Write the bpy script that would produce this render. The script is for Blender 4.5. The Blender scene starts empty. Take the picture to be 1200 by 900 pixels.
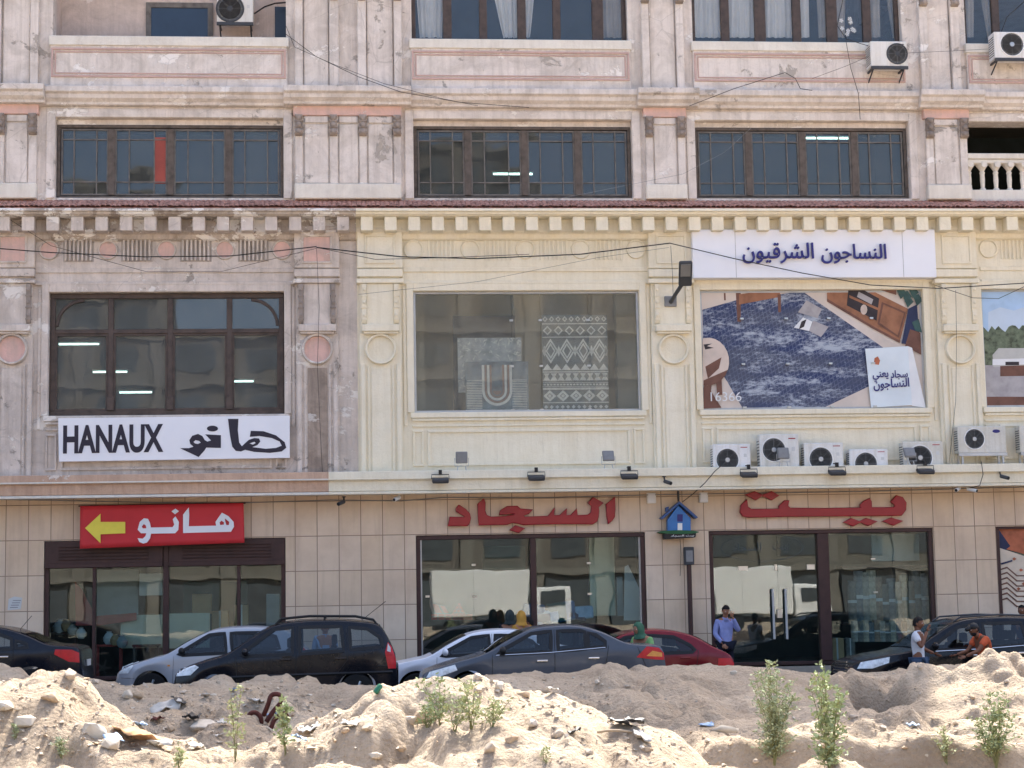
import bpy, bmesh, math, random
import numpy as np
from mathutils import Vector, Matrix, noise as mnoise
from mathutils.geometry import tessellate_polygon
random.seed(7)
R = math.radians
SC = bpy.context.scene
COL = SC.collection
# ------------------------------------------------------------------ camera
CAM_F, CAM_D, CAM_H = 2150.0, 41.0, 1.95          # focal length in pixels of a 1200 px wide frame
PITCH, YAW, ROLL = R(6.7745), R(5.1798), R(-1.0760)
fwd = Vector((math.sin(YAW)*math.cos(PITCH), math.cos(YAW)*math.cos(PITCH), math.sin(PITCH)))
rg = Vector((math.cos(YAW), -math.sin(YAW), 0)); up = rg.cross(fwd)
cr, sr = math.cos(ROLL), math.sin(ROLL)
RT, UP = rg*cr + up*sr, rg*-sr + up*cr
cd = bpy.data.cameras.new('camera'); cam = bpy.data.objects.new('camera', cd); COL.objects.link(cam)
cd.sensor_width = 36.0; cd.lens = CAM_F/1200*36.0; cd.clip_start = .1; cd.clip_end = 2000
mw = Matrix((RT, UP, -fwd)).transposed().to_4x4(); mw.translation = (0, -CAM_D, CAM_H)
cam.matrix_world = mw
SC.camera = cam
# ------------------------------------------------------------------ sky, sun, exposure
SUN_EL, SUN_DX = R(50), .36                        # the sun stands behind the building, a little to the right
w = bpy.data.worlds.new('World'); SC.world = w; w.use_nodes = True
nt = w.node_tree; bg = nt.nodes['Background']
sky = nt.nodes.new('ShaderNodeTexSky'); sky.sky_type = 'NISHITA'; sky.sun_disc = False
sky.sun_elevation = SUN_EL; sky.sun_rotation = math.atan2(SUN_DX, 1.0)
sky.air_density = .8; sky.dust_density = 5; sky.ozone_density = 1.0
nt.links.new(sky.outputs[0], bg.inputs[0]); bg.inputs[1].default_value = .15
sl = bpy.data.lights.new('sun', 'SUN'); so = bpy.data.objects.new('sun', sl); COL.objects.link(so)
sl.energy = 3.2; sl.angle = R(.5); sl.color = (1, .95, .86)
hl = math.hypot(SUN_DX, 1)
sdir = Vector((-SUN_DX/hl*math.cos(SUN_EL), -1/hl*math.cos(SUN_EL), -math.sin(SUN_EL)))
so.rotation_euler = sdir.to_track_quat('-Z', 'Y').to_euler(); so.location = (5, 10, 40)
SC.view_settings.view_transform = 'Standard'; SC.view_settings.look = 'None'
SC.view_settings.exposure = 1.85; SC.view_settings.gamma = 1
SC.render.engine = 'CYCLES'
SC.cycles.use_denoising = True
SC.cycles.max_bounces = 7; SC.cycles.transparent_max_bounces = 12
SC.cycles.diffuse_bounces = 4; SC.cycles.glossy_bounces = 3
SC.cycles.sample_clamp_indirect = 6

# ------------------------------------------------------------------ measuring
def F(u, v, Y=0.0):
    """a photo pixel -> (X, Z) on the vertical plane at depth Y"""
    d = fwd*CAM_F + RT*(u-600) + UP*(450-v)
    t = (Y+CAM_D)/d.y
    return d.x*t, CAM_H + d.z*t
def FX(u, v, Y=0.0): return F(u, v, Y)[0]
def FZ(u, v, Y=0.0): return F(u, v, Y)[1]
def px(p):
    d = Vector(p)-Vector((0, -CAM_D, CAM_H)); z = d.dot(fwd)
    return 600+CAM_F*d.dot(RT)/z, 450-CAM_F*d.dot(UP)/z
def zs(x):                                         # the street falls gently to the right
    return -.018*max(-14, min(18, x))

# ------------------------------------------------------------------ materials
def lin(c):
    return tuple(((v/255)/12.92 if v/255 <= .04045 else ((v/255+.055)/1.055)**2.4) for v in c)+(1,)
class NT:
    def __init__(s, name):
        s.m = bpy.data.materials.new(name); s.m.use_nodes = True; s.t = s.m.node_tree
        s.b = s.t.nodes['Principled BSDF']; s.o = s.t.nodes['Material Output']
        s._c = None
    def n(s, t, **k):
        x = s.t.nodes.new('ShaderNode'+t)
        for a, b in k.items(): setattr(x, a, b)
        return x
    def l(s, a, b): s.t.links.new(a, b)
    def co(s, scale=(1, 1, 1), loc=(0, 0, 0)):
        if s._c is None: s._c = s.n('TexCoord')
        mp = s.n('Mapping'); mp.inputs['Scale'].default_value = scale; mp.inputs['Location'].default_value = loc
        s.l(s._c.outputs['Object'], mp.inputs[0]); return mp.outputs[0]
    def noise(s, vec, scale, detail=4, rough=.55, dist=0):
        x = s.n('TexNoise'); x.inputs['Scale'].default_value = scale; x.inputs['Detail'].default_value = detail
        x.inputs['Roughness'].default_value = rough; x.inputs['Distortion'].default_value = dist
        s.l(vec, x.inputs['Vector']); return x.outputs['Fac']
    def ramp(s, f, pts):
        r = s.n('ValToRGB'); e = r.color_ramp.elements
        while len(e) < len(pts): e.new(.5)
        for q, (p, c) in zip(e, pts):
            q.position = p; q.color = c if len(c) == 4 else tuple(c)+(1,)
        s.l(f, r.inputs[0]); return r.outputs[0]
    def mix(s, f, a, b, mode='MIX'):
        x = s.n('Mix', data_type='RGBA', blend_type=mode)
        for sock, v in ((x.inputs[0], f), (x.inputs[6], a), (x.inputs[7], b)):
            if isinstance(v, (int, float)): sock.default_value = v
            elif isinstance(v, tuple): sock.default_value = v
            else: s.l(v, sock)
        return x.outputs[2]
    def math(s, op, a, b=None):
        x = s.n('Math', operation=op)
        for i, v in enumerate((a, b)):
            if v is None: continue
            if isinstance(v, (int, float)): x.inputs[i].default_value = v
            else: s.l(v, x.inputs[i])
        return x.outputs[0]
    def bump(s, h, strength=.3, dist=.02):
        x = s.n('Bump'); x.inputs['Strength'].default_value = strength; x.inputs['Distance'].default_value = dist
        s.l(h, x.inputs['Height']); s.l(x.outputs[0], s.b.inputs['Normal']); return x
    def base(s, c, rough=.6, metal=0, spec=.5):
        if isinstance(c, tuple): s.b.inputs['Base Color'].default_value = c
        else: s.l(c, s.b.inputs['Base Color'])
        s.b.inputs['Roughness'].default_value = rough; s.b.inputs['Metallic'].default_value = metal
        s.b.inputs['Specular IOR Level'].default_value = spec
        return s
G0, G1 = (0, 0, 0), (1, 1, 1)
def simple(name, rgb, rough=.6, metal=0, spec=.5, var=.12, vs=3.0, coat=0):
    k = NT(name); v = k.co()
    f = k.noise(v, vs, 5, .6)
    c = lin(rgb); d = tuple(x*(1-var*1.6) for x in c[:3])+(1,); e = tuple(min(1, x*(1+var)) for x in c[:3])+(1,)
    k.base(k.ramp(f, [(.3, d), (.5, c), (.72, e)]), rough, metal, spec)
    if coat:
        k.b.inputs['Coat Weight'].default_value = coat; k.b.inputs['Coat Roughness'].default_value = .04
    return k.m
def plaster(name, base, stain, peel, peel_amt=.62, dirt=.5, seed=0, streak=.5, tint=None, cement=None, cem_amt=.66, crack=.0):
    """old painted render: cloudy tone, grime, run marks, flaked patches down to white undercoat or grey cement, hair cracks"""
    k = NT(name); L = (seed*7.3, seed*3.1, seed*5.7)
    v = k.co((1, 1, 1), L)
    c = k.mix(k.ramp(k.noise(v, .55, 6, .62), [(.35, G0), (.68, G1)]), lin(base), lin(tint or base))
    c = k.mix(k.math('MULTIPLY', k.ramp(k.noise(v, 1.5, 9, .7, .8), [(.42, G0), (.66, G1)]), dirt), c, lin(stain))
    sv = k.co((3.6, 3.6, .2), L)
    c = k.mix(k.math('MULTIPLY', k.ramp(k.noise(sv, 2.2, 7, .68), [(.47, G0), (.7, G1)]), streak), c, lin(stain))
    dark = tuple(x*.55 for x in lin(stain)[:3])+(1,)
    c = k.mix(k.math('MULTIPLY', k.ramp(k.noise(k.co((6, 6, .35), L), 1.6, 6, .7), [(.6, G0), (.72, G1)]), streak*.55), c, dark)
    pe = k.ramp(k.noise(k.co((1, 1, 1.5), L), 1.0, 12, .72, .3), [(peel_amt, G0), (peel_amt+.01, G1)])
    c = k.mix(k.math('MULTIPLY', pe, .9), c, lin(peel))
    ce = k.ramp(k.noise(k.co((1.1, 1.1, 1.3), (seed*3.3+9, seed*2.2, 4)), 1.1, 11, .74, .4), [(cem_amt, G0), (cem_amt+.01, G1)])
    if cement: c = k.mix(k.math('MULTIPLY', ce, .85), c, lin(cement))
    if crack:
        vo = k.n('TexVoronoi', feature='DISTANCE_TO_EDGE'); vo.inputs['Scale'].default_value = .8
        dv = k.n('Mix', data_type='VECTOR'); dv.inputs[0].default_value = .12; nn = k.n('TexNoise'); nn.inputs['Scale'].default_value = 2.5; nn.inputs['Detail'].default_value = 6
        k.l(v, nn.inputs['Vector']); k.l(v, dv.inputs[4]); k.l(nn.outputs['Color'], dv.inputs[5]); k.l(dv.outputs[1], vo.inputs['Vector'])
        cm = k.math('MULTIPLY', k.math('LESS_THAN', vo.outputs['Distance'], .006), k.ramp(k.noise(v, .9, 3, .5), [(.48, G0), (.56, G1)]))
        c = k.mix(k.math('MULTIPLY', cm, crack), c, dark)
    fine = k.noise(v, 24, 6, .75)
    c = k.mix(k.ramp(fine, [(.56, G0), (.78, (.5, .5, .5))]), c, lin(stain))
    k.base(c, .92, 0, .25)
    h = k.math('ADD', k.math('MULTIPLY', k.noise(v, 6, 9, .72), .9), k.math('MULTIPLY', pe, -.3))
    if cement: h = k.math('ADD', h, k.math('MULTIPLY', ce, -.35))
    k.bump(h, .7, .035)
    return k.m
def glass(name, tint=(.55, .6, .62), refl=.16, rough=.0, wob=.6, dust=.0, dcol=(150, 152, 148)):
    """a pane: see-through, mirror reflection, and a film of dust"""
    k = NT(name); k.t.nodes.remove(k.b)
    tr = k.n('BsdfTransparent'); tr.inputs[0].default_value = tint+(1,)
    gl = k.n('BsdfGlossy'); gl.inputs['Roughness'].default_value = rough; gl.inputs[0].default_value = (1, 1, 1, 1)
    if wob:
        bp = k.n('Bump'); bp.inputs['Strength'].default_value = .05*wob; bp.inputs['Distance'].default_value = .05
        k.l(k.noise(k.co(), .9, 2, .4), bp.inputs['Height']); k.l(bp.outputs[0], gl.inputs['Normal'])
    lw = k.n('LayerWeight'); lw.inputs[0].default_value = .35
    f = k.math('ADD', k.math('MULTIPLY', lw.outputs['Fresnel'], .6), refl)
    mx = k.n('MixShader'); k.l(f, mx.inputs[0]); k.l(tr.outputs[0], mx.inputs[1]); k.l(gl.outputs[0], mx.inputs[2])
    out = mx.outputs[0]
    if dust:
        df = k.n('BsdfDiffuse'); df.inputs[0].default_value = lin(dcol)
        dn = k.math('MULTIPLY', k.ramp(k.noise(k.co((1, 1, .6)), 1.3, 7, .65, .5), [(.3, (.45, .45, .45)), (.7, G1)]), dust)
        m2 = k.n('MixShader'); k.l(dn, m2.inputs[0]); k.l(out, m2.inputs[1]); k.l(df.outputs[0], m2.inputs[2]); out = m2.outputs[0]
    k.l(out, k.o.inputs['Surface']); return k.m
def emit(name, rgb, s):
    k = NT(name); k.b.inputs['Base Color'].default_value = lin(rgb)
    k.b.inputs['Emission Color'].default_value = lin(rgb); k.b.inputs['Emission Strength'].default_value = s
    return k.m
M = {}
M['grey'] = plaster('weathered_plaster', (219, 211, 203), (152, 142, 133), (236, 231, 225), .60, .46, 1, .38, (224, 214, 206), (164, 156, 147), .61, .2)
M['grey_low'] = plaster('weathered_plaster_low', (214, 203, 193), (150, 139, 129), (230, 224, 216), .60, .48, 4, .42, (214, 202, 192), (152, 143, 134), .61, .2)
M['cream'] = plaster('cream_paint', (232, 223, 200), (208, 197, 170), (238, 233, 218), .79, .3, 2, .38, (234, 227, 207), (204, 194, 172), .82, .0)
M['pink'] = plaster('pink_plaster', (220, 182, 171), (176, 158, 146), (224, 214, 206), .60, .5, 3, .35, None, (178, 166, 156), .64)
M['loggia'] = plaster('loggia_plaster', (208, 192, 182), (168, 154, 144), (220, 210, 202), .64, .6, 15, .4)
M['flute_ground'] = plaster('flute_ground', (182, 172, 162), (130, 120, 112), (206, 198, 190), .66, .5, 16, .4)
M['cornice_left'] = plaster('spattered_cornice', (196, 184, 172), (132, 120, 110), (236, 232, 226), .53, .6, 17, .5, None, (150, 136, 124), .6)
M['pink_line'] = plaster('pink_line', (196, 168, 160), (160, 142, 134), (214, 204, 198), .68, .4, 8, .3)
M['rust_stone'] = plaster('canopy_stone', (204, 172, 148), (164, 134, 114), (224, 212, 200), .63, .55, 5, .5, None, (170, 150, 134), .66)
M['white_trim'] = plaster('white_trim', (224, 219, 208), (186, 178, 166), (236, 232, 226), .8, .4, 6, .3)
M['bracket'] = plaster('bracket_plaster', (160, 149, 141), (104, 96, 90), (200, 192, 186), .68, .6, 9, .3)
def cladding():
    k = NT('stone_cladding')
    sep = k.n('SeparateXYZ'); k.l(k.co(), sep.inputs[0])
    cb = k.n('CombineXYZ'); k.l(sep.outputs[0], cb.inputs[0]); k.l(sep.outputs[2], cb.inputs[1])
    mp = k.n('Mapping'); mp.inputs['Location'].default_value = (.2, CLAD_OFF, 0); k.l(cb.outputs[0], mp.inputs[0])
    br = k.n('TexBrick', offset=0.0, squash=1.0); k.l(mp.outputs[0], br.inputs['Vector'])
    br.inputs['Scale'].default_value = 1; br.inputs['Brick Width'].default_value = CLAD_W; br.inputs['Row Height'].default_value = CLAD_H
    br.inputs['Mortar Size'].default_value = .009; br.inputs['Mortar Smooth'].default_value = .1
    br.inputs['Color1'].default_value = lin((216, 192, 164)); br.inputs['Color2'].default_value = lin((222, 201, 178)); br.inputs['Mortar'].default_value = lin((138, 112, 94))
    v = k.co()
    c = k.mix(k.math('MULTIPLY', k.ramp(k.noise(v, 1.1, 7, .65), [(.4, G0), (.7, G1)]), .55), br.outputs['Color'], lin((188, 162, 138)))
    c = k.mix(k.math('MULTIPLY', k.ramp(k.noise(k.co((3, 3, .3)), 1.6, 6, .6), [(.5, G0), (.75, G1)]), .35), c, lin((164, 138, 118)))
    k.base(c, .5, 0, .4); k.bump(k.math('ADD', k.math('MULTIPLY', br.outputs['Fac'], -1.0), k.math('MULTIPLY', k.noise(v, 18, 4, .6), .12)), .5, .012)
    return k.m
CLAD_H = .77; CLAD_W = .483
CLAD_OFF = .37
M['dark_wood'] = simple('dark_brown_frame', (74, 62, 56), .55, 0, .4, .3, 6)
M['window_frame'] = simple('old_window_frame', (92, 84, 78), .75, 0, .3, .3, 7)
M['muntin'] = simple('thin_window_bar', (106, 102, 98), .7, 0, .3, .25, 7)
M['maroon'] = simple('maroon_metal', (62, 38, 36), .5, .2, .5, .2, 4)
M['steel'] = simple('steel', (190, 190, 188), .3, .9, .5, .08)
M['alu'] = simple('aluminium', (176, 178, 180), .45, .7, .5, .1)
M['white'] = simple('white_paint', (226, 226, 224), .45, 0, .5, .06, 2)
M['signwhite'] = simple('sign_white', (228, 229, 234), .4, 0, .5, .03, .8)
M['offwhite'] = simple('off_white_board', (200, 200, 198), .7, 0, .4, .06, 2)
M['black'] = simple('black_plastic', (28, 28, 30), .5, 0, .4, .2)
M['darkgrey'] = simple('dark_grey', (62, 64, 68), .55, 0, .4, .2)
M['midgrey'] = simple('mid_grey', (128, 128, 128), .6, 0, .4, .15)
M['cable'] = simple('cable_black', (44, 42, 42), .7, 0, .3, .2)
M['tile'] = simple('roof_tile', (186, 138, 120), .85, 0, .2, .5, 9)
M['room'] = simple('room_wall', (120, 116, 108), .9, 0, .1, .15, 1)
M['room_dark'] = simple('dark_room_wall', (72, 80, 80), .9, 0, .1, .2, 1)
M['room_beige'] = simple('beige_room_wall', (190, 180, 160), .9, 0, .1, .1, 1)
M['glass_top'] = glass('curtained_glass', (.9, .92, .93), .01, .01, .8, .04)
M['glass_up'] = glass('upper_window_glass', (.66, .7, .7), .015, .02, 1.6, .13, (150, 158, 158))
M['glass_b'] = glass('mezzanine_glass', (.6, .62, .62), .03, .01, 1.4, .2, (160, 168, 170))
M['glass_show'] = glass('display_glass', (.93, .95, .94), .015, 0, .7, .15, (186, 188, 180))
M['glass_shop'] = glass('shop_glass', (.84, .94, .95), .03, 0, .7, .015)
M['tube'] = emit('fluorescent_tube', (200, 240, 230), 2.6)
M['red_letter'] = simple('red_letter_plastic', (152, 18, 34), .3, 0, .4, .1, 2, .15)
M['sign_red'] = simple('banner_red', (196, 52, 58), .6, 0, .3, .06, 1.2)
M['yellow'] = simple('banner_yellow', (232, 214, 84), .6, 0, .3, .04)
M['ink'] = simple('sign_ink', (48, 44, 56), .6, 0, .3, .08)
M['navy_ink'] = simple('navy_letter', (38, 36, 112), .4, 0, .4, .06)
M['blue'] = simple('house_blue', (40, 110, 176), .4, 0, .5, .1)
M['green'] = simple('base_green', (40, 92, 56), .6, 0, .4, .1)

# ------------------------------------------------------------------ mesh building
class MB:
    def __init__(s): s.v = []; s.f = []; s.mi = []; s.cur = 0
    def add(s, vs, fs):
        o = len(s.v); s.v += [tuple(p) for p in vs]
        for q in fs: s.f.append(tuple(i+o for i in q)); s.mi.append(s.cur)
        return s
    def mat(s, i): s.cur = i; return s
    def box(s, x0, x1, y0, y1, z0, z1):
        x0, x1 = min(x0, x1), max(x0, x1); y0, y1 = min(y0, y1), max(y0, y1); z0, z1 = min(z0, z1), max(z0, z1)
        return s.add([(x0, y0, z0), (x1, y0, z0), (x1, y1, z0), (x0, y1, z0), (x0, y0, z1), (x1, y0, z1), (x1, y1, z1), (x0, y1, z1)],
                     [(0, 3, 2, 1), (4, 5, 6, 7), (0, 1, 5, 4), (1, 2, 6, 5), (2, 3, 7, 6), (3, 0, 4, 7)])
    def quad(s, a, b, c, d): return s.add([a, b, c, d], [(0, 1, 2, 3)])
    def prism(s, poly, y0, y1):                    # polygon in XZ, thickness in Y
        n = len(poly); tri = tessellate_polygon([[Vector((x, z, 0)) for x, z in poly]])
        vs = [(x, y0, z) for x, z in poly]+[(x, y1, z) for x, z in poly]
        fs = [tuple(t) for t in tri]+[tuple(i+n for i in t)[::-1] for t in tri]
        fs += [(i, (i+1) % n, (i+1) % n+n, i+n) for i in range(n)]
        return s.add(vs, fs)
    def extrude_x(s, prof, x0, x1):                # profile in YZ swept along X
        n = len(prof)
        vs = [(x0, y, z) for y, z in prof]+[(x1, y, z) for y, z in prof]
        tri = tessellate_polygon([[Vector((y, z, 0)) for y, z in prof]])
        fs = [(i, (i+1) % n, (i+1) % n+n, i+n) for i in range(n)]+[tuple(t) for t in tri]+[tuple(i+n for i in t)[::-1] for t in tri]
        return s.add(vs, fs)
    def tube(s, pts, r, n=6, r2=None):
        pts = [Vector(p) for p in pts]; m = len(pts); vs = []; fs = []
        for i, p in enumerate(pts):
            d = (pts[min(i+1, m-1)]-pts[max(i-1, 0)]).normalized()
            a = d.cross(Vector((0, 0, 1))); a = a.normalized() if a.length > .05 else Vector((1, 0, 0)); b = d.cross(a)
            rr = r if r2 is None else r+(r2-r)*i/max(1, m-1)
            vs += [p+(a*math.cos(2*math.pi*k/n)+b*math.sin(2*math.pi*k/n))*rr for k in range(n)]
        for i in range(m-1):
            fs += [(i*n+k, i*n+(k+1) % n, (i+1)*n+(k+1) % n, (i+1)*n+k) for k in range(n)]
        fs += [tuple(range(n))[::-1], tuple(range((m-1)*n, m*n))]
        return s.add(vs, fs)
    def lathe(s, prof, c, axis='z', n=24):         # profile (r, h)
        vs = []; fs = []; m = len(prof)
        for r, h in prof:
            for k in range(n):
                a = 2*math.pi*k/n; p = (r*math.cos(a), r*math.sin(a), h)
                p = p if axis == 'z' else (p[0], p[2], p[1]) if axis == 'y' else (p[2], p[0], p[1])
                vs.append((p[0]+c[0], p[1]+c[1], p[2]+c[2]))
        for i in range(m-1):
            fs += [(i*n+k, i*n+(k+1) % n, (i+1)*n+(k+1) % n, (i+1)*n+k) for k in range(n)]
        if prof[0][0] > 1e-5: fs.append(tuple(range(n))[::-1])
        if prof[-1][0] > 1e-5: fs.append(tuple(range((m-1)*n, m*n)))
        return s.add(vs, fs)
    def ball(s, c, r, n=12, sc=(1, 1, 1)):
        prof = [(max(1e-6, math.sin(math.pi*i/n)), -math.cos(math.pi*i/n)) for i in range(n+1)]
        o = len(s.v); s.lathe(prof, (0, 0, 0), 'z', n+4)
        for i in range(o, len(s.v)):
            p = s.v[i]; s.v[i] = (c[0]+p[0]*r*sc[0], c[1]+p[1]*r*sc[1], c[2]+p[2]*r*sc[2])
        return s
    def rot(s, o, c, rx=0, ry=0, rz=0):            # rotate vertices added since index o
        m = Matrix.Rotation(rz, 4, 'Z') @ Matrix.Rotation(ry, 4, 'Y') @ Matrix.Rotation(rx, 4, 'X'); c = Vector(c)
        for i in range(o, len(s.v)): s.v[i] = tuple(m @ (Vector(s.v[i])-c)+c)
        return s
    def build(s, name, mats, parent=None, smooth=False, bevel=0, off=None, seg=1):
        me = bpy.data.meshes.new(name)
        off = Vector(off) if off is not None else Vector((0, 0, 0))
        me.from_pydata([tuple(Vector(p)-off) for p in s.v] if off.length else s.v, [], s.f)
        for m in (mats if isinstance(mats, (list, tuple)) else [mats]): me.materials.append(m)
        me.polygons.foreach_set('material_index', s.mi)
        bm = bmesh.new(); bm.from_mesh(me); bmesh.ops.recalc_face_normals(bm, faces=bm.faces); bm.to_mesh(me); bm.free()
        if smooth:
            me.polygons.foreach_set('use_smooth', [True]*len(me.polygons))
            if smooth != 'all': me.set_sharp_from_angle(angle=R(38))
        o = bpy.data.objects.new(name, me); COL.objects.link(o)
        if parent is not None: o.parent = parent
        if bevel:
            b = o.modifiers.new('bevel', 'BEVEL'); b.width = bevel; b.segments = seg; b.limit_method = 'ANGLE'; b.angle_limit = R(40)
        return o
def tag(o, label=None, cat=None, group=None, kind=None):
    if label: o['label'] = label
    if cat: o['category'] = cat
    if group: o['group'] = group
    if kind: o['kind'] = kind
    return o
def thing(name, label, cat, loc=(0, 0, 0), group=None, rz=0):
    o = bpy.data.objects.new(name, None); COL.objects.link(o); o.location = loc; o.rotation_euler = (0, 0, rz)
    o.empty_display_size = .2
    return tag(o, label, cat, group)
def kids(o): return [c for c in bpy.data.objects if c.parent == o]
def copy_tree(o, parent=None, children=None):
    if children is None:
        children = {}
        for c in bpy.data.objects:
            if c.parent: children.setdefault(c.parent.name, []).append(c)
    c = o.copy(); COL.objects.link(c); c.parent = parent
    for ch in children.get(o.name, []): copy_tree(ch, c, children)
    return c
def curve_mesh(polys, extrude, bevel=0.0, res=1):
    """flat closed outlines (x, z), holes by nesting -> mesh data standing in XZ facing -Y"""
    cu = bpy.data.curves.new('tmp', 'CURVE'); cu.dimensions = '2D'; cu.fill_mode = 'BOTH'; cu.extrude = extrude; cu.bevel_depth = bevel; cu.bevel_resolution = res
    for p in polys:
        sp = cu.splines.new('POLY'); sp.points.add(len(p)-1); sp.use_cyclic_u = True
        for q, (x, z) in zip(sp.points, p): q.co = (x, z, 0, 1)
    return _cm(cu)
def _cm(cu):
    o = bpy.data.objects.new('tmp', cu); COL.objects.link(o); bpy.context.view_layer.update()
    me = bpy.data.meshes.new_from_object(o.evaluated_get(bpy.context.evaluated_depsgraph_get()))
    bpy.data.objects.remove(o); bpy.data.curves.remove(cu)
    me.transform(Matrix.Rotation(R(90), 4, 'X'))
    return me
def text_mesh(s, extrude=.004, offset=0.0, spacing=1.0):
    cu = bpy.data.curves.new('tmp', 'FONT'); cu.body = s; cu.size = 1; cu.extrude = extrude; cu.offset = offset; cu.space_character = spacing
    return _cm(cu)
def fit_text(me, x0, x1, z0, z1, y, shear=0.0, ey=1.0):
    """scale text data to the box; y is the plane it stands on"""
    v = np.array([p.co[:] for p in me.vertices]); a, b = v.min(0), v.max(0)
    sx, sz = (x1-x0)/(b[0]-a[0]), (z1-z0)/(b[2]-a[2])
    for p in me.vertices:
        x, yy, z = p.co
        xx = x0+(x-a[0])*sx
        p.co = (xx, y+yy*ey, z0+(z-a[2])*sz+shear*(xx-x0))
    return me
def mobj(name, me, mat, parent=None, smooth=False):
    me.materials.clear(); me.materials.append(mat)
    if smooth:
        me.polygons.foreach_set('use_smooth', [True]*len(me.polygons)); me.set_sharp_from_angle(angle=R(35))
    o = bpy.data.objects.new(name, me); COL.objects.link(o)
    if parent is not None: o.parent = parent
    return o
def circ(cx, cz, rx, rz=None, n=28, a0=0): return [(cx+rx*math.cos(a0+2*math.pi*i/n), cz+(rz or rx)*math.sin(a0+2*math.pi*i/n)) for i in range(n)]
def spline(pts, k=4):
    """closed Catmull-Rom through pts"""
    n = len(pts); out = []
    for i in range(n):
        p0, p1, p2, p3 = (Vector(pts[(i+j-1) % n]) for j in range(4))
        for q in range(k):
            t = q/k
            out.append(tuple(.5*((2*p1)+(p2-p0)*t+(2*p0-5*p1+4*p2-p3)*t*t+(3*p1-p0-3*p2+p3)*t**3)))
    return out
# ================================================================== the building
ZL = dict(dsill=14.82, ledge1=13.73, ledge0=13.30, ctop=12.96, cbot=11.10, tile=11.06, lip=10.90, dtop=10.70, dbot=10.38,
          btop=8.97, bbot=6.21, can1=4.84, can0=4.36, stop=3.46)
ZL.update(lip=FZ(600, 244, -.66), dtop=FZ(600, 253.5, -.52), dbot=FZ(600, 270.5, -.52), ledge1=FZ(600, 103, -.36), ledge0=FZ(600, 123, -.2), dsill=FZ(600, 46, -.16))
ZTOP, ZTOP_R, XCUT = 26.2, 16.7, 13.75
XL, XR = -26.0, 34.0
CUT = FX(419, 420)                                  # the line where grey plaster meets cream paint
XD = FX(408, 250)
BLD = thing('shop_building', 'old ornate plaster building, weathered grey and painted cream, with carpet shops below', 'building')
A = [(-6.62, -1.38), (1.50, 6.66), (8.11, 13.31), (14.78, 20.0)]
B = [(-6.57, -1.39), (1.51, 6.66), (8.08, 13.30), (14.70, 19.8)]
C = [(-6.47, -1.39), (1.56, 6.60), (8.08, 13.15), (14.50, 19.6)]
D = [(-6.56, -1.32), (1.55, 6.57), (8.10, 13.10), (14.64, 19.6)]
def wall(name, mat, x0, x1, z0, z1, holes, y=0.0, deep=.38, back=.5):
    """one wall with real openings: front face, reveals and a back face"""
    xs = sorted({x0, x1, *[h for a, b, c, d in holes for h in (a, b) if x0 < h < x1]})
    zz = sorted({z0, z1, *[h for a, b, c, d in holes for h in (c, d) if z0 < h < z1]})
    m = MB()
    inh = lambda x, z: any(a < x < b and c < z < d for a, b, c, d in holes)
    for i in range(len(xs)-1):
        for j in range(len(zz)-1):
            if inh((xs[i]+xs[i+1])/2, (zz[j]+zz[j+1])/2): continue
            m.quad((xs[i], y, zz[j]), (xs[i+1], y, zz[j]), (xs[i+1], y, zz[j+1]), (xs[i], y, zz[j+1]))
            m.quad((xs[i], y+back, zz[j]), (xs[i+1], y+back, zz[j]), (xs[i+1], y+back, zz[j+1]), (xs[i], y+back, zz[j+1]))
    for a, b, c, d in holes:
        a, b, c, d = max(a, x0), min(b, x1), max(c, z0), min(d, z1)
        if a >= b or c >= d: continue
        m.quad((a, y, c), (b, y, c), (b, y+back, c), (a, y+back, c)); m.quad((a, y, d), (b, y, d), (b, y+back, d), (a, y+back, d))
        m.quad((a, y, c), (a, y, d), (a, y+back, d), (a, y+back, c)); m.quad((b, y, c), (b, y, d), (b, y+back, d), (b, y+back, c))
    m.quad((x0, y, z0), (x0, y+back, z0), (x0, y+back, z1), (x0, y, z1)); m.quad((x1, y, z0), (x1, y+back, z0), (x1, y+back, z1), (x1, y, z1))
    m.quad((x0, y, z1), (x1, y, z1), (x1, y+back, z1), (x0, y+back, z1)); m.quad((x0, y, z0), (x1, y, z0), (x1, y+back, z0), (x0, y+back, z0))
    return m.build(name, mat, BLD)
M['clad'] = cladding()
GZ = .42                                            # shop floors
hA = [(a, b, GZ, ZL['stop']) for a, b in A]
hB = [(a, b, ZL['bbot'], ZL['btop']) for a, b in B]
hC = [(a, b, ZL['cbot']+.02, ZL['ctop']) for a, b in C]
hD = [(a, b, ZL['dsill'], ZL['dsill']+2.7) for a, b in D]
wall('stone_clad_wall', M['clad'], XL, XR, -1.2, 4.60, hA)
wall('grey_wall', M['grey_low'], XL, CUT, 4.60, 11.06, hB)
wall('cream_wall', M['cream'], CUT, XR, 4.60, 11.06, hB)
wall('upper_wall', M['grey'], XL, XCUT, 11.06, ZTOP, hC+hD+[(a, b, 19.6, 22.2) for a, b in D[:3]])
wall('upper_wall', M['grey'], XCUT, XR, 11.06, ZTOP_R, hC+hD)
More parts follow.
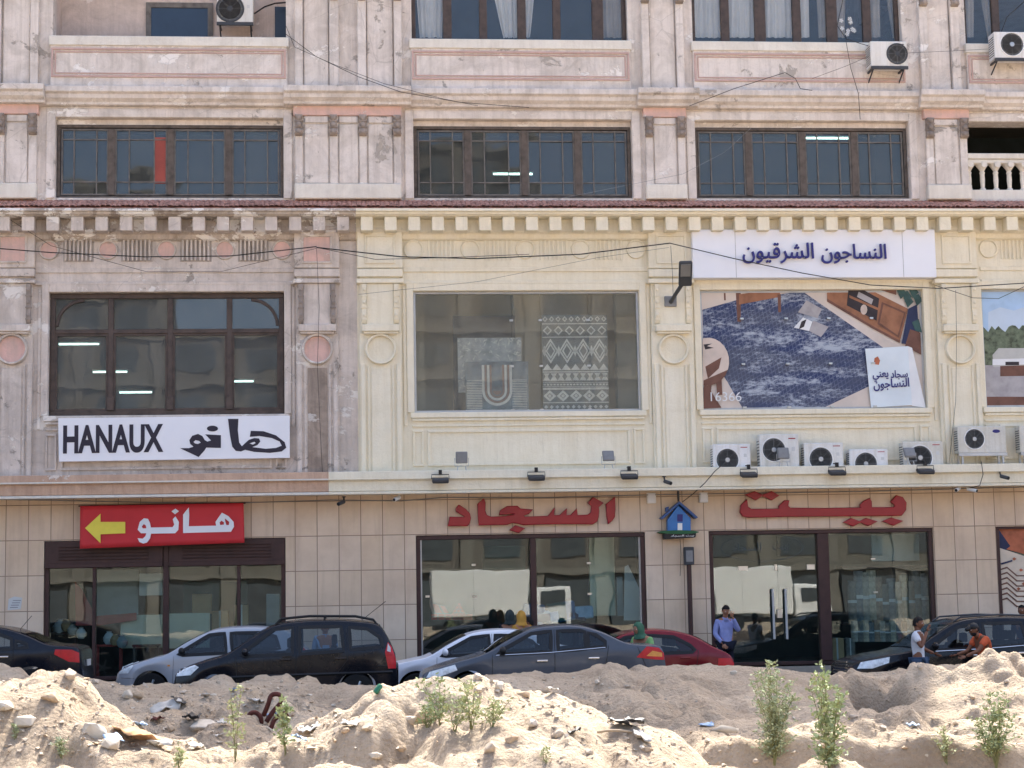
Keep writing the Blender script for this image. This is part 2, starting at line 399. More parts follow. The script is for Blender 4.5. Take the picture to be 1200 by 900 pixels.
# the mass behind: side walls, back wall, roofs, floor slabs
m = MB(); m.box(XL, XL+.4, .5, 13, -1.2, ZTOP); m.box(XCUT-.4, XCUT, .5, 13, ZTOP_R, ZTOP); m.box(XR-.4, XR, .5, 13, -1.2, ZTOP_R)
m.box(XL, XCUT, 12.6, 13, ZTOP_R, ZTOP); m.box(XL, XR, 12.6, 13, -1.2, ZTOP_R); m.build('rear_wall', M['grey'], BLD)
m = MB(); m.box(XL, XCUT, .5, 13, ZTOP-.3, ZTOP); m.box(XCUT, XR, .5, 13, ZTOP_R-.3, ZTOP_R); m.build('roof', M['midgrey'], BLD)
m = MB()
for z in (4.62, 10.55, 14.0): m.box(XL+.4, XR-.4, .5, 12.6, z, z+.3)
m.box(XL+.4, XR-.4, .0, 12.6, GZ-.25, GZ)
m.build('floor_slab', M['room'], BLD)
# ---- interior back walls and cross walls so that rooms are rooms
m = MB()
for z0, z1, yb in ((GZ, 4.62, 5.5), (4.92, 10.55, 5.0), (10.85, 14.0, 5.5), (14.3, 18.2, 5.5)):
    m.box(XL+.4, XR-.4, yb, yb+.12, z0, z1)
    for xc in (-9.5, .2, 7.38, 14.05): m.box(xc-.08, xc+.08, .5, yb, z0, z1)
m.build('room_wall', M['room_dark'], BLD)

def strip(name, mat, x0, x1, y0, z0, z1, y1=0.02, bev=.012):
    m = MB(); m.box(x0, x1, y0, y1, z0, z1); return m.build(name, mat, BLD, bevel=bev)
def frame_ring(m, x0, x1, z0, z1, t, y0, y1):
    m.box(x0, x1, y0, y1, z1-t, z1); m.box(x0, x1, y0, y1, z0, z0+t)
    m.box(x0, x0+t, y0, y1, z0+t, z1-t); m.box(x1-t, x1, y0, y1, z0+t, z1-t)
# ---- band of the floor-D ledge
def ledge(x0, x1, dy=0, dz=0, name='ledge', mat=None):
    a, b = ZL['ledge1']+dz, ZL['ledge0']+dz
    prof = [(.02, a+.02), (-.34-dy, a), (-.34-dy, a-.13), (-.27-dy, a-.17), (-.25-dy, b+.1), (-.16-dy, b+.03), (-.14-dy, b-.03), (.02, b-.05)]
    m = MB(); m.extrude_x(prof, x0, x1); return m.build(name, mat or M['grey'], BLD, bevel=.01)
pilC = [(-9.6, -6.85), (-1.14, 1.27), (6.88, 7.84), (13.51, 14.56)]
ex = [FX(-20, 100), FX(55, 100), FX(333, 100), FX(481, 100), FX(744, 105), FX(815, 105), FX(1072, 105), FX(1146, 105)]
for a, b in ((ex[1], ex[2]), (ex[3], ex[4]), (ex[5], ex[6]), (ex[7], XR)): ledge(a, b)
ledge(XL, ex[0])
for a, b in ((ex[0], ex[1]), (ex[2], ex[3]), (ex[4], ex[5]), (ex[6], ex[7])): ledge(a, b, .16, .0)
# ---- lintel moulding above windows C and jambs
for a, b in C:
    m = MB(); z0, z1 = ZL['cbot'], ZL['ctop']
    m.box(a-.2, a-.003, -.05, .03, z0, z1+.2); m.box(b+.003, b+.2, -.05, .03, z0, z1+.2); m.box(a-.003, b+.003, -.047, .03, z1+.004, z1+.197)
    m.build('window_surround', M['grey'], BLD, bevel=.012)
# ---- scroll brackets
def bracket_mb(cx, z1, h, wd, y, n=2):
    m = MB()
    prof = [(y+.02, z1), (y-.16, z1), (y-.17, z1-.08*h), (y-.12, z1-.2*h), (y-.13, z1-.32*h), (y-.09, z1-.5*h), (y-.10, z1-.66*h), (y-.13, z1-.8*h), (y-.1, z1-.93*h), (y-.04, z1-h), (y+.02, z1-h)]
    m.extrude_x(prof, cx-wd/2, cx+wd/2)
    for k in range(3):
        m.ball((cx, y-.15+.012*k, z1-h*(.14+.33*k)), wd*.34, 6, (1, .5, 1.1))
        m.box(cx-wd*.5-.012, cx+wd*.5+.012, y-.15+.02*k, y, z1-h*(.30+.3*k)-.012, z1-h*(.30+.3*k)+.012)
    return m
# ---- pilasters of floor C and D
def pil_panel(m, x0, x1, z0, z1, y0, y1, t=.035):
    """a raised field with a thin groove around it"""
    m.box(x0, x1, y0, y1, z0, z1)
def pilaster_c(x0, x1, fields, strips, brs):
    root = MB(); Y = -.10
    root.box(x0+.03, x1-.03, Y+.03, .02, ZL['cbot']+.3, 13.22)
    for a, b in strips: root.box(a, b, Y-.03, .015, ZL['cbot']+.25, 13.0)
    p = root.build('pilaster', M['grey'], BLD, bevel=.012)
    m = MB(); m.box(x0, x1, Y-.09, .018, ZL['cbot']-.03, ZL['cbot']+.32); m.build('pilaster_base', M['white_trim'], p, bevel=.02)
    m = MB(); m.box(x0-.02, x1+.02, Y-.06, .017, 13.0, 13.235); m.build('pilaster_capital', M['pink'], p, bevel=.012)
    for a, b in fields:
        m = MB(); m.box(a, b, Y-.012, .0, ZL['cbot']+.34, 12.80); m.build('shaft_panel', M['grey'], p, bevel=.012)
        m = MB(); m.box(a, b, Y-.02, .0, 12.84, 12.995); m.build('shaft_panel', M['grey'], p, bevel=.012)
    for c in brs: bracket_mb(c, 12.985, .46, .17, Y-.03).build('scroll_bracket', M['bracket'], p, smooth=True)
    return p
gx = lambda u: FX(u, 180)
pilaster_c(pilC[0][0], pilC[0][1], [(gx(-22), gx(-3)), (gx(8), gx(33))], [(gx(-40), gx(-26)), (gx(-2), gx(6)), (gx(34.5), gx(44))], [gx(2), gx(39.5)])
pilaster_c(pilC[1][0], pilC[1][1], [(gx(357), gx(385)), (gx(397.5), gx(420)), (gx(431.5), gx(460))], [(gx(346), gx(355)), (gx(386.5), gx(396)), (gx(421), gx(430)), (gx(461.5), gx(470))], [gx(350.5), gx(391), gx(425.5), gx(465.5)])
pilaster_c(pilC[2][0], pilC[2][1], [(gx(766), gx(792))], [(gx(756), gx(764.5)), (gx(793.5), gx(802))], [gx(760), gx(797.5)])
pilaster_c(pilC[3][0], pilC[3][1], [(gx(1094), gx(1122))], [(gx(1084), gx(1092.5)), (gx(1123.5), gx(1132))], [gx(1088), gx(1128)])
gd = lambda u: FX(u, 60)
def pilaster_d(strips, fields):
    x0, x1 = strips[0][0], strips[-1][1]
    m = MB()
    for a, b in strips: m.box(a, b, -.16, .015, ZL['ledge1']-.02, 18.3)
    p = m.build('pilaster', M['grey'], BLD, bevel=.012)
    for a, b in fields:
        m = MB(); m.box(a, b, -.06, .012, ZL['ledge1']-.02, 18.2); m.build('shaft_panel', M['grey'], p, bevel=.012)
    for a, b in strips: bracket_mb((a+b)/2, 16.1, .4, .17, -.16).build('scroll_bracket', M['bracket'], p, smooth=True)
pilaster_d([(gd(-26), gd(-17)), (gd(-4), gd(2)), (gd(36.5), gd(46))], [(gd(-16), gd(-5)), (gd(4), gd(35.5))])
pilaster_d([(gd(345.5), gd(355)), (gd(386), gd(397)), (gd(419), gd(429)), (gd(461.5), gd(470.5))], [(gd(356), gd(385)), (gd(430), gd(460.5))])
pilaster_d([(gd(751), gd(760)), (gd(791.5), gd(800))], [(gd(761), gd(790.5))])
pilaster_d([(gd(1076), gd(1086)), (gd(1113), gd(1123))], [(gd(1087), gd(1112))])
# ---- parapets below floor D, with a raised frame
for k, (a, b) in enumerate(D):
    m = MB(); m.box(a-.03, b+.03, -.12, .012, ZL['ledge1']-.02, ZL['dsill']-.012); p = m.build('parapet', M['grey'], BLD, bevel=.015)
    m = MB(); m.box(a-.06, b+.06, -.16, .02, ZL['dsill']-.22, ZL['dsill']); m.build('window_sill', M['white_trim'], p, bevel=.012)
    m = MB(); frame_ring(m, a-.01, b+.0, 13.86, 14.54, .05, -.155, -.11); frame_ring(m, a+.07, b-.08, 13.94, 14.46, .03, -.14, -.11)
    m.build('panel_moulding', M['pink_line'], p, bevel=.008)
# ---- roof tiles over the cornice
def tile_strip(x0, x1):
    m = MB(); x = x0; i = 0
    while x < x1:
        wd = .115+random.uniform(-.01, .012); dz = random.uniform(-.012, .012)
        z1, z0 = ZL['cbot']-.05, ZL['lip']+.03+dz
        y0 = -.62+random.uniform(-.012, .012)
        n = 5; vs = []
        for k in range(n):
            a = math.pi*k/(n-1); c = x+wd/2-math.cos(a)*wd*.5; h = math.sin(a)*.045
            vs += [(c, y0, z0+h), (c, -.02, z1+h*.5)]
        m.add(vs, [(2*k, 2*k+2, 2*k+3, 2*k+1) for k in range(n-1)])
        x += wd*.94; i += 1
    m.mat(0).extrude_x([(-.6, ZL['lip']+.02), (-.02, ZL['cbot']-.06), (-.02, ZL['lip']-.03), (-.6, ZL['lip']-.01)], x0, x1)
    return m.build('roof_tile_strip', M['tile'], BLD)
tile_strip(-12, 22)
# ---- cornice and dentils
def cornice(x0, x1, mat):
    t = ZL['lip']; b = ZL['dtop']
    prof = [(.01, t+.01), (-.66, t), (-.67, t-.06), (-.62, t-.075), (-.60, t-.12), (-.55, t-.14), (-.54, b+.005), (-.50, b), (.01, b)]
    m = MB(); m.extrude_x(prof, x0, x1); c = m.build('cornice', mat, BLD, bevel=.008)
    m = MB(); m.extrude_x([(.01, b-.005), (-.22, b-.005), (-.2, ZL['dbot']+.05), (-.12, ZL['dbot']), (-.1, ZL['dbot']-.09), (-.05, ZL['dbot']-.12), (.01, ZL['dbot']-.13)], x0, x1)
    m.build('bed_moulding', mat, c, bevel=.006)
    return c
XC = FX(417, 262)
cg, cc = cornice(XL, XC, M['cornice_left']), cornice(XC, XR, M['cream'])
x = FX(9, 262); pitch = (FX(1177, 262)-FX(9, 262))/43.0
k = -2
while True:
    cx = x+pitch*k
    if cx > 17.0: break
    m = MB(); m.box(cx-.135, cx+.135, -.52, -.2, ZL['dbot']+.01, ZL['dtop']-.004)
    left = cx < XC
    m.build('dentil', M['grey_low'] if left else M['cream'], cg if left else cc, bevel=.01); k += 1
# ---- frieze: architrave mouldings, medallions, fluted panels
def ring_medal(cx, cz, r, y, mat_r, mat_d, parent, deep=.06):
    m = MB(); m.lathe([(r*.80, 0), (r*.83, -deep), (r*.93, -deep*1.1), (r, -deep*.6), (r, .01)], (cx, y, cz), 'y', 36)
    o = m.build('medallion', mat_r, parent, smooth=True)
    m = MB(); m.lathe([(r*.83, 0), (r*.80, -.018), (1e-6, -.022)], (cx, y, cz), 'y', 32); m.build('medallion_disc', mat_d, o, smooth=True)
def flute(x0, x1, z0, z1, mat, parent, n=7):
    wd = (x1-x0)/n
    if mat is M['grey_low']: m = MB(); m.box(x0-.02, x1+.02, -.008, .006, z0-.02, z1+.02); m.build('fluted_ground', M['flute_ground'], parent)
    m = MB()
    for i in range(n): m.box(x0+wd*(i+.26), x0+wd*(i+.74), -.07 if mat is M['grey_low'] else -.03, -.006, z0, z1)
    m.build('fluted_panel', mat, parent, bevel=.01)
fz = lambda v: FZ(200, v); fzc = lambda v: FZ(615, v)
def frieze(x0, x1, mat, meds, flutes, zc, dmat, rr=.225):
    m = MB(); m.box(x0, x1, -.035, .012, zc-.52, zc-.42); m.box(x0, x1, -.064, .012, zc-.80, zc-.73); m.box(x0, x1, -.03, .012, zc+.34, zc+.4)
    fr = m.build('frieze_moulding', mat, BLD, bevel=.01)
    for c in meds: ring_medal(c, zc, rr, 0, mat, dmat, fr, .045)
    for a, b in flutes: flute(a, b, zc-.25, zc+.24, mat, fr)
fx = lambda u: FX(u, 293)
zf = FZ(200, 293)
frieze(fx(42), fx(345), M['grey_low'], [fx(u) for u in (57.5, 126.5, 195, 263.5, 330.5)], [(fx(a), fx(b)) for a, b in ((75, 109), (143, 178), (212, 247), (280, 314))], zf, M['pink'])
frieze(fx(472), fx(762), M['cream'], [fx(u) for u in (484.5, 551, 615.5, 680.5, 745)], [(fx(a), fx(b)) for a, b in ((500, 535), (566, 601), (631, 666), (696, 730))], zf, M['cream'])
frieze(fx(813), fx(1095), M['cream'], [], [], zf, M['cream'])
frieze(fx(1147), fx(1290), M['cream'], [fx(1158)], [(fx(1171), fx(1203))], zf, M['cream'])
# ---- pilasters of the mezzanine
def pilaster_b(u0, u1, um, mat, dmat, pmat, r=.36, low=None):
    h = lambda u, v: FX(u, v)
    x0, x1 = h(u0, 420), h(u1, 420); cx = h(um, 410); Y = -.12
    zc = FZ(um, 410)
    m = MB(); m.box(x0, x1, Y+.02, .015, 4.8, 8.0); m.box(x0+.02, x1-.02, Y+.02, .014, 8.0, 10.3)
    p = m.build('pilaster', mat, BLD, bevel=.012)
    zt = FZ(um, 272)
    m = MB(); zb = FZ(um, 332); m.box(x0-.03, x1+.03, Y-.06, .016, zb+.32, zt+.02); m.box(x0-.05, x1+.05, Y-.10, .017, zb-.03, zb+.07); m.box(x0-.035, x1+.035, Y-.075, .016, zb+.12, zb+.30)
    m.box(x0-.05, x1+.05, Y-.1, .017, zt+.0, zt+.1)
    m.build('pilaster_capital', mat, p, bevel=.014)
    wq = (x1-x0)*.36
    m = MB(); frame_ring(m, cx-wq, cx+wq, zb+.42, zt-.1, .045, Y-.095, Y-.055); m.build('panel_moulding', mat, p, bevel=.008)
    m = MB(); m.box(cx-wq+.05, cx+wq-.05, Y-.07, Y-.055, zb+.47, zt-.15); m.build('capital_panel', pmat, p)
    # neck between the capital and the slab
    zs1 = FZ(um, 382); 
    m = MB(); m.box(cx-.31, cx+.31, Y-.03, 0, zs1, zb-.03); m.build('neck', mat, p, bevel=.012)
    for sx in (-1, 1):
        bracket_mb(cx+sx*.36, zb-.06, zb-zs1-.1, .10, Y+.01).build('scroll_bracket', M['bracket'] if mat is M['grey_low'] else mat, p, smooth=True)
    m = MB(); m.box(cx-.42, cx+.42, Y-.17, .0, zs1-.16, zs1); m.box(cx-.38, cx+.38, Y-.13, 0, zs1-.21, zs1-.16); m.build('medallion_slab', mat, p, bevel=.014)
    ring_medal(cx, zc, r, Y+.02, mat, dmat, p, .10)
    m = MB()
    for sx in (-1, 1):
        m.box(cx+sx*.40-.05, cx+sx*.40+.05, Y-.04, .0, 4.85, zc-.33); m.box(cx+sx*.275-.025, cx+sx*.275+.025, Y-.01, .0, 4.85, zc-.36)
    m.build('shaft_strip', mat, p, bevel=.01)
    m = MB(); m.box(cx-.22, cx+.22, Y-.002, 0, 4.85, zc-.42); m.build('shaft_panel', low or mat, p, bevel=.01)
M['shaft_low'] = plaster('peeled_shaft', (172, 156, 142), (120, 108, 98), (206, 198, 190), .6, .8, 12, .6)
pilaster_b(-8, 39, 15, M['grey_low'], M['pink'], M['pink'])
pilaster_b(347, 397, 372, M['grey_low'], M['pink'], M['pink'], low=M['shaft_low'])
pilaster_b(421, 471, 446, M['cream'], M['cream'], M['cream'])
pilaster_b(763, 812, 788, M['cream'], M['cream'], M['cream'])
pilaster_b(1098, 1146, 1123, M['cream'], M['cream'], M['cream'])
# ---- surrounds of the mezzanine windows, sills and lower panels
for k, (a, b) in enumerate(B):
    mat = M['grey_low'] if k == 0 else M['cream']; z0, z1 = ZL['bbot'], ZL['btop']
    m = MB(); m.box(a-.16, a-.004, -.06, .012, z0, z1+.2); m.box(b+.004, b+.16, -.06, .012, z0, z1+.2); m.box(a-.004, b+.004, -.057, .012, z1+.004, z1+.197)
    m.box(a-.24, a-.163, -.03, .012, z0-.3, z1+.1); m.box(b+.163, b+.24, -.03, .012, z0-.3, z1+.1)
    m.build('window_surround', mat, BLD, bevel=.01)
    m = MB(); m.box(a-.1, b+.1, -.1, .012, z0-.13, z0-.005); m.box(a-.06, b+.06, -.07, .012, z0-.2, z0-.135); m.box(a-.06, b+.06, -.04, .012, z0-.33, z0-.28)
    m.build('window_sill', mat, BLD, bevel=.014)
    m = MB(); frame_ring(m, a+.28, b-.28, 5.0, z0-.4, .06, -.045, .012); frame_ring(m, a-.05, a+.2, 5.0, z0-.4, .05, -.045, .012); frame_ring(m, b-.2, b+.05, 5.0, z0-.4, .05, -.045, .012)
    m.build('panel_moulding', mat, BLD, bevel=.01)
# ---- canopy ledge over the shops
def canopy(x0, x1, mat, edge, y=-.78):
    zt = FZ(600, 550.5, y); zb = FZ(600, 577, y)
    m = MB(); m.extrude_x([(.02, zt+.03), (y-.05, zt), (y-.06, zt-.15), (y, zt-.19), (y+.02, zt-.22), (y+.02, zb+.07), (.02, zb+.09)], x0, x1)
    c = m.build('canopy', mat, BLD, bevel=.01)
    m = MB(); m.box(x0, x1, y-.075, y+.0, zt-.185, zt-.15); m.box(x0, x1, y-.03, y+.25, zb, zb+.06); m.build('canopy_edge', edge, c, bevel=.008)
    return zt, zb
XK = FX(385, 570, -.78)
CZT, CZB = canopy(XL, XK, M['rust_stone'], M['white_trim'])
canopy(XK, XR, M['cream'], M['cream'])
print('canopy', CZT, CZB)
# pale pilaster strip of cladding beside the shops
for u0, u1 in ((394, 398),): pass
# ---- windows -----------------------------------------------------------
def win(parent, name='window'): 
    o = bpy.data.objects.new(name, None); COL.objects.link(o); o.parent = parent; return o
def pane(parent, x0, x1, z0, z1, y, mat):
    m = MB(); m.box(x0, x1, y, y+.008, z0, z1); return m.build('pane', mat, parent)
def window_c(k, ulist):
    a, b = C[k]; z0, z1 = ZL['cbot']+.02, ZL['ctop']; W = win(BLD); Y = .20
    xs = [a]+[FX(u, 190, Y) for u in ulist]+[b]
    m = MB(); frame_ring(m, a+.01, b-.01, z0+.01, z1-.12, .07, Y-.05, Y+.06)
    for x in xs[1:-1]: m.box(x-.075, x+.075, Y-.055, Y+.06, z0+.1, z1-.21)
    m.build('frame', M['window_frame'], W, bevel=.008)
    m = MB(); m.box(a+.004, b-.004, Y-.04, Y+.1, z1-.117, z1-.003); m.build('lintel_board', M['grey'], W)
    g = MB()
    for i in range(len(xs)-1):
        p, q = xs[i]+(.10 if i == 0 else .075), xs[i+1]-(.10 if i == len(xs)-2 else .075)
        zz0, zz1 = z0+.1, z1-.21; h = zz1-zz0
        frame_ring(g, p, q, zz0, zz1, .035, Y-.02, Y+.03)
        for t in (.27, .75): g.box(p+(q-p)*t-.014, p+(q-p)*t+.014, Y-.015, Y+.02, zz0+.03, zz1-.03)
        for t in (.20, .84): g.box(p+.03, q-.03, Y-.012, Y+.018, zz0+h*t-.013, zz0+h*t+.013)
    g.build('glazing_bars', M['muntin'], W)
    g = MB(); rp = random.Random(40+k)
    for i in range(len(xs)-1):
        p, q = xs[i]+.09, xs[i+1]-.08
        for (t0, t1) in ((0, .27), (.27, .75), (.75, 1)):
            for (s0, s1) in ((0, .2), (.2, .84), (.84, 1)):
                o = len(g.v); a0, a1, c0, c1 = p+(q-p)*t0, p+(q-p)*t1, z0+.1+(z1-z0-.31)*s0, z0+.1+(z1-z0-.31)*s1
                g.box(a0, a1, Y+.02, Y+.026, c0, c1); g.rot(o, ((a0+a1)/2, Y+.023, (c0+c1)/2), R(rp.gauss(0, .5)), 0, R(rp.gauss(0, .7)))
    g.build('pane', M['glass_up'], W)
    return W
wc0 = window_c(0, [131, 200, 268]); window_c(1, [548, 614.5, 677]); window_c(2, [877, 940, 1001])
m = MB(); x0, x1 = FX(180.5, 190, .2), FX(195, 190, .2); m.box(x0, x1, .20, .213, FZ(190, 215, .2), FZ(190, 161, .2)); m.build('red_panel', simple('red_board', (150, 72, 62), .8), wc0)
# mezzanine window of the grey side: 4 x 2 lights with rounded upper corners
def window_b_grey():
    a, b = B[0]; z0, z1 = ZL['bbot'], ZL['btop']; W = win(BLD); Y = .16
    m = MB(); frame_ring(m, a+.01, b-.01, z0+.01, z1-.01, .11, Y-.05, Y+.06)
    xs = [FX(u, 420, Y) for u in (130, 199.5, 269)]; zt = FZ(200, 388.5, Y)
    for x in xs: m.box(x-.06, x+.06, Y-.06, Y+.06, z0+.12, z1-.12)
    m.box(a+.12, b-.12, Y-.055, Y+.06, zt-.05, zt+.05)
    for x in xs: m.box(x-.08, x+.08, Y-.09, Y-.06, z0+.12, z0+.42)
    for s, xx in ((1, a+.12), (-1, b-.12)):         # curved corner pieces
        n = 8; rr = .62; cx, cz = xx+s*rr, z1-.12-rr
        arc = [(cx-s*rr*math.cos(t*math.pi/2/n), cz+rr*math.sin(t*math.pi/2/n)) for t in range(n+1)]
        inn = [(cx-s*(rr-.07)*math.cos(t*math.pi/2/n), cz+(rr-.07)*math.sin(t*math.pi/2/n)) for t in range(n+1)]
        m.prism(arc+inn[::-1], Y-.03, Y+.05)
    m.build('frame', M['dark_wood'], W, bevel=.012)
    e = [a+.12]+xs+[b-.12]
    g = MB()
    for i in range(4):
        p, q = e[i]+(.06 if i else 0), e[i+1]-(.06 if i < 3 else 0)
        frame_ring(g, p, q, z0+.12, zt-.05, .045, Y-.03, Y+.03)
    g.build('sash', M['dark_wood'], W)
    pane(W, a+.1, b-.1, z0+.1, z1-.1, Y+.012, M['glass_b'])
window_b_grey()
# frameless display windows of the cream side
def window_b(k, ulist):
    a, b = B[k]; z0, z1 = ZL['bbot'], ZL['btop']; W = win(BLD, 'display_window'); Y = .10
    m = MB(); frame_ring(m, a+.005, b-.005, z0+.005, z1-.005, .045, Y-.03, Y+.06); m.build('frame', M['alu'], W)
    e = [a+.03]+[FX(u, 420, Y) for u in ulist]+[b-.03]
    for i in range(len(e)-1): pane(W, e[i]+.004, e[i+1]-.004, z0+.03, z1-.03, Y+.01+.004*(i % 2), M['glass_show'])
    for u in ulist:
        x = FX(u, 420, Y)
        for z in (z0+.05, z0+1.05, z0+2.1):
            m = MB(); m.box(x-.04, x+.04, Y-.1 if k == 2 else Y-.012, Y+.03, z-.02, z+.02); m.build('patch_fitting', M['steel'], W)
    return W
window_b(1, [600, 634, 690]); window_b(2, [870, 922, 972, 1022]); window_b(3, [1196])
# floor D: loggia left, windows with curtains
def window_d(k, ulist, wide=(.09,)*9):
    a, b = D[k]; z0, z1 = ZL['dsill'], ZL['dsill']+2.7; W = win(BLD); Y = .22
    m = MB(); frame_ring(m, a+.01, b-.01, z0+.005, z1-.01, .09, Y-.05, Y+.06)
    for u, wd in zip(ulist, wide):
        x = FX(u, 20, Y); m.box(x-wd, x+wd, Y-.05, Y+.06, z0+.095, z1-.1)
    m.build('frame', M['dark_wood'], W, bevel=.01)
    pane(W, a+.05, b-.05, z0+.05, z1-.05, Y+.01, M['glass_top'])
    return W
wd1 = window_d(1, [524, 566, 611, 652, 700], (.1, .09, .1, .09, .13)); wd2 = window_d(2, [849, 890, 933, 974, 1015], (.1, .13, .1, .13, .1)); wd3 = window_d(3, [1166, 1210], (.09, .09))
M['curtain'] = simple('net_curtain', (224, 220, 216), .9, 0, .1, .05)
M['curtain'].node_tree.nodes['Principled BSDF'].inputs['Emission Strength'].default_value = 0
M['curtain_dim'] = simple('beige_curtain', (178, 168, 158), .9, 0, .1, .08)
def curtain(parent, u0, u1, b0=None, b1=None, mat='curtain', Y=.42, vt=-60, vb=44, tie=None):
    """hanging cloth with folds; b0/b1: where its two edges reach at the bottom"""
    x0, x1 = FX(u0, 0, Y), FX(u1, 0, Y); y0, y1 = FX(b0 if b0 is not None else u0, vb, Y), FX(b1 if b1 is not None else u1, vb, Y)
    zt, zb = FZ(u0, vt, Y), FZ(u0, vb, Y)
    n, r = max(10, int(abs(x1-x0)/.018)), 10; m = MB(); vs = []
    ph = random.uniform(0, 6)
    for j in range(r+1):
        t = j/r; e0, e1 = x0+(y0-x0)*t**1.4, x1+(y1-x1)*t**1.4
        for i in range(n+1):
            s = i/n; x = e0+(e1-e0)*s
            fo = math.sin(s*abs(x1-x0)*46+ph+t*.8)*.022+math.sin(s*abs(x1-x0)*21+1.3*ph)*.02
            vs.append((x, Y+fo, zt+(zb-zt)*t))
    m.add(vs, [(j*(n+1)+i, j*(n+1)+i+1, (j+1)*(n+1)+i+1, (j+1)*(n+1)+i) for j in range(r) for i in range(n)])
    return m.build('curtain', M[mat], parent, smooth='all')
curtain(wd1, 486, 521, 492, 518); curtain(wd1, 572, 610, 590, 606); curtain(wd1, 613, 630, 613, 621); curtain(wd1, 704, 732, 706, 732, 'curtain_dim')
curtain(wd2, 814, 847); curtain(wd2, 852, 884); curtain(wd2, 896, 930); curtain(wd2, 936, 948); curtain(wd2, 957, 970, 960, 972, 'curtain_dim'); curtain(wd2, 978, 992, 979, 990, 'curtain_dim'); curtain(wd2, 1018, 1032, 1018, 1032, 'curtain_dim'); curtain(wd2, 1034, 1052, 1046, 1052, 'curtain_dim')
curtain(wd3, 1132, 1143, 1132, 1141, 'curtain_dim'); curtain(wd3, 1146, 1166, 1158, 1166, 'curtain_dim')
# white flower stickers on a pane
m = MB()
for u, v in ((986, 24), (997, 26), (999, 34), (993, 40), (1001, 36), (987, 33), (994, 36), (996, 22)):
    x, z = FX(u, v, .2), FZ(u, v, .2)
    for a in range(5): m.prism([(x, z), (x+.055*math.cos(a*1.257+u), z+.055*math.sin(a*1.257+u)), (x+.05*math.cos(a*1.257+.7+u), z+.05*math.sin(a*1.257+.7+u))], .205, .211)
m.build('flower_sticker', M['white'], wd2)
# loggia of bay one
a, b = D[0]; z0 = ZL['dsill']
m = MB(); m.box(a-.1, b+.1, 1.3, 1.4, z0-.6, 17.6); m.box(a-.12, a-.002, .5, 1.35, z0-.6, 17.6); m.box(b+.002, b+.12, .5, 1.35, z0-.6, 17.6); m.box(a-.1, b+.1, .5, 1.35, 17.5, 17.6); m.box(a-.1, b+.1, .5, 1.35, z0-.55, z0-.4)
lg = m.build('loggia', M['loggia'], BLD)
W = win(BLD); x0, x1 = FX(177, 28, 1.25), FX(243.5, 28, 1.25); zt, zb = FZ(210, 9, 1.25), z0-.3
m = MB(); m.box(x0, x1, 1.27, 1.302, zb, zt); m.build('pane', simple('dark_pane', (30, 42, 58), .15, 0, .6, .1), W)
m = MB(); frame_ring(m, x0-.12, x1+.12, zb-.1, zt+.12, .12, 1.24, 1.31); m.build('frame', M['muntin'], W)
m = MB(); m.box(FX(322, 20, 1.2), b+.05, 1.25, 1.31, z0-.5, FZ(320, 7, 1.2)); m.build('balcony_door', simple('door_dark', (34, 44, 58), .3), BLD)
# balcony with balusters in bay four
a, b = C[3]; z0 = ZL['cbot']
bl = MB(); bl.box(a, b, .02, .34, z0, z0+.24); bal = bl.build('balustrade', M['white_trim'], BLD, bevel=.012)
zr = FZ(1165, 181)
m = MB(); m.box(a, b, .0, .36, zr-.10, zr+.03); m.box(a, b, .04, .32, zr-.2, zr-.104); m.build('top_rail', M['white_trim'], bal, bevel=.015)
x = a+.12
while x < b:
    zb, zt = z0+.24, zr-.2; h = zt-zb
    m = MB(); m.lathe([(.075, 0), (.075, .05), (.045, .08), (.05, .16*h), (.062, .4*h), (.055, .62*h), (.07, .68*h), (.05, .74*h), (.09, .85*h), (.16, h)], (x, .18, zb), 'z', 10)
    m.lathe([(.075, 0), (.07, -.03), (1e-6, -.035)], (x, .03, zt-.04), 'y', 12)
    m.build('baluster', M['white_trim'], bal, smooth=True); x += .325
# fluorescent tubes inside the rooms
def tube_lamp(u0, u1, v, Y, where):
    x0, x1, z = FX(u0, v, Y), FX(u1, v, Y), FZ(u0, v, Y)
    t = thing('fluorescent_lamp', where, 'ceiling lamp', ((x0+x1)/2, Y, z), 'fluorescent lamps lit inside the rooms'); L = abs(x1-x0)/2
    m = MB(); m.tube([(-L, 0, 0), (L, 0, 0)], .022, 8); m.build('tube', M['tube'], t)
    m = MB(); m.box(-L-.03, L+.03, -.03, .03, .03, .07); m.build('batten', M['white'], t)
tube_lamp(69, 116, 403.5, 3.2, 'lit fluorescent tube highest behind the left dark framed window')
tube_lamp(140, 178, 460, 4.2, 'lit fluorescent tube lowest behind the left dark framed window')
tube_lamp(272, 297, 447, 4.4, 'short lit fluorescent tube at the right end of the left dark framed window')
tube_lamp(109, 149, 436, 4.6, 'dim lit fluorescent tube crossing a mullion of the left dark framed window')
tube_lamp(578, 624, 204, 3.5, 'lit fluorescent tube behind the middle small paned window')
tube_lamp(943, 994, 162, 3.5, 'lit fluorescent tube behind the right small paned window')
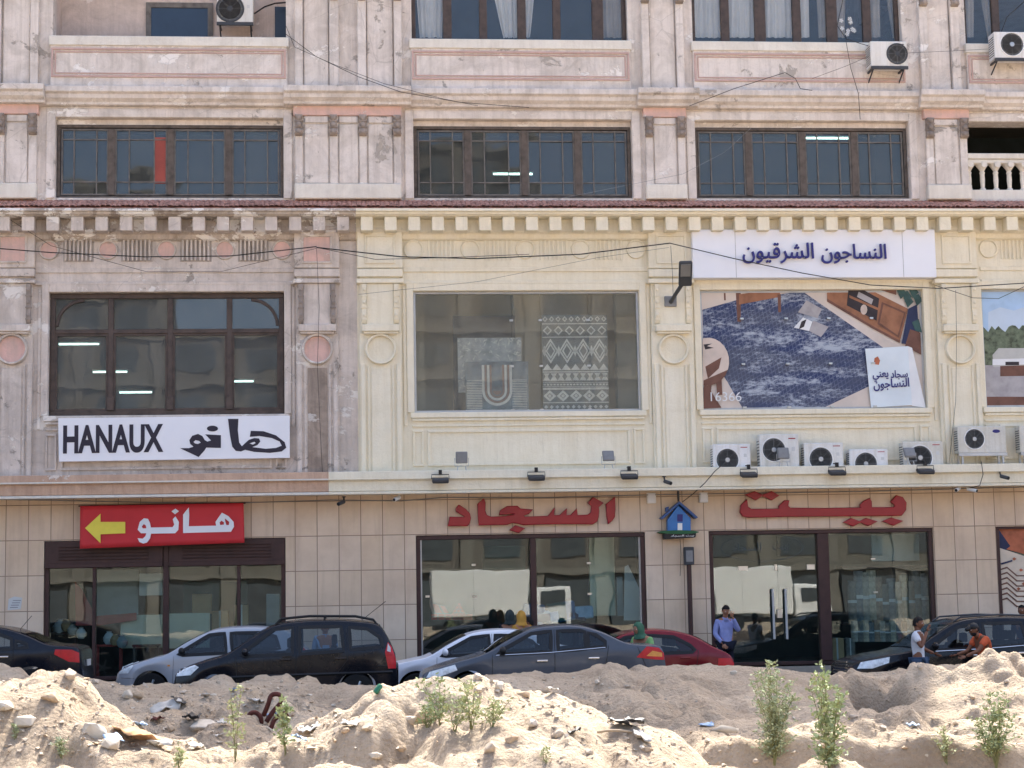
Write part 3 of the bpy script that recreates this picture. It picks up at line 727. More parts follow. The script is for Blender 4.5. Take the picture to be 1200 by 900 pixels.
# ================================================================== the ground
rs = np.random.RandomState(11)
_lat = rs.rand(256, 256)
def vnoise(x, y):
    xi, yi = np.floor(x).astype(int), np.floor(y).astype(int); fx_, fy_ = x-xi, y-yi
    fx_ = fx_*fx_*fx_*(fx_*(fx_*6-15)+10); fy_ = fy_*fy_*fy_*(fy_*(fy_*6-15)+10)
    g = lambda a, b: _lat[a & 255, b & 255]
    return (g(xi, yi)*(1-fx_)+g(xi+1, yi)*fx_)*(1-fy_)+(g(xi, yi+1)*(1-fx_)+g(xi+1, yi+1)*fx_)*fy_
def fbm(x, y, o=5, gain=.5):
    s = 0; a = 1; t = 0
    for k in range(o): s = s+a*(vnoise(x*2**k+17.3*k, y*2**k+5.1*k)-.5); t += a; a *= gain
    return s/t*2
def billow(x, y, o=4, gain=.5):
    s = 0; a = 1; t = 0
    for k in range(o): s = s+a*(1-np.abs(vnoise(x*2**k+31.7*k, y*2**k+9.9*k)*2-1)*1.0); t += a; a *= gain
    return s/t
def clods(x, y, sc, seed=0):
    """rounded lumps: domes around jittered points"""
    X, Y = x*sc, y*sc; xi, yi = np.floor(X).astype(int), np.floor(Y).astype(int); out = np.zeros_like(X)
    for a in (-1, 0, 1):
        for b in (-1, 0, 1):
            i, j = xi+a, yi+b
            jx = _lat[(i+seed) & 255, j & 255]; jy = _lat[(i+71+seed) & 255, (j+13) & 255]; rr = .25+.65*_lat[(i+5) & 255, (j+91+seed) & 255]
            d = ((X-i-jx)**2+(Y-j-jy)**2)/(rr*rr)
            out = np.maximum(out, rr*np.sqrt(np.maximum(0, 1-d)))
    return out
def sm(a, b, x):
    t = np.clip((x-a)/(b-a), 0, 1); return t*t*(3-2*t)
YC = -13.0
_crest = [(-300, 792), (-100, 790), (0, 786), (60, 786), (110, 791), (160, 799), (210, 800), (260, 800), (300, 797), (350, 793), (400, 799), (450, 798), (500, 797), (540, 792), (590, 783), (640, 779), (700, 775), (750, 781), (800, 772), (880, 775), (950, 778), (1000, 785), (1050, 779), (1100, 772), (1150, 773), (1200, 775), (1350, 775), (1600, 775)]
_cx = np.array([FX(u, v, YC) for u, v in _crest]); _cz = np.array([FZ(u, v, YC) for u, v in _crest])-.07
def at(u, v, Y): return F(u, v, Y)
PL, PC, PB = at(20, 800, -21.0), at(548, 806, -20.6), at(760, 853, -20.6)
def gauss(x, y, cx, cy, rx, ry, p=2.0):
    return np.exp(-(((np.abs(x-cx)/rx)**p)+((np.abs(y-cy)/ry)**p)))
def terrain(x, y, detail=True):
    x = np.asarray(x, float); y = np.asarray(y, float)
    st = -.018*np.clip(x, -14, 18)-.02
    wob = .35*fbm(x*.35, x*0+3.3, 3)
    yc = YC+wob
    zc = np.interp(x, _cx, _cz)
    # berm
    back = sm(-9.6, YC+.5, y-wob); tr = .22+.12*fbm(x*.3+9, y*.3, 3)
    right = sm(7.2, 9.6, x-(y+13)*.12)
    # on the left the heap before the berm stays high, in the middle a hollow lies open
    fronty = yc-1.2*0
    f = sm(yc-5.2, yc-.25, y)
    f = .62*f+.38*sm(yc-1.6, yc-.1, y)
    front = tr+(zc-tr)*f
    slope = zc-.42*sm(yc, yc-9, y)*1.0
    front = front*(1-right)+slope*right
    h = np.where(y > yc, st+(zc-st)*back, front)
    near = sm(-16.0, -19.0, y)
    # foreground level, then the heaps on it
    lvl = .40+.06*fbm(x*.25, y*.25, 2)
    h = h*(1-near*(1-right))+lvl*near*(1-right)
    hl = (PL[1]-.44)*np.clip(1.25*gauss(x, y, PL[0]-1.0, -21.2, 2.35, 1.9, 3.0), 0, 1)
    h = h+hl*(1-.0*near)
    hc = (PC[1]-.30)*np.clip(gauss(x, y, PC[0], -20.9, 1.05, 1.15, 2.2)+.55*gauss(x, y, PC[0]+.9, -22.6, 1.3, 1.6, 2.4)+.35*gauss(x, y, PC[0]-.8, -22.2, 1.1, 1.3), 0, 1)
    h = h+hc
    # the cut in front of the bank (right of the middle heap)
    cut = sm(PC[0]+1.2, PC[0]+2.3, x+.35*(y+21)+.3*fbm(x*1.2, y*1.2, 3))*(1-sm(7.0, 8.0, x-(y+21)*.25))*sm(-20.9, -21.35, y+.35*fbm(x*.9+4, x*0, 3))
    h = h-cut*.75
    # the hole in the berm
    hx, hz = at(1040, 840, -15.5)
    h = h-.95*gauss(x, y, hx, -15.2, .34, .5, 4)*1.25
    h = h+.16*gauss(x, y, hx-.1, -14.5, .9, .5)
    if detail:
        act = np.clip(sm(-9.4, -10.8, y), 0, 1)
        d = .11*fbm(x*.8, y*.8, 5, .55)+.16*(billow(x*.9+2, y*.9, 4)-.55)
        c1 = clods(x+.12*fbm(x*3, y*3, 2), y+.12*fbm(x*3+7, y*3, 2), 1.7, 3)
        c2 = clods(x, y, 4.2, 40); c3 = clods(x, y, 9.0, 90)
        msk = sm(-.25, .35, fbm(x*.5+40, y*.5, 3))
        d = d+.24*c1*msk+.13*c2*msk*sm(-.1, .3, fbm(x*.7+11, y*.7+3, 3))+.03*c3*msk+.05*(billow(x*2.6+5*fbm(x, y, 2), y*1.6, 5, .55)-.5)
        d = d+.22*(billow(x*1.15+3, y*.45+7, 4, .55)-.55)
        pit = clods(x+.1*fbm(x*4, y*4, 2), y, 1.05, 120)*sm(-.05, .3, fbm(x*.6+21, y*.5+9, 3))
        d = d-.30*pit-.07*clods(x, y, 3.1, 160)*sm(-.1, .25, fbm(x*.9+70, y*.9, 2))
        d = d-.16*sm(.62, .9, billow(x*.55+8, y*.4, 3))*sm(-.2, .2, fbm(x*.4+60, y*.4, 2))
        d = d*(1-.62*np.exp(-((y-yc)/.8)**2)*(1-.0*right))
        h = h+act*d*np.where(y > -60, 1, 0)*(1-.5*sm(-30, -40, y))-.05*act
    return h
def axis(dense0, dense1, step, far):
    a = list(np.arange(dense0, dense1+1e-6, step)); s = step; v = dense1
    while v < far: s *= 1.22; v += s; a.append(v)
    s = step; v = dense0
    while v > -far: s *= 1.22; v -= s; a.insert(0, v)
    return np.array(a)
gx_ = axis(-5.2, 10.6, .034, 420); gy_ = axis(-27, -11.2, .04, 420)
XX, YY = np.meshgrid(gx_, gy_)
ZZ = terrain(XX, YY)
nx, ny = len(gx_), len(gy_)
# under the building and far away the sheet is plain
ZZ = np.where(YY > -.3, np.minimum(ZZ, -.5), ZZ)
me = bpy.data.meshes.new('ground'); me.vertices.add(nx*ny)
me.vertices.foreach_set('co', np.stack([XX, YY, ZZ], -1).reshape(-1).astype(np.float32))
ii = np.arange(nx*ny).reshape(ny, nx)
q = np.stack([ii[:-1, :-1], ii[:-1, 1:], ii[1:, 1:], ii[1:, :-1]], -1).reshape(-1, 4)
me.loops.add(q.size); me.loops.foreach_set('vertex_index', q.reshape(-1).astype(np.int32))
me.polygons.add(len(q)); me.polygons.foreach_set('loop_start', np.arange(0, q.size, 4, dtype=np.int32)); me.polygons.foreach_set('loop_total', np.full(len(q), 4, np.int32))
me.polygons.foreach_set('use_smooth', np.ones(len(q), bool)); me.update(); me.validate()
def dirt():
    k = NT('dry_dirt'); v = k.co()
    c = k.ramp(k.noise(v, .7, 8, .65, .3), [(.28, lin((166, 149, 128))), (.5, lin((193, 175, 153))), (.72, lin((210, 194, 172)))])
    c = k.mix(k.ramp(k.noise(v, 9, 6, .7), [(.45, G0), (.75, (.5, .5, .5))]), c, lin((140, 120, 98)))
    c = k.mix(k.ramp(k.noise(v, 34, 3, .6), [(.66, G0), (.74, (.6, .6, .6))]), c, lin((214, 204, 190)))
    c = k.mix(k.ramp(k.noise(v, 2.3, 6, .7), [(.58, G0), (.72, (.5, .5, .5))]), c, lin((176, 152, 122)))
    k.base(c, .95, 0, .15)
    vo = k.n('TexVoronoi'); vo.inputs['Scale'].default_value = 22; k.l(v, vo.inputs['Vector'])
    h = k.math('ADD', k.math('MULTIPLY', k.noise(v, 16, 9, .72), 1.0), k.math('MULTIPLY', vo.outputs['Distance'], -.35))
    k.bump(h, 1.0, .07); return k.m
M['dirt'] = dirt(); me.materials.append(M['dirt'])
g = bpy.data.objects.new('ground', me); COL.objects.link(g); tag(g, kind='structure')
def hz_(x, y): return float(terrain(np.array([x]), np.array([y]))[0])
# street and pavement
M['asphalt'] = simple('asphalt', (78, 76, 74), .9, 0, .2, .2, 5)
M['paving'] = simple('pavement_slabs', (150, 140, 128), .85, 0, .2, .15, 3)
def sheet(name, x0, x1, y0, y1, dz, mat, n=24, thick=.3):
    m = MB()
    for i in range(n):
        a, b = x0+(x1-x0)*i/n, x0+(x1-x0)*(i+1)/n; za, zb = zs(a)+dz, zs(b)+dz
        m.quad((a, y0, za), (b, y0, zb), (b, y1, zb), (a, y1, za)); m.quad((a, y0, za-thick), (b, y0, zb-thick), (b, y0, zb), (a, y0, za))
    return tag(m.build(name, mat), kind='structure')
sheet('street', -60, 60, -9.6, -2.0, .012, M['asphalt'])
sheet('pavement', -60, 60, -1.9, .35, .16, M['paving'])
sheet('kerb', -60, 60, -2.05, -1.9, .165, M['midgrey'])
m = MB(); m.box(XL, XR, -.35, .0, -.4, GZ-.02); tag(m.build('shop_plinth_step', M['paving']), 'low stone step running along under the shop fronts', 'step')

# ================================================================== across the street, behind the viewer (seen in the panes)
M['opp1'] = plaster('opposite_plaster', (116, 112, 103), (88, 83, 76), (134, 130, 122), .7, .4, 21)
M['opp2'] = plaster('opposite_plaster_grey', (112, 106, 98), (80, 76, 70), (140, 134, 126), .7, .5, 22)
M['opp_trim'] = plaster('opposite_trim', (122, 118, 110), (94, 90, 83), (140, 136, 128), .7, .4, 23)
M['opp_win'] = simple('opposite_window', (70, 75, 78), .4, 0, .4, .2)
def opposite(x0, x1, y, h, mat, label, bays, storeys):
    o = thing('apartment_block', label, 'building', ((x0+x1)/2, y, 0), 'buildings across the open ground')
    ox = (x0+x1)/2; m = MB(); m.box(x0-ox, x1-ox, -12, 0, -2, h); m.build('wall', mat, o)
    m = MB(); bw = (x1-x0)/bays; sh = (h-4)/storeys
    for j in range(storeys+1):
        m2 = MB(); z = 3.8+sh*j; m2.box(x0-ox-.2, x1-ox+.2, .0, .45, z, z+.4); m2.build('ledge', M['opp_trim'], o)
    for i in range(bays+1): m.box(x0-ox+bw*i-.45, x0-ox+bw*i+.45, 0, .3, -1, h)
    m.build('pilaster', M['opp_trim'], o)
    m = MB()
    for i in range(bays):
        for j in range(storeys): m.box(x0-ox+bw*(i+.25), x0-ox+bw*(i+.75), .01, .08, 4.9+sh*j, 3.6+sh*(j+1)-.5)
        m.box(x0-ox+bw*(i+.12), x0-ox+bw*(i+.88), .01, .5, 0, 3.4)
    m.build('window', M['opp_win'], o)
opposite(-34, 2, -88, 21, M['opp1'], 'cream block of flats across the ground, mirrored in the left panes', 7, 5)
opposite(3.5, 22, -84, 24, M['opp2'], 'grey ornate block across the ground, mirrored in the middle panes', 4, 6)
opposite(25, 60, -90, 17, M['opp1'], 'lower cream block across the ground, mirrored in the right panes', 7, 4)
opposite(-2, 13, -97, 37, M['opp2'], 'tall grey tower behind the ornate block, mirrored in the upper panes', 4, 9)  # unseen towers, added to make the reflections in the upper panes uneven
opposite(-30, -14, -99, 33, M['opp1'], 'tall cream tower at the left, mirrored in the upper panes', 4, 8)
def box_truck(u0, u1, v0, v1, Yv, label):
    x0, x1 = FX(u0, v0, Yv), FX(u1, v0, Yv); z0, z1 = FZ(u0, v1, Yv), FZ(u0, v0, Yv); cx = (x0+x1)/2; L = (x1-x0)/2
    gz = .3
    t = thing('box_truck', label, 'truck', (cx, -Yv, gz), 'white vehicles parked behind the viewer')
    m = MB(); m.box(-L, L, -2.2, 0, z0-gz, z1-gz); m.build('cargo_box', M['white'], t, bevel=.06, seg=3)
    m = MB(); m.extrude_x([(0, .5), (0, 1.7), (-.1, 2.3), (-2.0, 2.3), (-2.2, 1.7), (-2.2, .5)], L+.1, L+1.9); m.build('cab', M['white'], t, bevel=.08, seg=3)
    m = MB(); m.box(L+.5, L+1.6, -.02, .05, 1.45, 2.1); m.build('window', M['opp_win'], t)
    m = MB(); m.box(-L, L+1.9, -2.0, -.2, .42, .62); m.build('chassis', M['black'], t)
    for wx in (-L+1.0, L+1.0):
        for wy in (-.25, -1.95): 
            m = MB(); m.lathe([(.2, -.14), (.42, -.12), (.44, 0), (.42, .12), (.2, .14)], (wx, wy, .44), 'y', 20); m.build('wheel', M['black'], t, smooth=True)
box_truck(506, 622, 671, 723, 46, 'white box truck mirrored in the middle shop window')
box_truck(838, 930, 664, 722, 50, 'white box truck mirrored in the glass shop door')
# ================================================================== shop fronts
Yg = .14
def shopfront(k, bars, top, joints=(), edge=False):
    a, b = A[k]; z0, z1 = GZ, ZL['stop']; W = win(BLD, 'shop_front')
    m = MB(); m.box(a+.01, b-.01, Yg-.1, Yg+.08, z1-top, z1-.006); m.box(a+.006, a+.1, Yg-.09, Yg+.08, z0+.09, z1-top); m.box(b-.1, b-.006, Yg-.09, Yg+.08, z0+.09, z1-top); m.box(a+.008, b-.008, Yg-.08, Yg+.08, z0+.003, z0+.088)
    for u, wd in bars: x = FX(u, 690, Yg); m.box(x-wd/2, x+wd/2, Yg-.12, Yg+.09, z0+.09, z1-top)
    m.build('frame', M['maroon'], W, bevel=.008)
    e = [a+.05]+sorted([FX(u, 690, Yg) for u, w_ in bars]+[FX(u, 690, Yg) for u in joints])+[b-.05]
    for i in range(len(e)-1): pane(W, e[i]+.003, e[i+1]-.003, z0+.06, z1-top+.02, Yg+.004*(i % 2), M['glass_shop'])
    if edge:
        m = MB(); m.box(a+.1, a+.135, Yg-.03, Yg+.04, z0+.09, z1-top); m.box(b-.135, b-.1, Yg-.03, Yg+.04, z0+.09, z1-top); m.build('edge_profile', M['alu'], W)
    return W
W0 = shopfront(0, [(195, .12), (111, .07), (280, .07)], .05)
W1 = shopfront(1, [(625, .13)], .1, (555, 691), True)
W2 = shopfront(2, [(965, .26)], .09, (870, 912, 1030))
W3 = shopfront(3, [], .06)
# roller shutters half drawn on the grey shop
def shutter(u0, u1):
    x0, x1 = FX(u0, 645, .05), FX(u1, 645, .05); zt, zb = ZL['stop']-.01, FZ(190, 664, .03)
    m = MB(); m.box(x0, x1, .0, .035, zb, zt)
    n = 5; h = (zt-zb-.24)/n
    for i in range(n): m.box(x0+.3, x1-.3, -.03, -.002, zb+.15+h*i+.02, zb+.15+h*(i+1)-.03)
    m.box(x0, x1, -.045, -.003, zb, zb+.1)
    m.build('roller_shutter', M['maroon'], W0, bevel=.006)
shutter(53, 191); shutter(198, 334)
# patch fittings, door handles and lock of the glass door
for u, v in ((555, 662), (501, 699), (556, 699), (690, 660), (691, 696)):
    x, z = F(u, v, Yg); m = MB(); m.box(x-.045, x+.045, Yg-.02, Yg+.03, z-.025, z+.025); m.build('patch_fitting', M['steel'], W1, bevel=.004)
for u, v, a_, b_ in ((870.5, 666, .11, .05), (909, 665, .03, .07), (950, 664.5, .09, .06), (1023, 655, .05, .02), (1026, 694, .05, .02)):
    x, z = F(u, v, Yg); m = MB(); m.box(x-a_, x+a_, Yg-.025, Yg+.03, z-b_, z+b_); m.build('patch_fitting', M['steel'], W2, bevel=.004)
x, z = F(913.5, 719, Yg); m = MB(); m.box(x-.06, x+.06, Yg-.04, Yg+.04, z-.1, z+.1); m.build('door_lock', M['steel'], W2, bevel=.004)
M['handle'] = simple('brushed_handle', (186, 184, 180), .5, 0, .5, .05)
for u in (906.5, 921.5):
    x = FX(u, 720, Yg-.1); zt, zb = FZ(u, 690, Yg-.1), FZ(u, 749, Yg-.1)
    m = MB(); m.tube([(x, Yg-.1, zb), (x, Yg-.1, zt)], .028, 10)
    for z in (zb+.15, zt-.15): m.tube([(x, Yg-.1, z), (x, Yg+.02, z)], .014, 8)
    m.build('door_handle', M['handle'], W2, smooth=True)
# etched oval and lettering on the glass door
M['etch'] = simple('etched_glass', (78, 90, 92), .8, 0, .2, .05)
ox, oz = F(893, 642, Yg); 
ro, ri = circ(ox, oz, .95, .31, 48), circ(ox, oz, .935, .298, 48)
m = MB()
for i in range(48):
    j = (i+1) % 48; m.quad((ro[i][0], Yg-.008, ro[i][1]), (ro[j][0], Yg-.008, ro[j][1]), (ri[j][0], Yg-.008, ri[j][1]), (ri[i][0], Yg-.008, ri[i][1]))
m.build('etched_oval', M['etch'], W2)
mobj('etched_lettering', fit_text(text_mesh('\uFEA9\uFE8E\uFEA0\uFEB4\uFEDF\uFE8D', .02), *[FX(858, 640, Yg), FX(892, 640, Yg)], FZ(870, 648, Yg), FZ(870, 636, Yg), Yg-.008, 0, .1), M['etch'], W2)
mobj('etched_lettering', fit_text(text_mesh('\uFE96\uFEF4\uFE91', .02), FX(905, 640, Yg), FX(924, 640, Yg), FZ(910, 648, Yg), FZ(910, 635, Yg), Yg-.008, 0, .1), M['etch'], W2)
# brick pyramid decal inside the middle shop window
M['brick_red'] = simple('decal_red', (134, 58, 50), .7, 0, .3, .15, 6)
m = MB(); Zp = lambda u, v: F(u, v, Yg+.05)
def dquad(*uv): m.prism([Zp(*p) for p in uv], Yg+.044, Yg+.05)
for r in range(5):
    v1 = 706+4.0*r+.3; v0 = v1+3.3; w1 = 13.0*(r+.15)/5; w0 = 13.0*(r+1)/5; cx = 538
    if r == 0: dquad((cx-w0+.2, v0), (cx+w0-.2, v0), (cx, v1)); continue
    nb = r+1; 
    for q_ in range(nb):
        a0, a1 = q_/nb, (q_+1)/nb-.07
        dquad((cx-w0+2*w0*a0, v0), (cx-w0+2*w0*a1, v0), (cx-w1+2*w1*a1, v1), (cx-w1+2*w1*a0, v1))
dquad((507, 707.5), (513.5, 709), (519, 718.5), (510.5, 718.5)); dquad((515, 709.5), (521, 710.5), (526, 718.5), (520.5, 718.5))
for r, (v1, v0) in enumerate(((719.5, 722.3), (723.2, 726.5))):
    u = 505.5+r*.0
    while u < 554: dquad((u, v0), (min(u+7.2, 556), v0), (min(u+7.2, 556), v1), (u, v1)); u += 8.2
d = m.build('brick_pyramid_decal', M['brick_red']); tag(d, 'red brick pyramid and wall decal on the middle shop window', 'decal')

# ================================================================== goods in the shops
def rough_box(name, u0, u1, v0, v1, Y, d, mat, label, cat, group=None, lid=None):
    x0, x1 = FX(u0, v1, Y), FX(u1, v1, Y); z0, z1 = FZ(u0, v1, Y), FZ(u0, v0, Y)
    t = thing(name, label, cat, ((x0+x1)/2, Y+d/2, z0), group); L = (x1-x0)/2
    m = MB(); m.box(-L, L, -d/2, d/2, 0, z1-z0); m.build('carton' if 'box' in name else 'panel', mat, t, bevel=.012)
    if lid:
        m = MB(); m.box(-L*.12, L*.12, -d/2-.004, d/2, (z1-z0)*.0, (z1-z0)+.004); m.build('tape', lid, t)
    return t
M['card'] = simple('cardboard', (176, 146, 110), .85, 0, .2, .15, 3)
M['board_cream'] = simple('cream_board', (196, 194, 172), .8, 0, .2, .06)
M['board_grey'] = simple('grey_board', (150, 156, 156), .8, 0, .2, .08)
M['teal'] = simple('dark_teal_board', (52, 82, 82), .8, 0, .2, .12)
M['redwood'] = simple('red_lacquer', (150, 52, 46), .6, 0, .4, .15)
rough_box('display_board', 113, 162, 668, 722, 1.6, .05, M['board_grey'], 'tall grey board standing left inside the grey shop', 'board')
rough_box('display_board', 141, 190, 721, 760, .9, .05, M['board_cream'], 'low cream board left of the mullion in the grey shop', 'board')
rough_box('display_board', 198, 246, 719, 760, .9, .05, M['board_cream'], 'low cream board right of the mullion in the grey shop', 'board')
rough_box('display_board', 215, 290, 682, 750, 2.4, .06, M['teal'], 'dark teal board at the back of the grey shop', 'board')
rough_box('picture_board', 225, 248, 696, 720, 1.7, .05, M['card'], 'framed landscape picture leaning in the grey shop', 'picture')
rough_box('carton_box', 248, 267, 716, 740, 1.5, .5, M['card'], 'brown carton standing on the floor of the grey shop', 'box', None, M['offwhite'])
rough_box('carton_box', 275, 291, 709, 735, 1.2, .4, M['card'], 'smaller brown carton by the thin bar of the grey shop window', 'box', None, M['offwhite'])
rough_box('display_board', 312, 328, 696, 735, .9, .08, M['board_grey'], 'narrow grey stand at the right edge of the grey shop', 'stand')
rough_box('display_board', 163, 190, 672, 698, 1.2, .4, M['offwhite'], 'white cabinet hanging high in the grey shop', 'cabinet')
# red sloping banner leaning in the grey shop
p = [F(u, v, .8) for u, v in ((88, 682), (96, 690), (112, 722), (160, 718), (160, 727), (116, 733), (89, 733))]
cx = sum(a for a, b in p)/len(p); z0 = min(b for a, b in p)
m = MB(); m.prism([(a-cx, b-z0) for a, b in p], -.03, .03); o = m.build('slanted_panel', M['redwood']); o.location = (cx, .8, z0); tag(o, 'red slanted panel leaning behind the grey shop window', 'panel')
def stool(u, v, Y, mat, label):
    x, z = F(u, v, Y); t = thing('small_table', label, 'table', (x, Y, GZ), 'small tables in the grey shop'); h = z-GZ
    m = MB(); m.box(-.3, .3, -.2, .2, h-.05, h); m.build('tabletop', mat, t, bevel=.01)
    for sx in (-1, 1):
        for sy in (-1, 1): m = MB(); m.box(sx*.26-.02, sx*.26+.02, sy*.16-.02, sy*.16+.02, 0, h-.05); m.build('leg', mat, t)
stool(128, 755, 1.0, M['redwood'], 'red lacquered table low in the grey shop'); stool(172, 755, .8, M['dark_wood'], 'dark small table beside the cream board'); stool(75, 740, 1.3, M['dark_wood'], 'dark small table at the left end of the grey shop')
random.seed(5)
for i, (u, v, Y, r) in enumerate(((70, 735, 1.2, .16), (78, 733, 1.1, .13), (85, 738, 1.0, .12), (128, 748, .9, .14), (135, 750, .8, .12), (143, 752, .75, .13), (95, 742, .9, .12))):
    x, z = F(u, v, Y); m = MB(); m.lathe([(r*.5, 0), (r*.9, r*.5), (r, r*1.1), (r*.6, r*1.7), (r*.35, r*1.9), (r*.45, r*2.1)], (0, 0, 0), 'z', 14)
    o = m.build('vase', [M['offwhite'], M['card'], M['board_grey']][i % 3], None, smooth=True); o.location = (x, Y, z-r)
    tag(o, ['pale', 'brown', 'grey'][i % 3]+' round vase among the clutter of the grey shop', 'vase', 'vases in the grey shop')
# carpets on display on the first floor
def patterned_rug(name, u0, u1, v0, v1, Y, label, kind):
    x0, x1, z0, z1 = FX(u0, v1, Y), FX(u1, v1, Y), FZ(u0, v1, Y), FZ(u0, v0, Y); w_, h_ = x1-x0, z1-z0
    o = MB(); o.box(0, w_, 0, .03, 0, h_); o.cur = 1
    def P(*pts): o.prism([(a*w_, b*h_) for a, b in pts], -.006, -.001)
    def band(a, b): P((0, a), (1, a), (1, b), (0, b))
    def dia(cx, cz, rx, rz, t=.0):
        if t:
            for q_ in range(4):
                A_ = [(cx+rx, cz), (cx, cz+rz), (cx-rx, cz), (cx, cz-rz)]; B_ = [(cx+rx*(1-t), cz), (cx, cz+rz*(1-t)), (cx-rx*(1-t), cz), (cx, cz-rz*(1-t))]
                P(A_[q_], A_[(q_+1) % 4], B_[(q_+1) % 4], B_[q_])
        else: P((cx+rx, cz), (cx, cz+rz), (cx-rx, cz), (cx, cz-rz))
    if kind == 0:
        for i in range(12): dia((i+.5)/12, .035, .03, .02)
        band(.075, .085)
        for i in range(5): dia((i+.5)/5, .15, .095, .06, .5); dia((i+.5)/5, .15, .03, .02)
        band(.215, .235); band(.245, .25)
        for i in range(20): P((i/20+.008, .26), ((i+1)/20-.008, .26), ((i+1)/20-.008, .275), (i/20+.008, .275))
        band(.285, .29)
        for i in range(9): P((i/9, .31), ((i+1)/9, .31), ((i+.5)/9, .37))
        for i in range(9): P(((i+.1)/9, .385), ((i+.9)/9, .385), ((i+.5)/9, .335))
        band(.395, .405)
        for i in range(7): P((i/7, .42), ((i+1)/7, .42), ((i+.5)/7, .485)); 
        for i in range(4): dia((i+.5)/4, .62, .12, .13, .22); dia((i+.5)/4, .62, .075, .085, .3)
        for i in range(5): dia(i/4 if 0 < i < 4 else abs(i/4-.03), .62, .03, .06)
        band(.76, .77); band(.90, .91)
        for i in range(6): dia((i+.5)/6, .835, .07, .05, .35)
        for i in range(10): dia((i+.5)/10, .955, .04, .03, .5)
    elif kind == 1:
        for i in range(18):
            z = .03+i*.034
            P((.02, z), (.26, z), (.26, z+.014), (.02, z+.014)); P((.74, z), (.97, z), (.97, z+.014), (.74, z+.014))
        band(.0, .012)
        for k_, (r0, r1) in enumerate(((.24, .20), (.195, .165), (.155, .12), (.115, .085))):
            o.cur = 1 if k_ % 2 == 0 else 2
            n = 14; asp = w_/h_
            pts = [(.5-r0*math.cos(math.pi*t/n), .40-r0*asp*math.sin(math.pi*t/n)) for t in range(n+1)]; inn = [(.5-r1*math.cos(math.pi*t/n), .40-r1*asp*math.sin(math.pi*t/n)) for t in range(n+1)]
            for t in range(n): P(pts[t], pts[t+1], inn[t+1], inn[t])
            P((.5-r0, .4), (.5-r1, .4), (.5-r1, .93), (.5-r0, .93)); P((.5+r1, .4), (.5+r0, .4), (.5+r0, .93), (.5+r1, .93))
        o.cur = 2; n = 12; P(*[(.5-.07*math.cos(math.pi*t/n), .40-.07*w_/h_*math.sin(math.pi*t/n)) for t in range(n+1)])
    else:
        rr = random.Random(3)
        for i in range(260):
            a, b = rr.random(), rr.random(); s = rr.uniform(.012, .05); t = rr.uniform(0, 3.1)
            q_ = [(a+s*math.cos(t), b+s*math.sin(t)), (a+s*.25*math.cos(t+1.6), b+s*.25*math.sin(t+1.6)), (a-s*math.cos(t), b-s*math.sin(t)), (a-s*.25*math.cos(t+1.6), b-s*.25*math.sin(t+1.6))]
            P(*[(min(1, max(0, c)), min(1, max(0, d_))) for c, d_ in q_])
    mats = [[M['rug_grey'], M['rug_white'], M['rug_rose']], [M['rug_slate'], M['rug_white'], M['rug_rose']], [M['rug_pale'], M['rug_white'], M['rug_rose']]][kind]
    ob = o.build(name, mats); ob.location = (x0, Y, z0); tag(ob, label, 'carpet'); return ob
M['rug_grey'] = simple('rug_grey', (120, 124, 126), .95, 0, .1, .25, 9); M['rug_white'] = simple('rug_white', (236, 236, 232), .95, 0, .1, .12, 9)
M['rug_slate'] = simple('rug_slate', (124, 136, 146), .95, 0, .1, .4, 3); M['rug_rose'] = simple('rug_rose', (158, 126, 112), .95, 0, .1, .15, 9); M['rug_pale'] = simple('rug_pale', (176, 182, 186), .95, 0, .1, .3, 5)
patterned_rug('hanging_carpet', 637, 714, 369, 481, .7, 'grey and white geometric carpet with diamonds hung in the upper show window', 0)
patterned_rug('hanging_carpet', 546, 620, 424, 481, .55, 'slate striped carpet with a rose arch hung in the upper show window', 1)
patterned_rug('hanging_carpet', 537, 612, 396, 460, .72, 'pale mottled carpet behind the striped one in the upper show window', 2)
m = MB(); x0, x1, z0, z1 = FX(531, 400, .9), FX(604, 400, .9), FZ(531, 481, .9), FZ(531, 370, .9); m.box(0, x1-x0, 0, .05, 0, z1-z0); o = m.build('hanging_carpet', simple('dark_carpet', (70, 70, 72), .95, 0, .1, .5, 3)); o.location = (x0, .9, z0); tag(o, 'dark plain carpet hung behind the mottled one in the upper show window', 'carpet')
m = MB()
for u in (460, 480, 620, 740, 790):
    x = FX(u, 410, 1.6); m.box(x-.35, x+.35, 1.6, 2.0, 4.92, 10.5)
m.box(FX(470, 400, 3), FX(775, 400, 3), 3.2, 3.3, 4.92, 10.5); m.build('show_room_column', M['room_beige'], BLD)
# rug rolls and shelves in the right shop
M['roll'] = [simple('rug_roll', c, .95, 0, .1, .3, 8) for c in ((166, 158, 146), (122, 118, 112), (186, 172, 152), (120, 124, 126), (160, 136, 118))]
random.seed(9)
def roll(u, v0, v1, Y, r, i, label, group):
    x, zb, zt = FX(u, v1, Y), FZ(u, v1, Y), FZ(u, v0, Y); t = thing('rug_roll', label, 'rolled carpet', (x, Y, zb), group)
    m = MB(); prof = [(r*.2, 0), (r, 0), (r*1.02, (zt-zb)*.5), (r, zt-zb), (r*.75, zt-zb), (r*.72, zt-zb-.03), (r*.2, zt-zb-.03)]
    m.lathe(prof, (0, 0, 0), 'z', 14); m.build('roll', M['roll'][i % 5], t, smooth=True)
    m = MB(); m.lathe([(r*1.03, (zt-zb)*.45), (r*1.035, (zt-zb)*.52)], (0, 0, 0), 'z', 14); m.build('band', M['offwhite'], t)
names = ['grey', 'charcoal', 'beige', 'slate', 'brown']
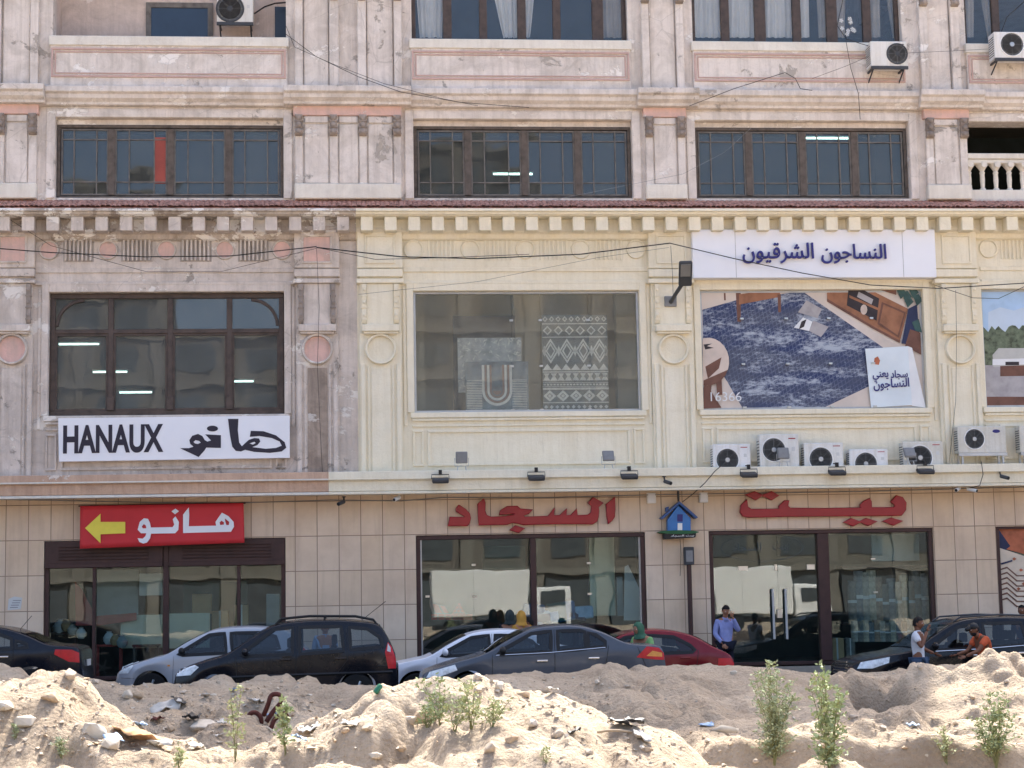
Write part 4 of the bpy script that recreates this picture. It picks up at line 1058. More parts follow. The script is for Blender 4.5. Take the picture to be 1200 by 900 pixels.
for i in range(14): roll(1002+i*6.4, 728+random.uniform(-2, 2), 752, .75, .085, i, names[i % 5]+' rolled carpet in the front row of the right shop', 'rolled carpets in the front row of the right shop')
for i in range(12): roll(1000+i*7.6, 672+random.uniform(-6, 14), 728, 1.3, .11, i*2+1, names[(i*2+1) % 5]+' tall rolled carpet in the back row of the right shop', 'tall rolled carpets in the back row of the right shop')
m = MB()
for v in (663, 728): 
    z = FZ(1040, v, 1.3); m.box(FX(985, v, 1.3), FX(1092, v, 1.3), 1.1, 1.7, z-.06, z-.005)
sh = m.build('carpet_shelf', M['dark_wood']); tag(sh, 'dark shelf carrying the tall rolled carpets in the right shop', 'shelf')
rough_box('display_board', 1022, 1078, 626, 658, .9, .04, M['board_grey'], 'grey blank board hung at the top of the right shop', 'board')
rough_box('carton_box', 974, 990, 748, 778, .6, .5, M['card'], 'beige carton by the maroon post in the right shop', 'box', None, M['offwhite'])
rough_box('carton_box', 992, 1003, 748, 778, .7, .4, M['roll'][1], 'dark carton beside the beige one in the right shop', 'box', None, M['offwhite'])
rough_box('display_board', 566, 616, 640, 668, 2.2, .06, M['teal'], 'dark board high in the middle shop', 'board')
rough_box('display_board', 692, 722, 629, 722, 1.4, .1, M['board_cream'], 'tall cream panel in the middle shop', 'panel')  # stands in for the reflection of a cream building, not shop goods
rough_box('display_board', 724, 731, 676, 722, 1.2, .1, M['board_grey'], 'narrow grey panel beside the cream one in the middle shop', 'panel')
p = [F(u, v, .9) for u, v in ((732, 664), (736, 662), (757, 706), (757, 727), (731, 727))]; cx = p[0][0]; z0 = p[-1][1]
m = MB(); m.prism([(a-cx, b-z0) for a, b in p], -.02, .02); o = m.build('leaning_sheet', M['offwhite']); o.location = (cx, .9, z0); tag(o, 'white pointed sheet leaning at the right of the middle shop window', 'sheet')
# pile of folded blue patchwork carpets
def folded_pile(u, v, Y, label):
    x, z = F(u, v, Y); t = thing('folded_carpet_pile', label, 'carpets', (x, Y, GZ)); h = z-GZ
    m = MB(); m.box(-.75, .75, -.4, .4, 0, h-.5); m.build('base', M['dark_wood'], t)
    cols = [simple('fold_blue', c, .95, 0, .1, .2, 6) for c in ((58, 96, 140), (36, 52, 84), (120, 160, 190), (60, 92, 92))]
    for i in range(7):
        m = MB(); a = random.uniform(-.25, .25); o0 = 0; cxx = -.6+i*.19; m.box(cxx-.22, cxx+.22, -.35, .3, h-.5+.02*i, h-.05+random.uniform(-.18, .1)); m.rot(0, (cxx, 0, h-.4), 0, a, .1*a)
        m.build('folded_carpet', cols[i % 4], t, bevel=.05, seg=3)
folded_pile(655, 706, .9, 'pile of folded blue patchwork carpets in the middle shop')
# ================================================================== posters
M['poster'] = {n: simple('print_'+n, c, .55, 0, .3, v, s) for n, c, v, s in (
    ('floor', (206, 194, 184), .08, 1.5), ('wood', (150, 104, 78), .2, 3), ('brown', (112, 78, 66), .2, 3), ('shelf', (54, 48, 52), .2, 3), ('stool', (206, 190, 178), .1, 3), ('grey', (168, 164, 166), .12, 4), ('white', (222, 224, 226), .05, 2),
    ('leaf', (58, 86, 84), .25, 5), ('navy', (44, 52, 84), .15, 3), ('sky', (168, 196, 226), .12, 1.2), ('haze', (190, 206, 224), .05, 1), ('tree', (98, 108, 88), .5, 9), ('sofa', (184, 184, 180), .08, 4), ('orange', (170, 98, 70), .4, 2.2), ('cream', (216, 200, 180), .1, 2), ('card', (214, 224, 230), .05, 1))}
def rug_print():
    k = NT('print_navy_carpet'); sp = k.n('SeparateXYZ'); k.l(k.co(), sp.inputs[0])
    rot = lambda a: k.math('ADD', k.math('MULTIPLY', sp.outputs[0], math.cos(a)), k.math('MULTIPLY', sp.outputs[2], math.sin(a)))
    n0 = k.noise(k.co(), 7, 5, .75)
    g1 = k.math('LESS_THAN', k.math('FRACT', k.math('MULTIPLY', rot(R(-58)), 10.5)), k.math('MULTIPLY', n0, .42)); g2 = k.math('LESS_THAN', k.math('FRACT', k.math('MULTIPLY', rot(R(10)), 11.5)), k.math('MULTIPLY', n0, .42))
    grid = k.math('MAXIMUM', g1, g2)
    mp = k.n('Mapping'); mp.inputs['Rotation'].default_value = (0, R(-14), 0); mp.inputs['Scale'].default_value = (.55, 1, 1.8); k.l(k.co(), mp.inputs[0])
    n1 = k.noise(mp.outputs[0], 1.7, 7, .68, .4); n2 = k.noise(mp.outputs[0], 9, 6, .75)
    wear = k.ramp(k.math('ADD', k.math('MULTIPLY', n1, .52), k.math('MULTIPLY', n2, .48)), [(.505, G0), (.59, G1)])
    gw = k.math('MULTIPLY', grid, k.ramp(n1, [(.36, (.1, .1, .1)), (.6, (.75, .75, .75))]))
    c = k.mix(k.ramp(k.noise(mp.outputs[0], .9, 5, .6), [(.4, G0), (.6, G1)]), lin((40, 54, 96)), lin((74, 80, 100)))
    c = k.mix(gw, c, lin((120, 128, 150))); c = k.mix(wear, c, lin((168, 176, 188))); k.base(c, .55, 0, .3); return k.m
M['rug_print'] = rug_print()
class Poster:
    def __init__(s, Y): s.m = MB(); s.Y = Y; s.mats = []; s.k = 0
    def poly(s, mat, *uv):
        if mat not in s.mats: s.mats.append(mat)
        s.m.cur = s.mats.index(mat); y = s.Y-.0016*s.k; s.k += 1
        s.m.prism([F(u, v, s.Y) for u, v in uv], y-.001, y); return s
    def build(s, name, label):
        return tag(s.m.build(name, s.mats), label, 'poster')
P_ = M['poster']
p = Poster(.088)
p.poly(P_['floor'], (820, 335), (1088, 335), (1090, 482), (818, 482))
p.poly(M['rug_print'], (823, 363), (862, 352), (940, 341), (1036, 408), (1020, 452), (966, 477.5), (870, 478), (852, 447), (824, 404))
p.poly(P_['brown'], (862, 339), (868, 339), (868, 377), (864, 377)); p.poly(P_['brown'], (848, 339), (850, 339), (850.5, 352), (848.5, 352))
p.poly(P_['wood'], (866, 345), (914, 338), (914, 348), (866, 357)); p.poly(P_['brown'], (911, 345), (915, 345), (915, 366), (912, 366))
p.poly(P_['grey'], (935, 366), (945, 352), (963, 362), (958, 373)); p.poly(P_['white'], (930, 384), (941, 372), (952, 377), (948, 388)); p.poly(P_['grey'], (948, 388), (953, 376), (971, 383), (962, 395))
p.poly(P_['shelf'], (939, 377), (945, 374), (942, 383), (936, 386)); 
# cabinet
p.poly(P_['wood'], (969, 338), (1016, 338), (1064, 362), (1054, 402), (1022, 384), (969, 352))
p.poly(P_['brown'], (969, 350), (1022, 382), (1055, 399.5), (1054, 402), (1022, 385), (969, 353.5))
p.poly(P_['shelf'], (994, 339), (1010, 339), (1030, 350), (1027, 376), (992, 358)); p.poly(P_['wood'], (995, 346), (1029, 361), (1029, 364), (995, 349)); p.poly(P_['grey'], (1006, 342), (1023, 351), (1021, 357), (1004, 348)); p.poly(P_['stool'], *[(1012+4*math.cos(t), 363+6*math.sin(t)) for t in [i*.524 for i in range(12)]])
p.poly(P_['brown'], (1033, 354), (1061, 366), (1053, 396), (1028, 380)); p.poly(P_['wood'], (1035, 357), (1059, 367.5), (1051.5, 393), (1030.5, 378.5))
p.poly(P_['brown'], (1025, 338), (1050, 338), (1050, 346)); p.poly(P_['navy'], (1064, 362), (1074, 357), (1078, 405), (1056, 403)); p.poly(P_['brown'], (1066, 386), (1078, 390), (1079, 416), (1060, 406))  # navy patch beside the cabinet: a dark reflection, put into the print as colour
for a, b in ((1056, 342), (1062, 346), (1070, 341), (1075, 350), (1064, 352)): p.poly(P_['leaf'], (a-6, b-3), (a+1, b-5), (a+6, b+2), (a-1, b+9))
p.poly(P_['leaf'], (1068, 378), (1076, 374), (1080, 390), (1072, 388))
# round stool
p.poly(P_['brown'], (826, 452), (834, 446), (831, 478), (826, 478)); p.poly(P_['brown'], (838, 440), (845, 440), (846, 463), (840, 463)); p.poly(P_['brown'], (824, 455), (826, 448), (845, 478), (824, 479))
p.poly(P_['stool'], *[(829+25*math.cos(t), 424+28*math.sin(t)) for t in [i*.262-1.75 for i in range(14)]], (823, 451), (823, 397))
p.poly(P_['brown'], *[(829+25*math.cos(t), 424+28*math.sin(t)) for t in [i*.26+.35 for i in range(5)]], (824, 452), (824, 446))
p.poly(P_['brown'], (826, 430), (845, 419), (842, 432), (829, 444)); p.poly(P_['shelf'], (824, 404), (834, 403), (828, 406), (836, 408), (826, 410))
# price card
p.poly(P_['card'], (1013, 409), (1063, 406), (1068, 475), (1020, 478)); p.poly(P_['white'], (1063, 406), (1068, 408), (1084, 478), (1068, 476))
p.poly(P_['orange'], (1024, 420), (1028, 418), (1030.5, 423), (1029, 428), (1023, 427))
po = p.build('carpet_poster', 'large print of a navy carpet and wooden cabinet behind the right show window')
def lettering(s, u0, u1, v0, v1, Y, mat, parent, label=None, off=0.0, sh=0.0, ext=.003, name='lettering'):
    me_ = text_mesh(s, .02, off); x0, x1, z0, z1 = FX(u0, v1, Y), FX(u1, v1, Y), FZ((u0+u1)/2, v1, Y), FZ((u0+u1)/2, v0, Y)
    return mobj(name, fit_text(me_, x0, x1, z0, z1, Y, sh, ext/.02), mat, parent)
AR = dict(sajjad='\uFEA9\uFE8E\uFEA0\uFEB3', yani='\uFEF2\uFEE8\uFECC\uFEF3', weavers='\uFEE5\uFEEE\uFE9F\uFE8E\uFEB4\uFEE8\uFEDF\uFE8D', eastern='\uFEE5\uFEEE\uFEF4\uFED7\uFEAE\uFEB8\uFEDF\uFE8D', house='\uFE96\uFEF4\uFE91', carpets='\uFEA9\uFE8E\uFEA0\uFEB4\uFEDF\uFE8D')
lettering(AR['yani'], 1023, 1041.5, 436, 447.5, .012, M['navy_ink'], po, off=.02, sh=.03)
lettering(AR['sajjad'], 1044, 1064, 434, 445, .012, M['navy_ink'], po, off=.02, sh=.03)
lettering(AR['weavers'], 1024, 1066, 444.5, 458.5, .012, M['navy_ink'], po, off=.02, sh=.05)
lettering('16366', 833, 869, 459.5, 470, .012, P_['white'], po, off=-.005)
p = Poster(.088)
p.poly(P_['sky'], (1150, 330), (1262, 330), (1262, 405), (1150, 405)); p.poly(P_['haze'], (1158, 366), (1172, 360), (1188, 364), (1206, 358), (1262, 362), (1262, 405), (1158, 405))
tp = [(1150, 440)]+[(1150+i*4, 386+random.uniform(-5, 4)) for i in range(28)]+[(1260, 440)]; p.poly(P_['tree'], *tp)
p.poly(P_['grey'], (1150, 428), (1262, 428), (1262, 474), (1150, 474)); p.poly(P_['sofa'], (1163, 416), (1170, 408), (1240, 408), (1240, 430), (1164, 430)); p.poly(P_['white'], (1163, 421), (1240, 419), (1240, 426), (1163, 428))
p.poly(P_['brown'], (1172, 429), (1240, 427), (1240, 440), (1172, 441)); p.poly(P_['shelf'], (1178, 424), (1194, 424), (1194, 428), (1178, 428)); p.poly(P_['brown'], (1150, 465), (1262, 465), (1262, 480), (1150, 480))
p.build('terrace_poster', 'print of a pale sofa and trees behind the show window at the right edge')
p = Poster(.125)
p.poly(P_['orange'], (1165, 615), (1262, 615), (1262, 665), (1165, 640)); p.poly(P_['navy'], (1170, 620), (1184, 640), (1176, 646), (1168, 642))
p.poly(P_['cream'], (1165, 640), (1262, 672), (1262, 790), (1165, 790))
for i in range(7): p.poly(P_['brown'], (1168, 668+i*6), (1180, 664+i*6), (1192, 674+i*6), (1240, 674+i*6), (1240, 675.5+i*6), (1191, 675.5+i*6), (1180, 666+i*6), (1168, 669.6+i*6))
for a, b in ((1196, 668), (1188, 655), (1199, 684), (1193, 690)): p.poly(P_['orange'], (a-2, b), (a, b-2), (a+3, b), (a, b+2))
p.poly(P_['navy'], (1172, 660), (1186, 656), (1186, 658), (1173, 662))
p.build('fireside_poster', 'orange and cream print with zigzag carpet behind the shop window at the right edge')

# ================================================================== signs
def poly_uv(pts, s, ou, ov, Y): return [F(ou+a/s, ov+b/s, Y) for a, b in pts]
# white shop sign
Ys = -.34; x0, x1 = FX(811.5, 297, Ys), FX(1096.5, 297, Ys); z0, z1 = FZ(950, 325.5, Ys), FZ(950, 268.8, Ys)
t = thing('shop_sign', 'wide white sign with navy raised lettering over the right show window', 'sign', ((x0+x1)/2, Ys, z0)); cx = (x0+x1)/2
m = MB(); m.box(x0-cx, x1-cx, 0, .32, 0, z1-z0); m.build('sign_box', M['signwhite'], t, bevel=.012)
for a, b, s in ((870.5, 954, AR['eastern']), (963, 1039, AR['weavers'])):
    o = lettering(s, a, b, 284.5 if s is AR['eastern'] else 286, 308.8, Ys-.06, M['navy_ink'], t, off=.008, ext=.03, name='raised_lettering'); 
    o.data.transform(Matrix.Translation((-cx, -Ys, -z0)))
m = MB()
for u in (862, 1058): m.box(FX(u, 297, Ys)-cx-.004, FX(u, 297, Ys)-cx+.004, -.003, .0, .01, z1-z0-.01)
m.build('panel_joint', M['midgrey'], t)
# Hanaux sign
Ys = -.2; c = [(68, 490), (339.5, 487), (339.5, 536.5), (69, 541)]; P4 = [F(u, v, Ys) for u, v in c]; bx, bz = P4[3]
t = thing('name_board', 'white board with dark hand painted HANAUX in Latin and Arabic script', 'sign', (bx, Ys, bz))
loc = lambda pts: [(a-bx, b-bz) for a, b in pts]
m = MB(); m.prism(loc(P4), 0, .12); m.build('board', M['signwhite'], t, bevel=.008)
me_ = text_mesh('HANAUX', .02, .034); fit_text(me_, FX(74, 515, Ys)-bx, FX(191.5, 515, Ys)-bx, FZ(74, 532, Ys)-bz, FZ(74, 498.5, Ys)-bz, -.006, .006, .2); mobj('latin_lettering', me_, M['ink'], t)
S = 4.138
h1 = [(625, 187), (668, 187), (690, 180), (674, 166), (670, 148), (684, 127), (712, 118), (733, 128), (745, 148), (757, 155), (775, 150), (747, 120), (823, 124), (823, 186), (752, 184), (742, 200), (715, 230), (690, 218), (655, 202)]
h1h = [(690, 157), (700, 148), (718, 152), (725, 160), (712, 167), (697, 164)]
h2 = [(857, 45), (908, 45), (905, 100), (912, 160), (925, 178), (938, 165), (958, 147), (985, 138), (1008, 140), (1014, 155), (1000, 172), (975, 182), (1040, 190), (1090, 186), (1118, 175), (1108, 155), (1070, 138), (1010, 128), (963, 132), (968, 103), (1030, 105), (1090, 125), (1132, 158), (1140, 185), (1118, 203), (1060, 210), (985, 205), (940, 195), (920, 203), (895, 200), (878, 180), (868, 130)]
h2h = [(962, 164), (985, 156), (992, 162), (978, 170)]
T = lambda pts: loc(poly_uv(pts, S, 60, 480, Ys))
me_ = curve_mesh([T(h1), T(h1h), T(circ(782, 92, 27, 14)), T(h2), T(h2h)], .004); me_.transform(Matrix.Translation((0, -.004, 0))); mobj('arabic_lettering', me_, M['ink'], t)
# red banner
Ys = -.3; c = [(94, 593), (285.5, 589.5), (286.5, 636), (93.5, 643)]; P4 = [F(u, v, Ys) for u, v in c]; bx, bz = P4[3]
t = thing('shop_banner', 'red banner with a yellow arrow and white Arabic lettering', 'sign', (bx, Ys, bz))
m = MB(); n = 40
top = [(P4[0][0]+(P4[1][0]-P4[0][0])*i/n, P4[0][1]+(P4[1][1]-P4[0][1])*i/n) for i in range(n+1)]; bot = [(P4[3][0]+(P4[2][0]-P4[3][0])*i/n, P4[3][1]+(P4[2][1]-P4[3][1])*i/n) for i in range(n+1)]
vs = []
for j in range(9):
    for i in range(n+1):
        s = j/8; x = top[i][0]*(1-s)+bot[i][0]*s-bx; z = top[i][1]*(1-s)+bot[i][1]*s-bz
        vs.append((x, .012*math.sin(i*.35+s*2.2)*s+.02*s*s*math.sin(i*.16), z))
m.add(vs, [(j*(n+1)+i, (j+1)*(n+1)+i, (j+1)*(n+1)+i+1, j*(n+1)+i+1) for j in range(8) for i in range(n)])
o = m.build('banner_cloth', M['sign_red'], t, smooth='all'); so_ = o.modifiers.new('thick', 'SOLIDIFY'); so_.thickness = .006
m = MB(); m.tube([(P4[0][0]-bx-.04, .03, P4[0][1]-bz), (P4[1][0]-bx+.04, .03, P4[1][1]-bz)], .018, 6); m.build('rail', M['maroon'], t)
T = lambda pts: loc(poly_uv(pts, S, 60, 480, Ys))
l1 = [(668, 475), (670, 510), (668, 566), (800, 563), (797, 545), (812, 523), (828, 500), (860, 517), (885, 545), (887, 568), (872, 593), (700, 597), (640, 599), (640, 510), (655, 490)]
l1h = [[(817, 548), (825, 539), (838, 546), (838, 558), (820, 560)], [(842, 528), (864, 545), (862, 560), (850, 560), (845, 545)]]
l2 = [(603, 518), (620, 545), (617, 583), (602, 600), (485, 602), (480, 625), (465, 645), (447, 650), (428, 642), (420, 624), (445, 626), (458, 613), (462, 600), (436, 600), (420, 583), (430, 545), (450, 527), (470, 530), (480, 550), (484, 572), (590, 570), (597, 558), (590, 532)]
l2h = [(440, 567), (450, 555), (460, 563), (462, 576), (445, 576)]
me_ = curve_mesh([T(l1), *[T(q) for q in l1h], T(l2), T(l2h), T([(603, 480), (620, 493), (601, 508), (584, 494)])], .003); me_.transform(Matrix.Translation((0, -.03, 0))); mobj('arabic_lettering', me_, M['signwhite'], t)
me_ = curve_mesh([T([(165, 575), (240, 505), (240, 545), (360, 545), (360, 600), (240, 605), (240, 648)])], .003); me_.transform(Matrix.Translation((0, -.03, 0))); mobj('arrow', me_, M['yellow'], t)
# big red letters on the cladding
Yl = -.10
def red_word(name, label, polys, s, ou, ov, org):
    bx, bz = F(*org, Yl); t = thing(name, label, 'sign', (bx, Yl, bz))
    for pts in polys:
        q_ = [(a-bx, b-bz) for a, b in poly_uv(pts, s, ou, ov, Yl)]
        me_ = curve_mesh([q_], .045, .018, 2); me_.transform(Matrix.Translation((0, .03, 0))); mobj('raised_letter', me_, M['red_letter'], t, True)
red_word('shop_lettering', 'raised dark red Arabic word for the carpets over the middle shop window', [
    [(83, 238), (92, 190), (180, 192), (186, 184), (130, 150), (128, 138), (145, 117), (185, 142), (208, 168), (214, 195), (206, 225), (195, 238)],
    [(262, 110), (278, 95), (295, 80), (303, 100), (302, 150), (312, 178), (340, 190), (430, 186), (470, 178), (500, 172), (480, 163), (395, 170), (400, 150), (440, 125), (500, 123), (520, 140), (588, 145), (570, 165), (535, 175), (545, 190), (690, 185), (725, 142), (722, 180), (762, 180), (800, 145), (798, 180), (830, 178), (862, 145), (866, 180), (935, 178), (955, 160), (958, 120), (938, 100), (965, 70), (1022, 102), (995, 125), (998, 150), (995, 185), (985, 213), (960, 228), (800, 226), (660, 228), (540, 232), (500, 222), (470, 218), (440, 230), (270, 234), (266, 190)],
    [(462, 265), (490, 243), (540, 258), (510, 280)],
    [(1048, 110), (1095, 72), (1097, 140), (1094, 185), (1078, 208), (1060, 222), (1052, 180)]], 5.217, 510, 570, (623, 618))
red_word('shop_lettering', 'raised dark red Arabic word for house over the glass shop door', [
    [(405, 150), (408, 122), (430, 100), (434, 128), (450, 140), (578, 138), (575, 125), (598, 102), (614, 102), (610, 125), (622, 135), (770, 136), (935, 133), (932, 118), (945, 105), (970, 93), (977, 105), (978, 132), (1080, 132), (1085, 120), (1068, 105), (1090, 80), (1115, 87), (1130, 110), (1128, 140), (1110, 163), (860, 166), (600, 168), (440, 172), (415, 166)],
    [(432, 75), (465, 62), (500, 77), (470, 95)], [(502, 77), (540, 62), (568, 78), (540, 95)], [(862, 195), (890, 180), (928, 194), (898, 210)], [(930, 193), (955, 180), (998, 192), (965, 208)], [(1035, 190), (1065, 178), (1110, 190), (1075, 207)]], 3.75, 760, 560, (965, 612))
# blue house sign
Yh = -.24; bx, bz = F(796, 632, Yh); t = thing('house_sign', 'small blue house shaped sign on the pillar between the shops', 'sign', (bx, Yh, bz))
T = lambda pts: [(a-bx, b-bz) for a, b in poly_uv(pts, 3.75, 760, 560, Yh)]
m = MB(); m.prism(T([(84, 236), (84, 184), (130, 120), (186, 178), (186, 236)]), 0, .18); m.build('house_wall', M['blue'], t, bevel=.01)
m = MB(); m.prism(T([(50, 178), (135, 103), (217, 174), (206, 180), (134, 116), (62, 182)]), -.05, .2); m.prism(T([(76, 150), (76, 130), (89, 126), (90, 142)]), .0, .14); m.build('house_roof', simple('house_roof_blue', (28, 72, 128), .4), t, bevel=.006)
m = MB(); m.prism(T([(126, 192), (126, 160), (150, 160), (150, 192)]), -.008, .0); m.build('house_window', M['navy_ink'], t)
m = MB(); m.prism(T([(128, 230), (128, 199), (148, 199), (148, 230)]), -.01, .0); m.build('house_door', M['white'], t)
m = MB(); m.prism(T(circ(130, 239, 88, 8)), -.1, .22); m.build('house_lawn', M['green'], t)
m = MB(); m.prism(T([(66, 246), (207, 243), (203, 262), (68, 270)]), -.08, .2); m.build('name_plate', M['black'], t, bevel=.01)
me_ = text_mesh(AR['carpets']+' '+AR['house'], .02, .01); q_ = T([(95, 264), (205, 246)]); fit_text(me_, q_[0][0], q_[1][0]-.04, q_[0][1]+.015, q_[1][1]-.015, -.084, 0, .15); mobj('lettering', me_, M['white'], t)
m = MB(); q_ = T([(135, 103), (132, 70)]); m.tube([(q_[0][0], .1, q_[0][1]), (q_[0][0], .1, q_[0][1]+.32)], .025, 8); m.box(q_[0][0]-.07, q_[0][0]+.07, .02, .2, q_[0][1]+.28, q_[0][1]+.36); m.build('hanger', M['darkgrey'], t)
# junction boxes, meter box on a pole, paper on the wall
def wall_box(u0, u1, v0, v1, label, mat='white', Y=-.09):
    x0, x1, z0, z1 = FX(u0, v1, Y), FX(u1, v1, Y), FZ(u0, v1, Y), FZ(u0, v0, Y)
    t = thing('junction_box', label, 'junction box', ((x0+x1)/2, -.02, z0), 'white junction boxes under the canopy'); L = (x1-x0)/2
    m = MB(); m.box(-L, L, -.08, .015, 0, z1-z0); m.build('case', M[mat], t, bevel=.012)
    m = MB(); m.box(-L+.02, L-.02, -.09, -.08, .02, z1-z0-.02); m.build('lid', M['signwhite'], t, bevel=.006)
wall_box(758.5, 769, 577.5, 590, 'white junction box left of the blue house sign'); wall_box(820, 830, 577, 589, 'white junction box right of the blue house sign')
x, z = F(807, 650, -.2); zb = FZ(807, 661, -.2)
t = thing('meter_post', 'grey meter box on a dark post before the pillar', 'meter post', (x, -.2, -.1))
m = MB(); m.tube([(0, 0, 0), (0, 0, zb+.12)], .055, 10); m.build('post', M['maroon'], t)
m = MB(); m.box(-.11, .11, -.09, .07, zb+.08, FZ(807, 641, -.2)+.1); m.build('meter_box', M['darkgrey'], t, bevel=.015)
m = MB(); m.box(-.075, .075, -.1, -.09, zb+.15, zb+.4); m.build('meter_door', M['midgrey'], t)
x0, x1, z0, z1 = FX(9, 706, -.005), FX(26, 706, -.005), FZ(17, 715, -.005), FZ(17, 699, -.005)
m = MB(); m.prism([(0, 0), (x1-x0-.03, .02), (x1-x0, z1-z0-.03), (.14, z1-z0), (.02, z1-z0-.05)], -.004, -.001); m.cur = 1
for i in range(4): m.box(.05+.02*i, .22+.02*i, -.006, -.004, .05+.05*i, .065+.05*i)
o = m.build('paper_notice', [M['offwhite'], M['midgrey']]); o.location = (x0, 0, z0); tag(o, 'torn white paper notice pasted on the left cladding', 'notice')
# ================================================================== air conditioners
M['ac_white'] = [plaster('ac_case', c, (176, 168, 150), (226, 224, 220), .85, d, 30+i, .4) for i, (c, d) in enumerate((((222, 221, 217), .2), ((214, 212, 204), .35), ((226, 225, 224), .12)))]
M['fan'] = simple('fan_grey', (84, 86, 88), .7, 0, .3, .1)
def ac_unit(u0, u1, v0, v1, Y, label, depth=.32, fan=(.36, .5, .42), oval=False, stand=None, wall_fix=False, dark=False, cut=None):
    x0, x1 = FX(u0, v1, Y), FX(u1, v1, Y); z1 = FZ(u0, v0, Y); z0 = FZ(u0, v1, Y) if cut is None else z1-cut
    w_, h_ = x1-x0, z1-z0
    t = thing('air_conditioner', label, 'air conditioner', (x0+w_/2, Y+depth/2, z0), 'outdoor air conditioner units on the facade')
    m = MB(); m.box(-w_/2, w_/2, -depth/2, depth/2, 0, h_); m.build('case', M['ac_white'][len(label) % 3], t, bevel=.02, seg=2)
    fxc, fzc_, fr = -w_/2+fan[0]*w_, fan[1]*h_, fan[2]*h_
    m = MB(); m.lathe([(fr*1.0, 0), (fr*1.03, -.02), (fr*1.1, -.02), (fr*1.12, .0)], (fxc, -depth/2-.001, fzc_), 'y', 28); m.build('fan_ring', M['white'] if not dark else M['darkgrey'], t, smooth=True)
    m = MB(); m.lathe([(1e-6, -.004), (fr*1.0, -.004), (fr*1.0, .0)], (fxc, -depth/2-.001, fzc_), 'y', 28); m.build('fan_opening', M['fan'], t)
    m = MB()
    for rr in (.25, .4, .55, .7, .85): m.lathe([(fr*rr, -.012), (fr*rr+.004, -.015), (fr*rr+.008, -.012)], (fxc, -depth/2, fzc_), 'y', 24)
    for a in range(8):
        ca, sa = math.cos(a*math.pi/4), math.sin(a*math.pi/4); m.tube([(fxc+ca*fr*.2, -depth/2-.014, fzc_+sa*fr*.2), (fxc+ca*fr, -depth/2-.014, fzc_+sa*fr)], .005, 4)
    m.build('fan_grille', M['midgrey'], t)
    m = MB(); m.lathe([(1e-6, -.022), (fr*.2, -.02), (fr*.22, -.006)], (fxc, -depth/2, fzc_), 'y', 16); m.build('fan_hub', M['alu'] if not dark else M['darkgrey'], t, smooth=True)
    m = MB()
    for i in range(9): m.box(-w_/2-.004, -w_/2+.002, -depth/2+.04, depth/2-.04, h_*(.12+.085*i), h_*(.12+.085*i)+.02)
    m.build('side_vent', M['darkgrey'], t)
    m = MB()
    if oval: m.lathe([(1e-6, -.004), (.09, -.004), (.09, .0)], (w_*.30, -depth/2-.001, h_*.80), 'y', 20); [m.v.__setitem__(i, (p[0], p[1], h_*.80+(p[2]-h_*.80)*.45)) for i, p in enumerate(m.v)]; m.build('badge', M['navy_ink'], t)
    else:
        m.box(w_*.24, w_*.42, -depth/2-.003, -depth/2, h_*.86, h_*.89); m.build('badge', M['red_letter'] if not dark else M['ink'], t)
        m = MB(); m.box(w_*.32, w_*.40, -depth/2-.003, -depth/2, h_*.52, h_*.64); m.build('sticker', M['offwhite'], t)
    if stand or wall_fix:
        hh = stand or .05; m = MB()
        for sx in (-.42, .42):
            m.box(sx*w_-.02, sx*w_+.02, -depth/2-.02, depth/2+(.35 if wall_fix else 0), -.04, 0)
            if stand: m.box(sx*w_-.02, sx*w_+.02, -depth/2, -depth/2+.04, -hh, -.04); m.box(sx*w_-.02, sx*w_+.02, depth/2-.04, depth/2, -hh, -.04)
            else: m.tube([(sx*w_, -depth/2+.05, -.03), (sx*w_, depth/2+.3, -.35)], .018, 6)
        m.box(-w_*.5, w_*.5, -depth/2-.03, -depth/2+.02, -.07, -.0); m.build('bracket', M['alu'] if stand else M['darkgrey'], t)
    else:
        m = MB()
        for sx in (-.35, .35): m.box(sx*w_-.05, sx*w_+.05, -depth/2, depth/2, -.05, 0)
        m.build('foot', M['darkgrey'], t)
    return t
Ya = -.48
ac_unit(836, 880, 520.5, 548, Ya, 'white air conditioner at the left end of the row on the canopy', fan=(.38, .42, .40), cut=.62)
ac_unit(891, 937, 509, 548, Ya, 'tallest white air conditioner in the row on the canopy', fan=(.36, .56, .32), cut=.80)
ac_unit(943, 989, 519, 548, Ya, 'white air conditioner between the tallest and the lowest unit of the row', fan=(.42, .40, .42), cut=.62)
ac_unit(996, 1041, 526.5, 548, Ya, 'lowest white air conditioner in the row on the canopy', fan=(.42, .36, .48), cut=.52)
ac_unit(1059, 1106, 517.5, 546, Ya, 'white air conditioner with a round sticker right of the lowest unit', fan=(.42, .42, .42), cut=.64)
ac_unit(1123.5, 1180, 499.5, 531, Ya, 'large white air conditioner with a dark blue badge on a metal stand', fan=(.34, .52, .36), oval=True, stand=.42)
ac_unit(1196, 1250, 499, 530, Ya, 'white air conditioner cut by the right edge of the photo above the canopy', fan=(.34, .52, .36), oval=True, stand=.42)
ac_unit(1021, 1064, 48, 77.5, -.62, 'old white air conditioner hung below the right curtained window', fan=(.72, .5, .38), oval=False, wall_fix=True, dark=True, depth=.42)
ac_unit(1166, 1215, 37, 68, -.62, 'white air conditioner hung high at the right edge of the photo', fan=(.42, .52, .42), wall_fix=True, depth=.4)
ac_unit(254, 297, -6, 26, .75, 'grey and white air conditioner standing high in the left loggia', fan=(.36, .5, .45), wall_fix=True, dark=True)
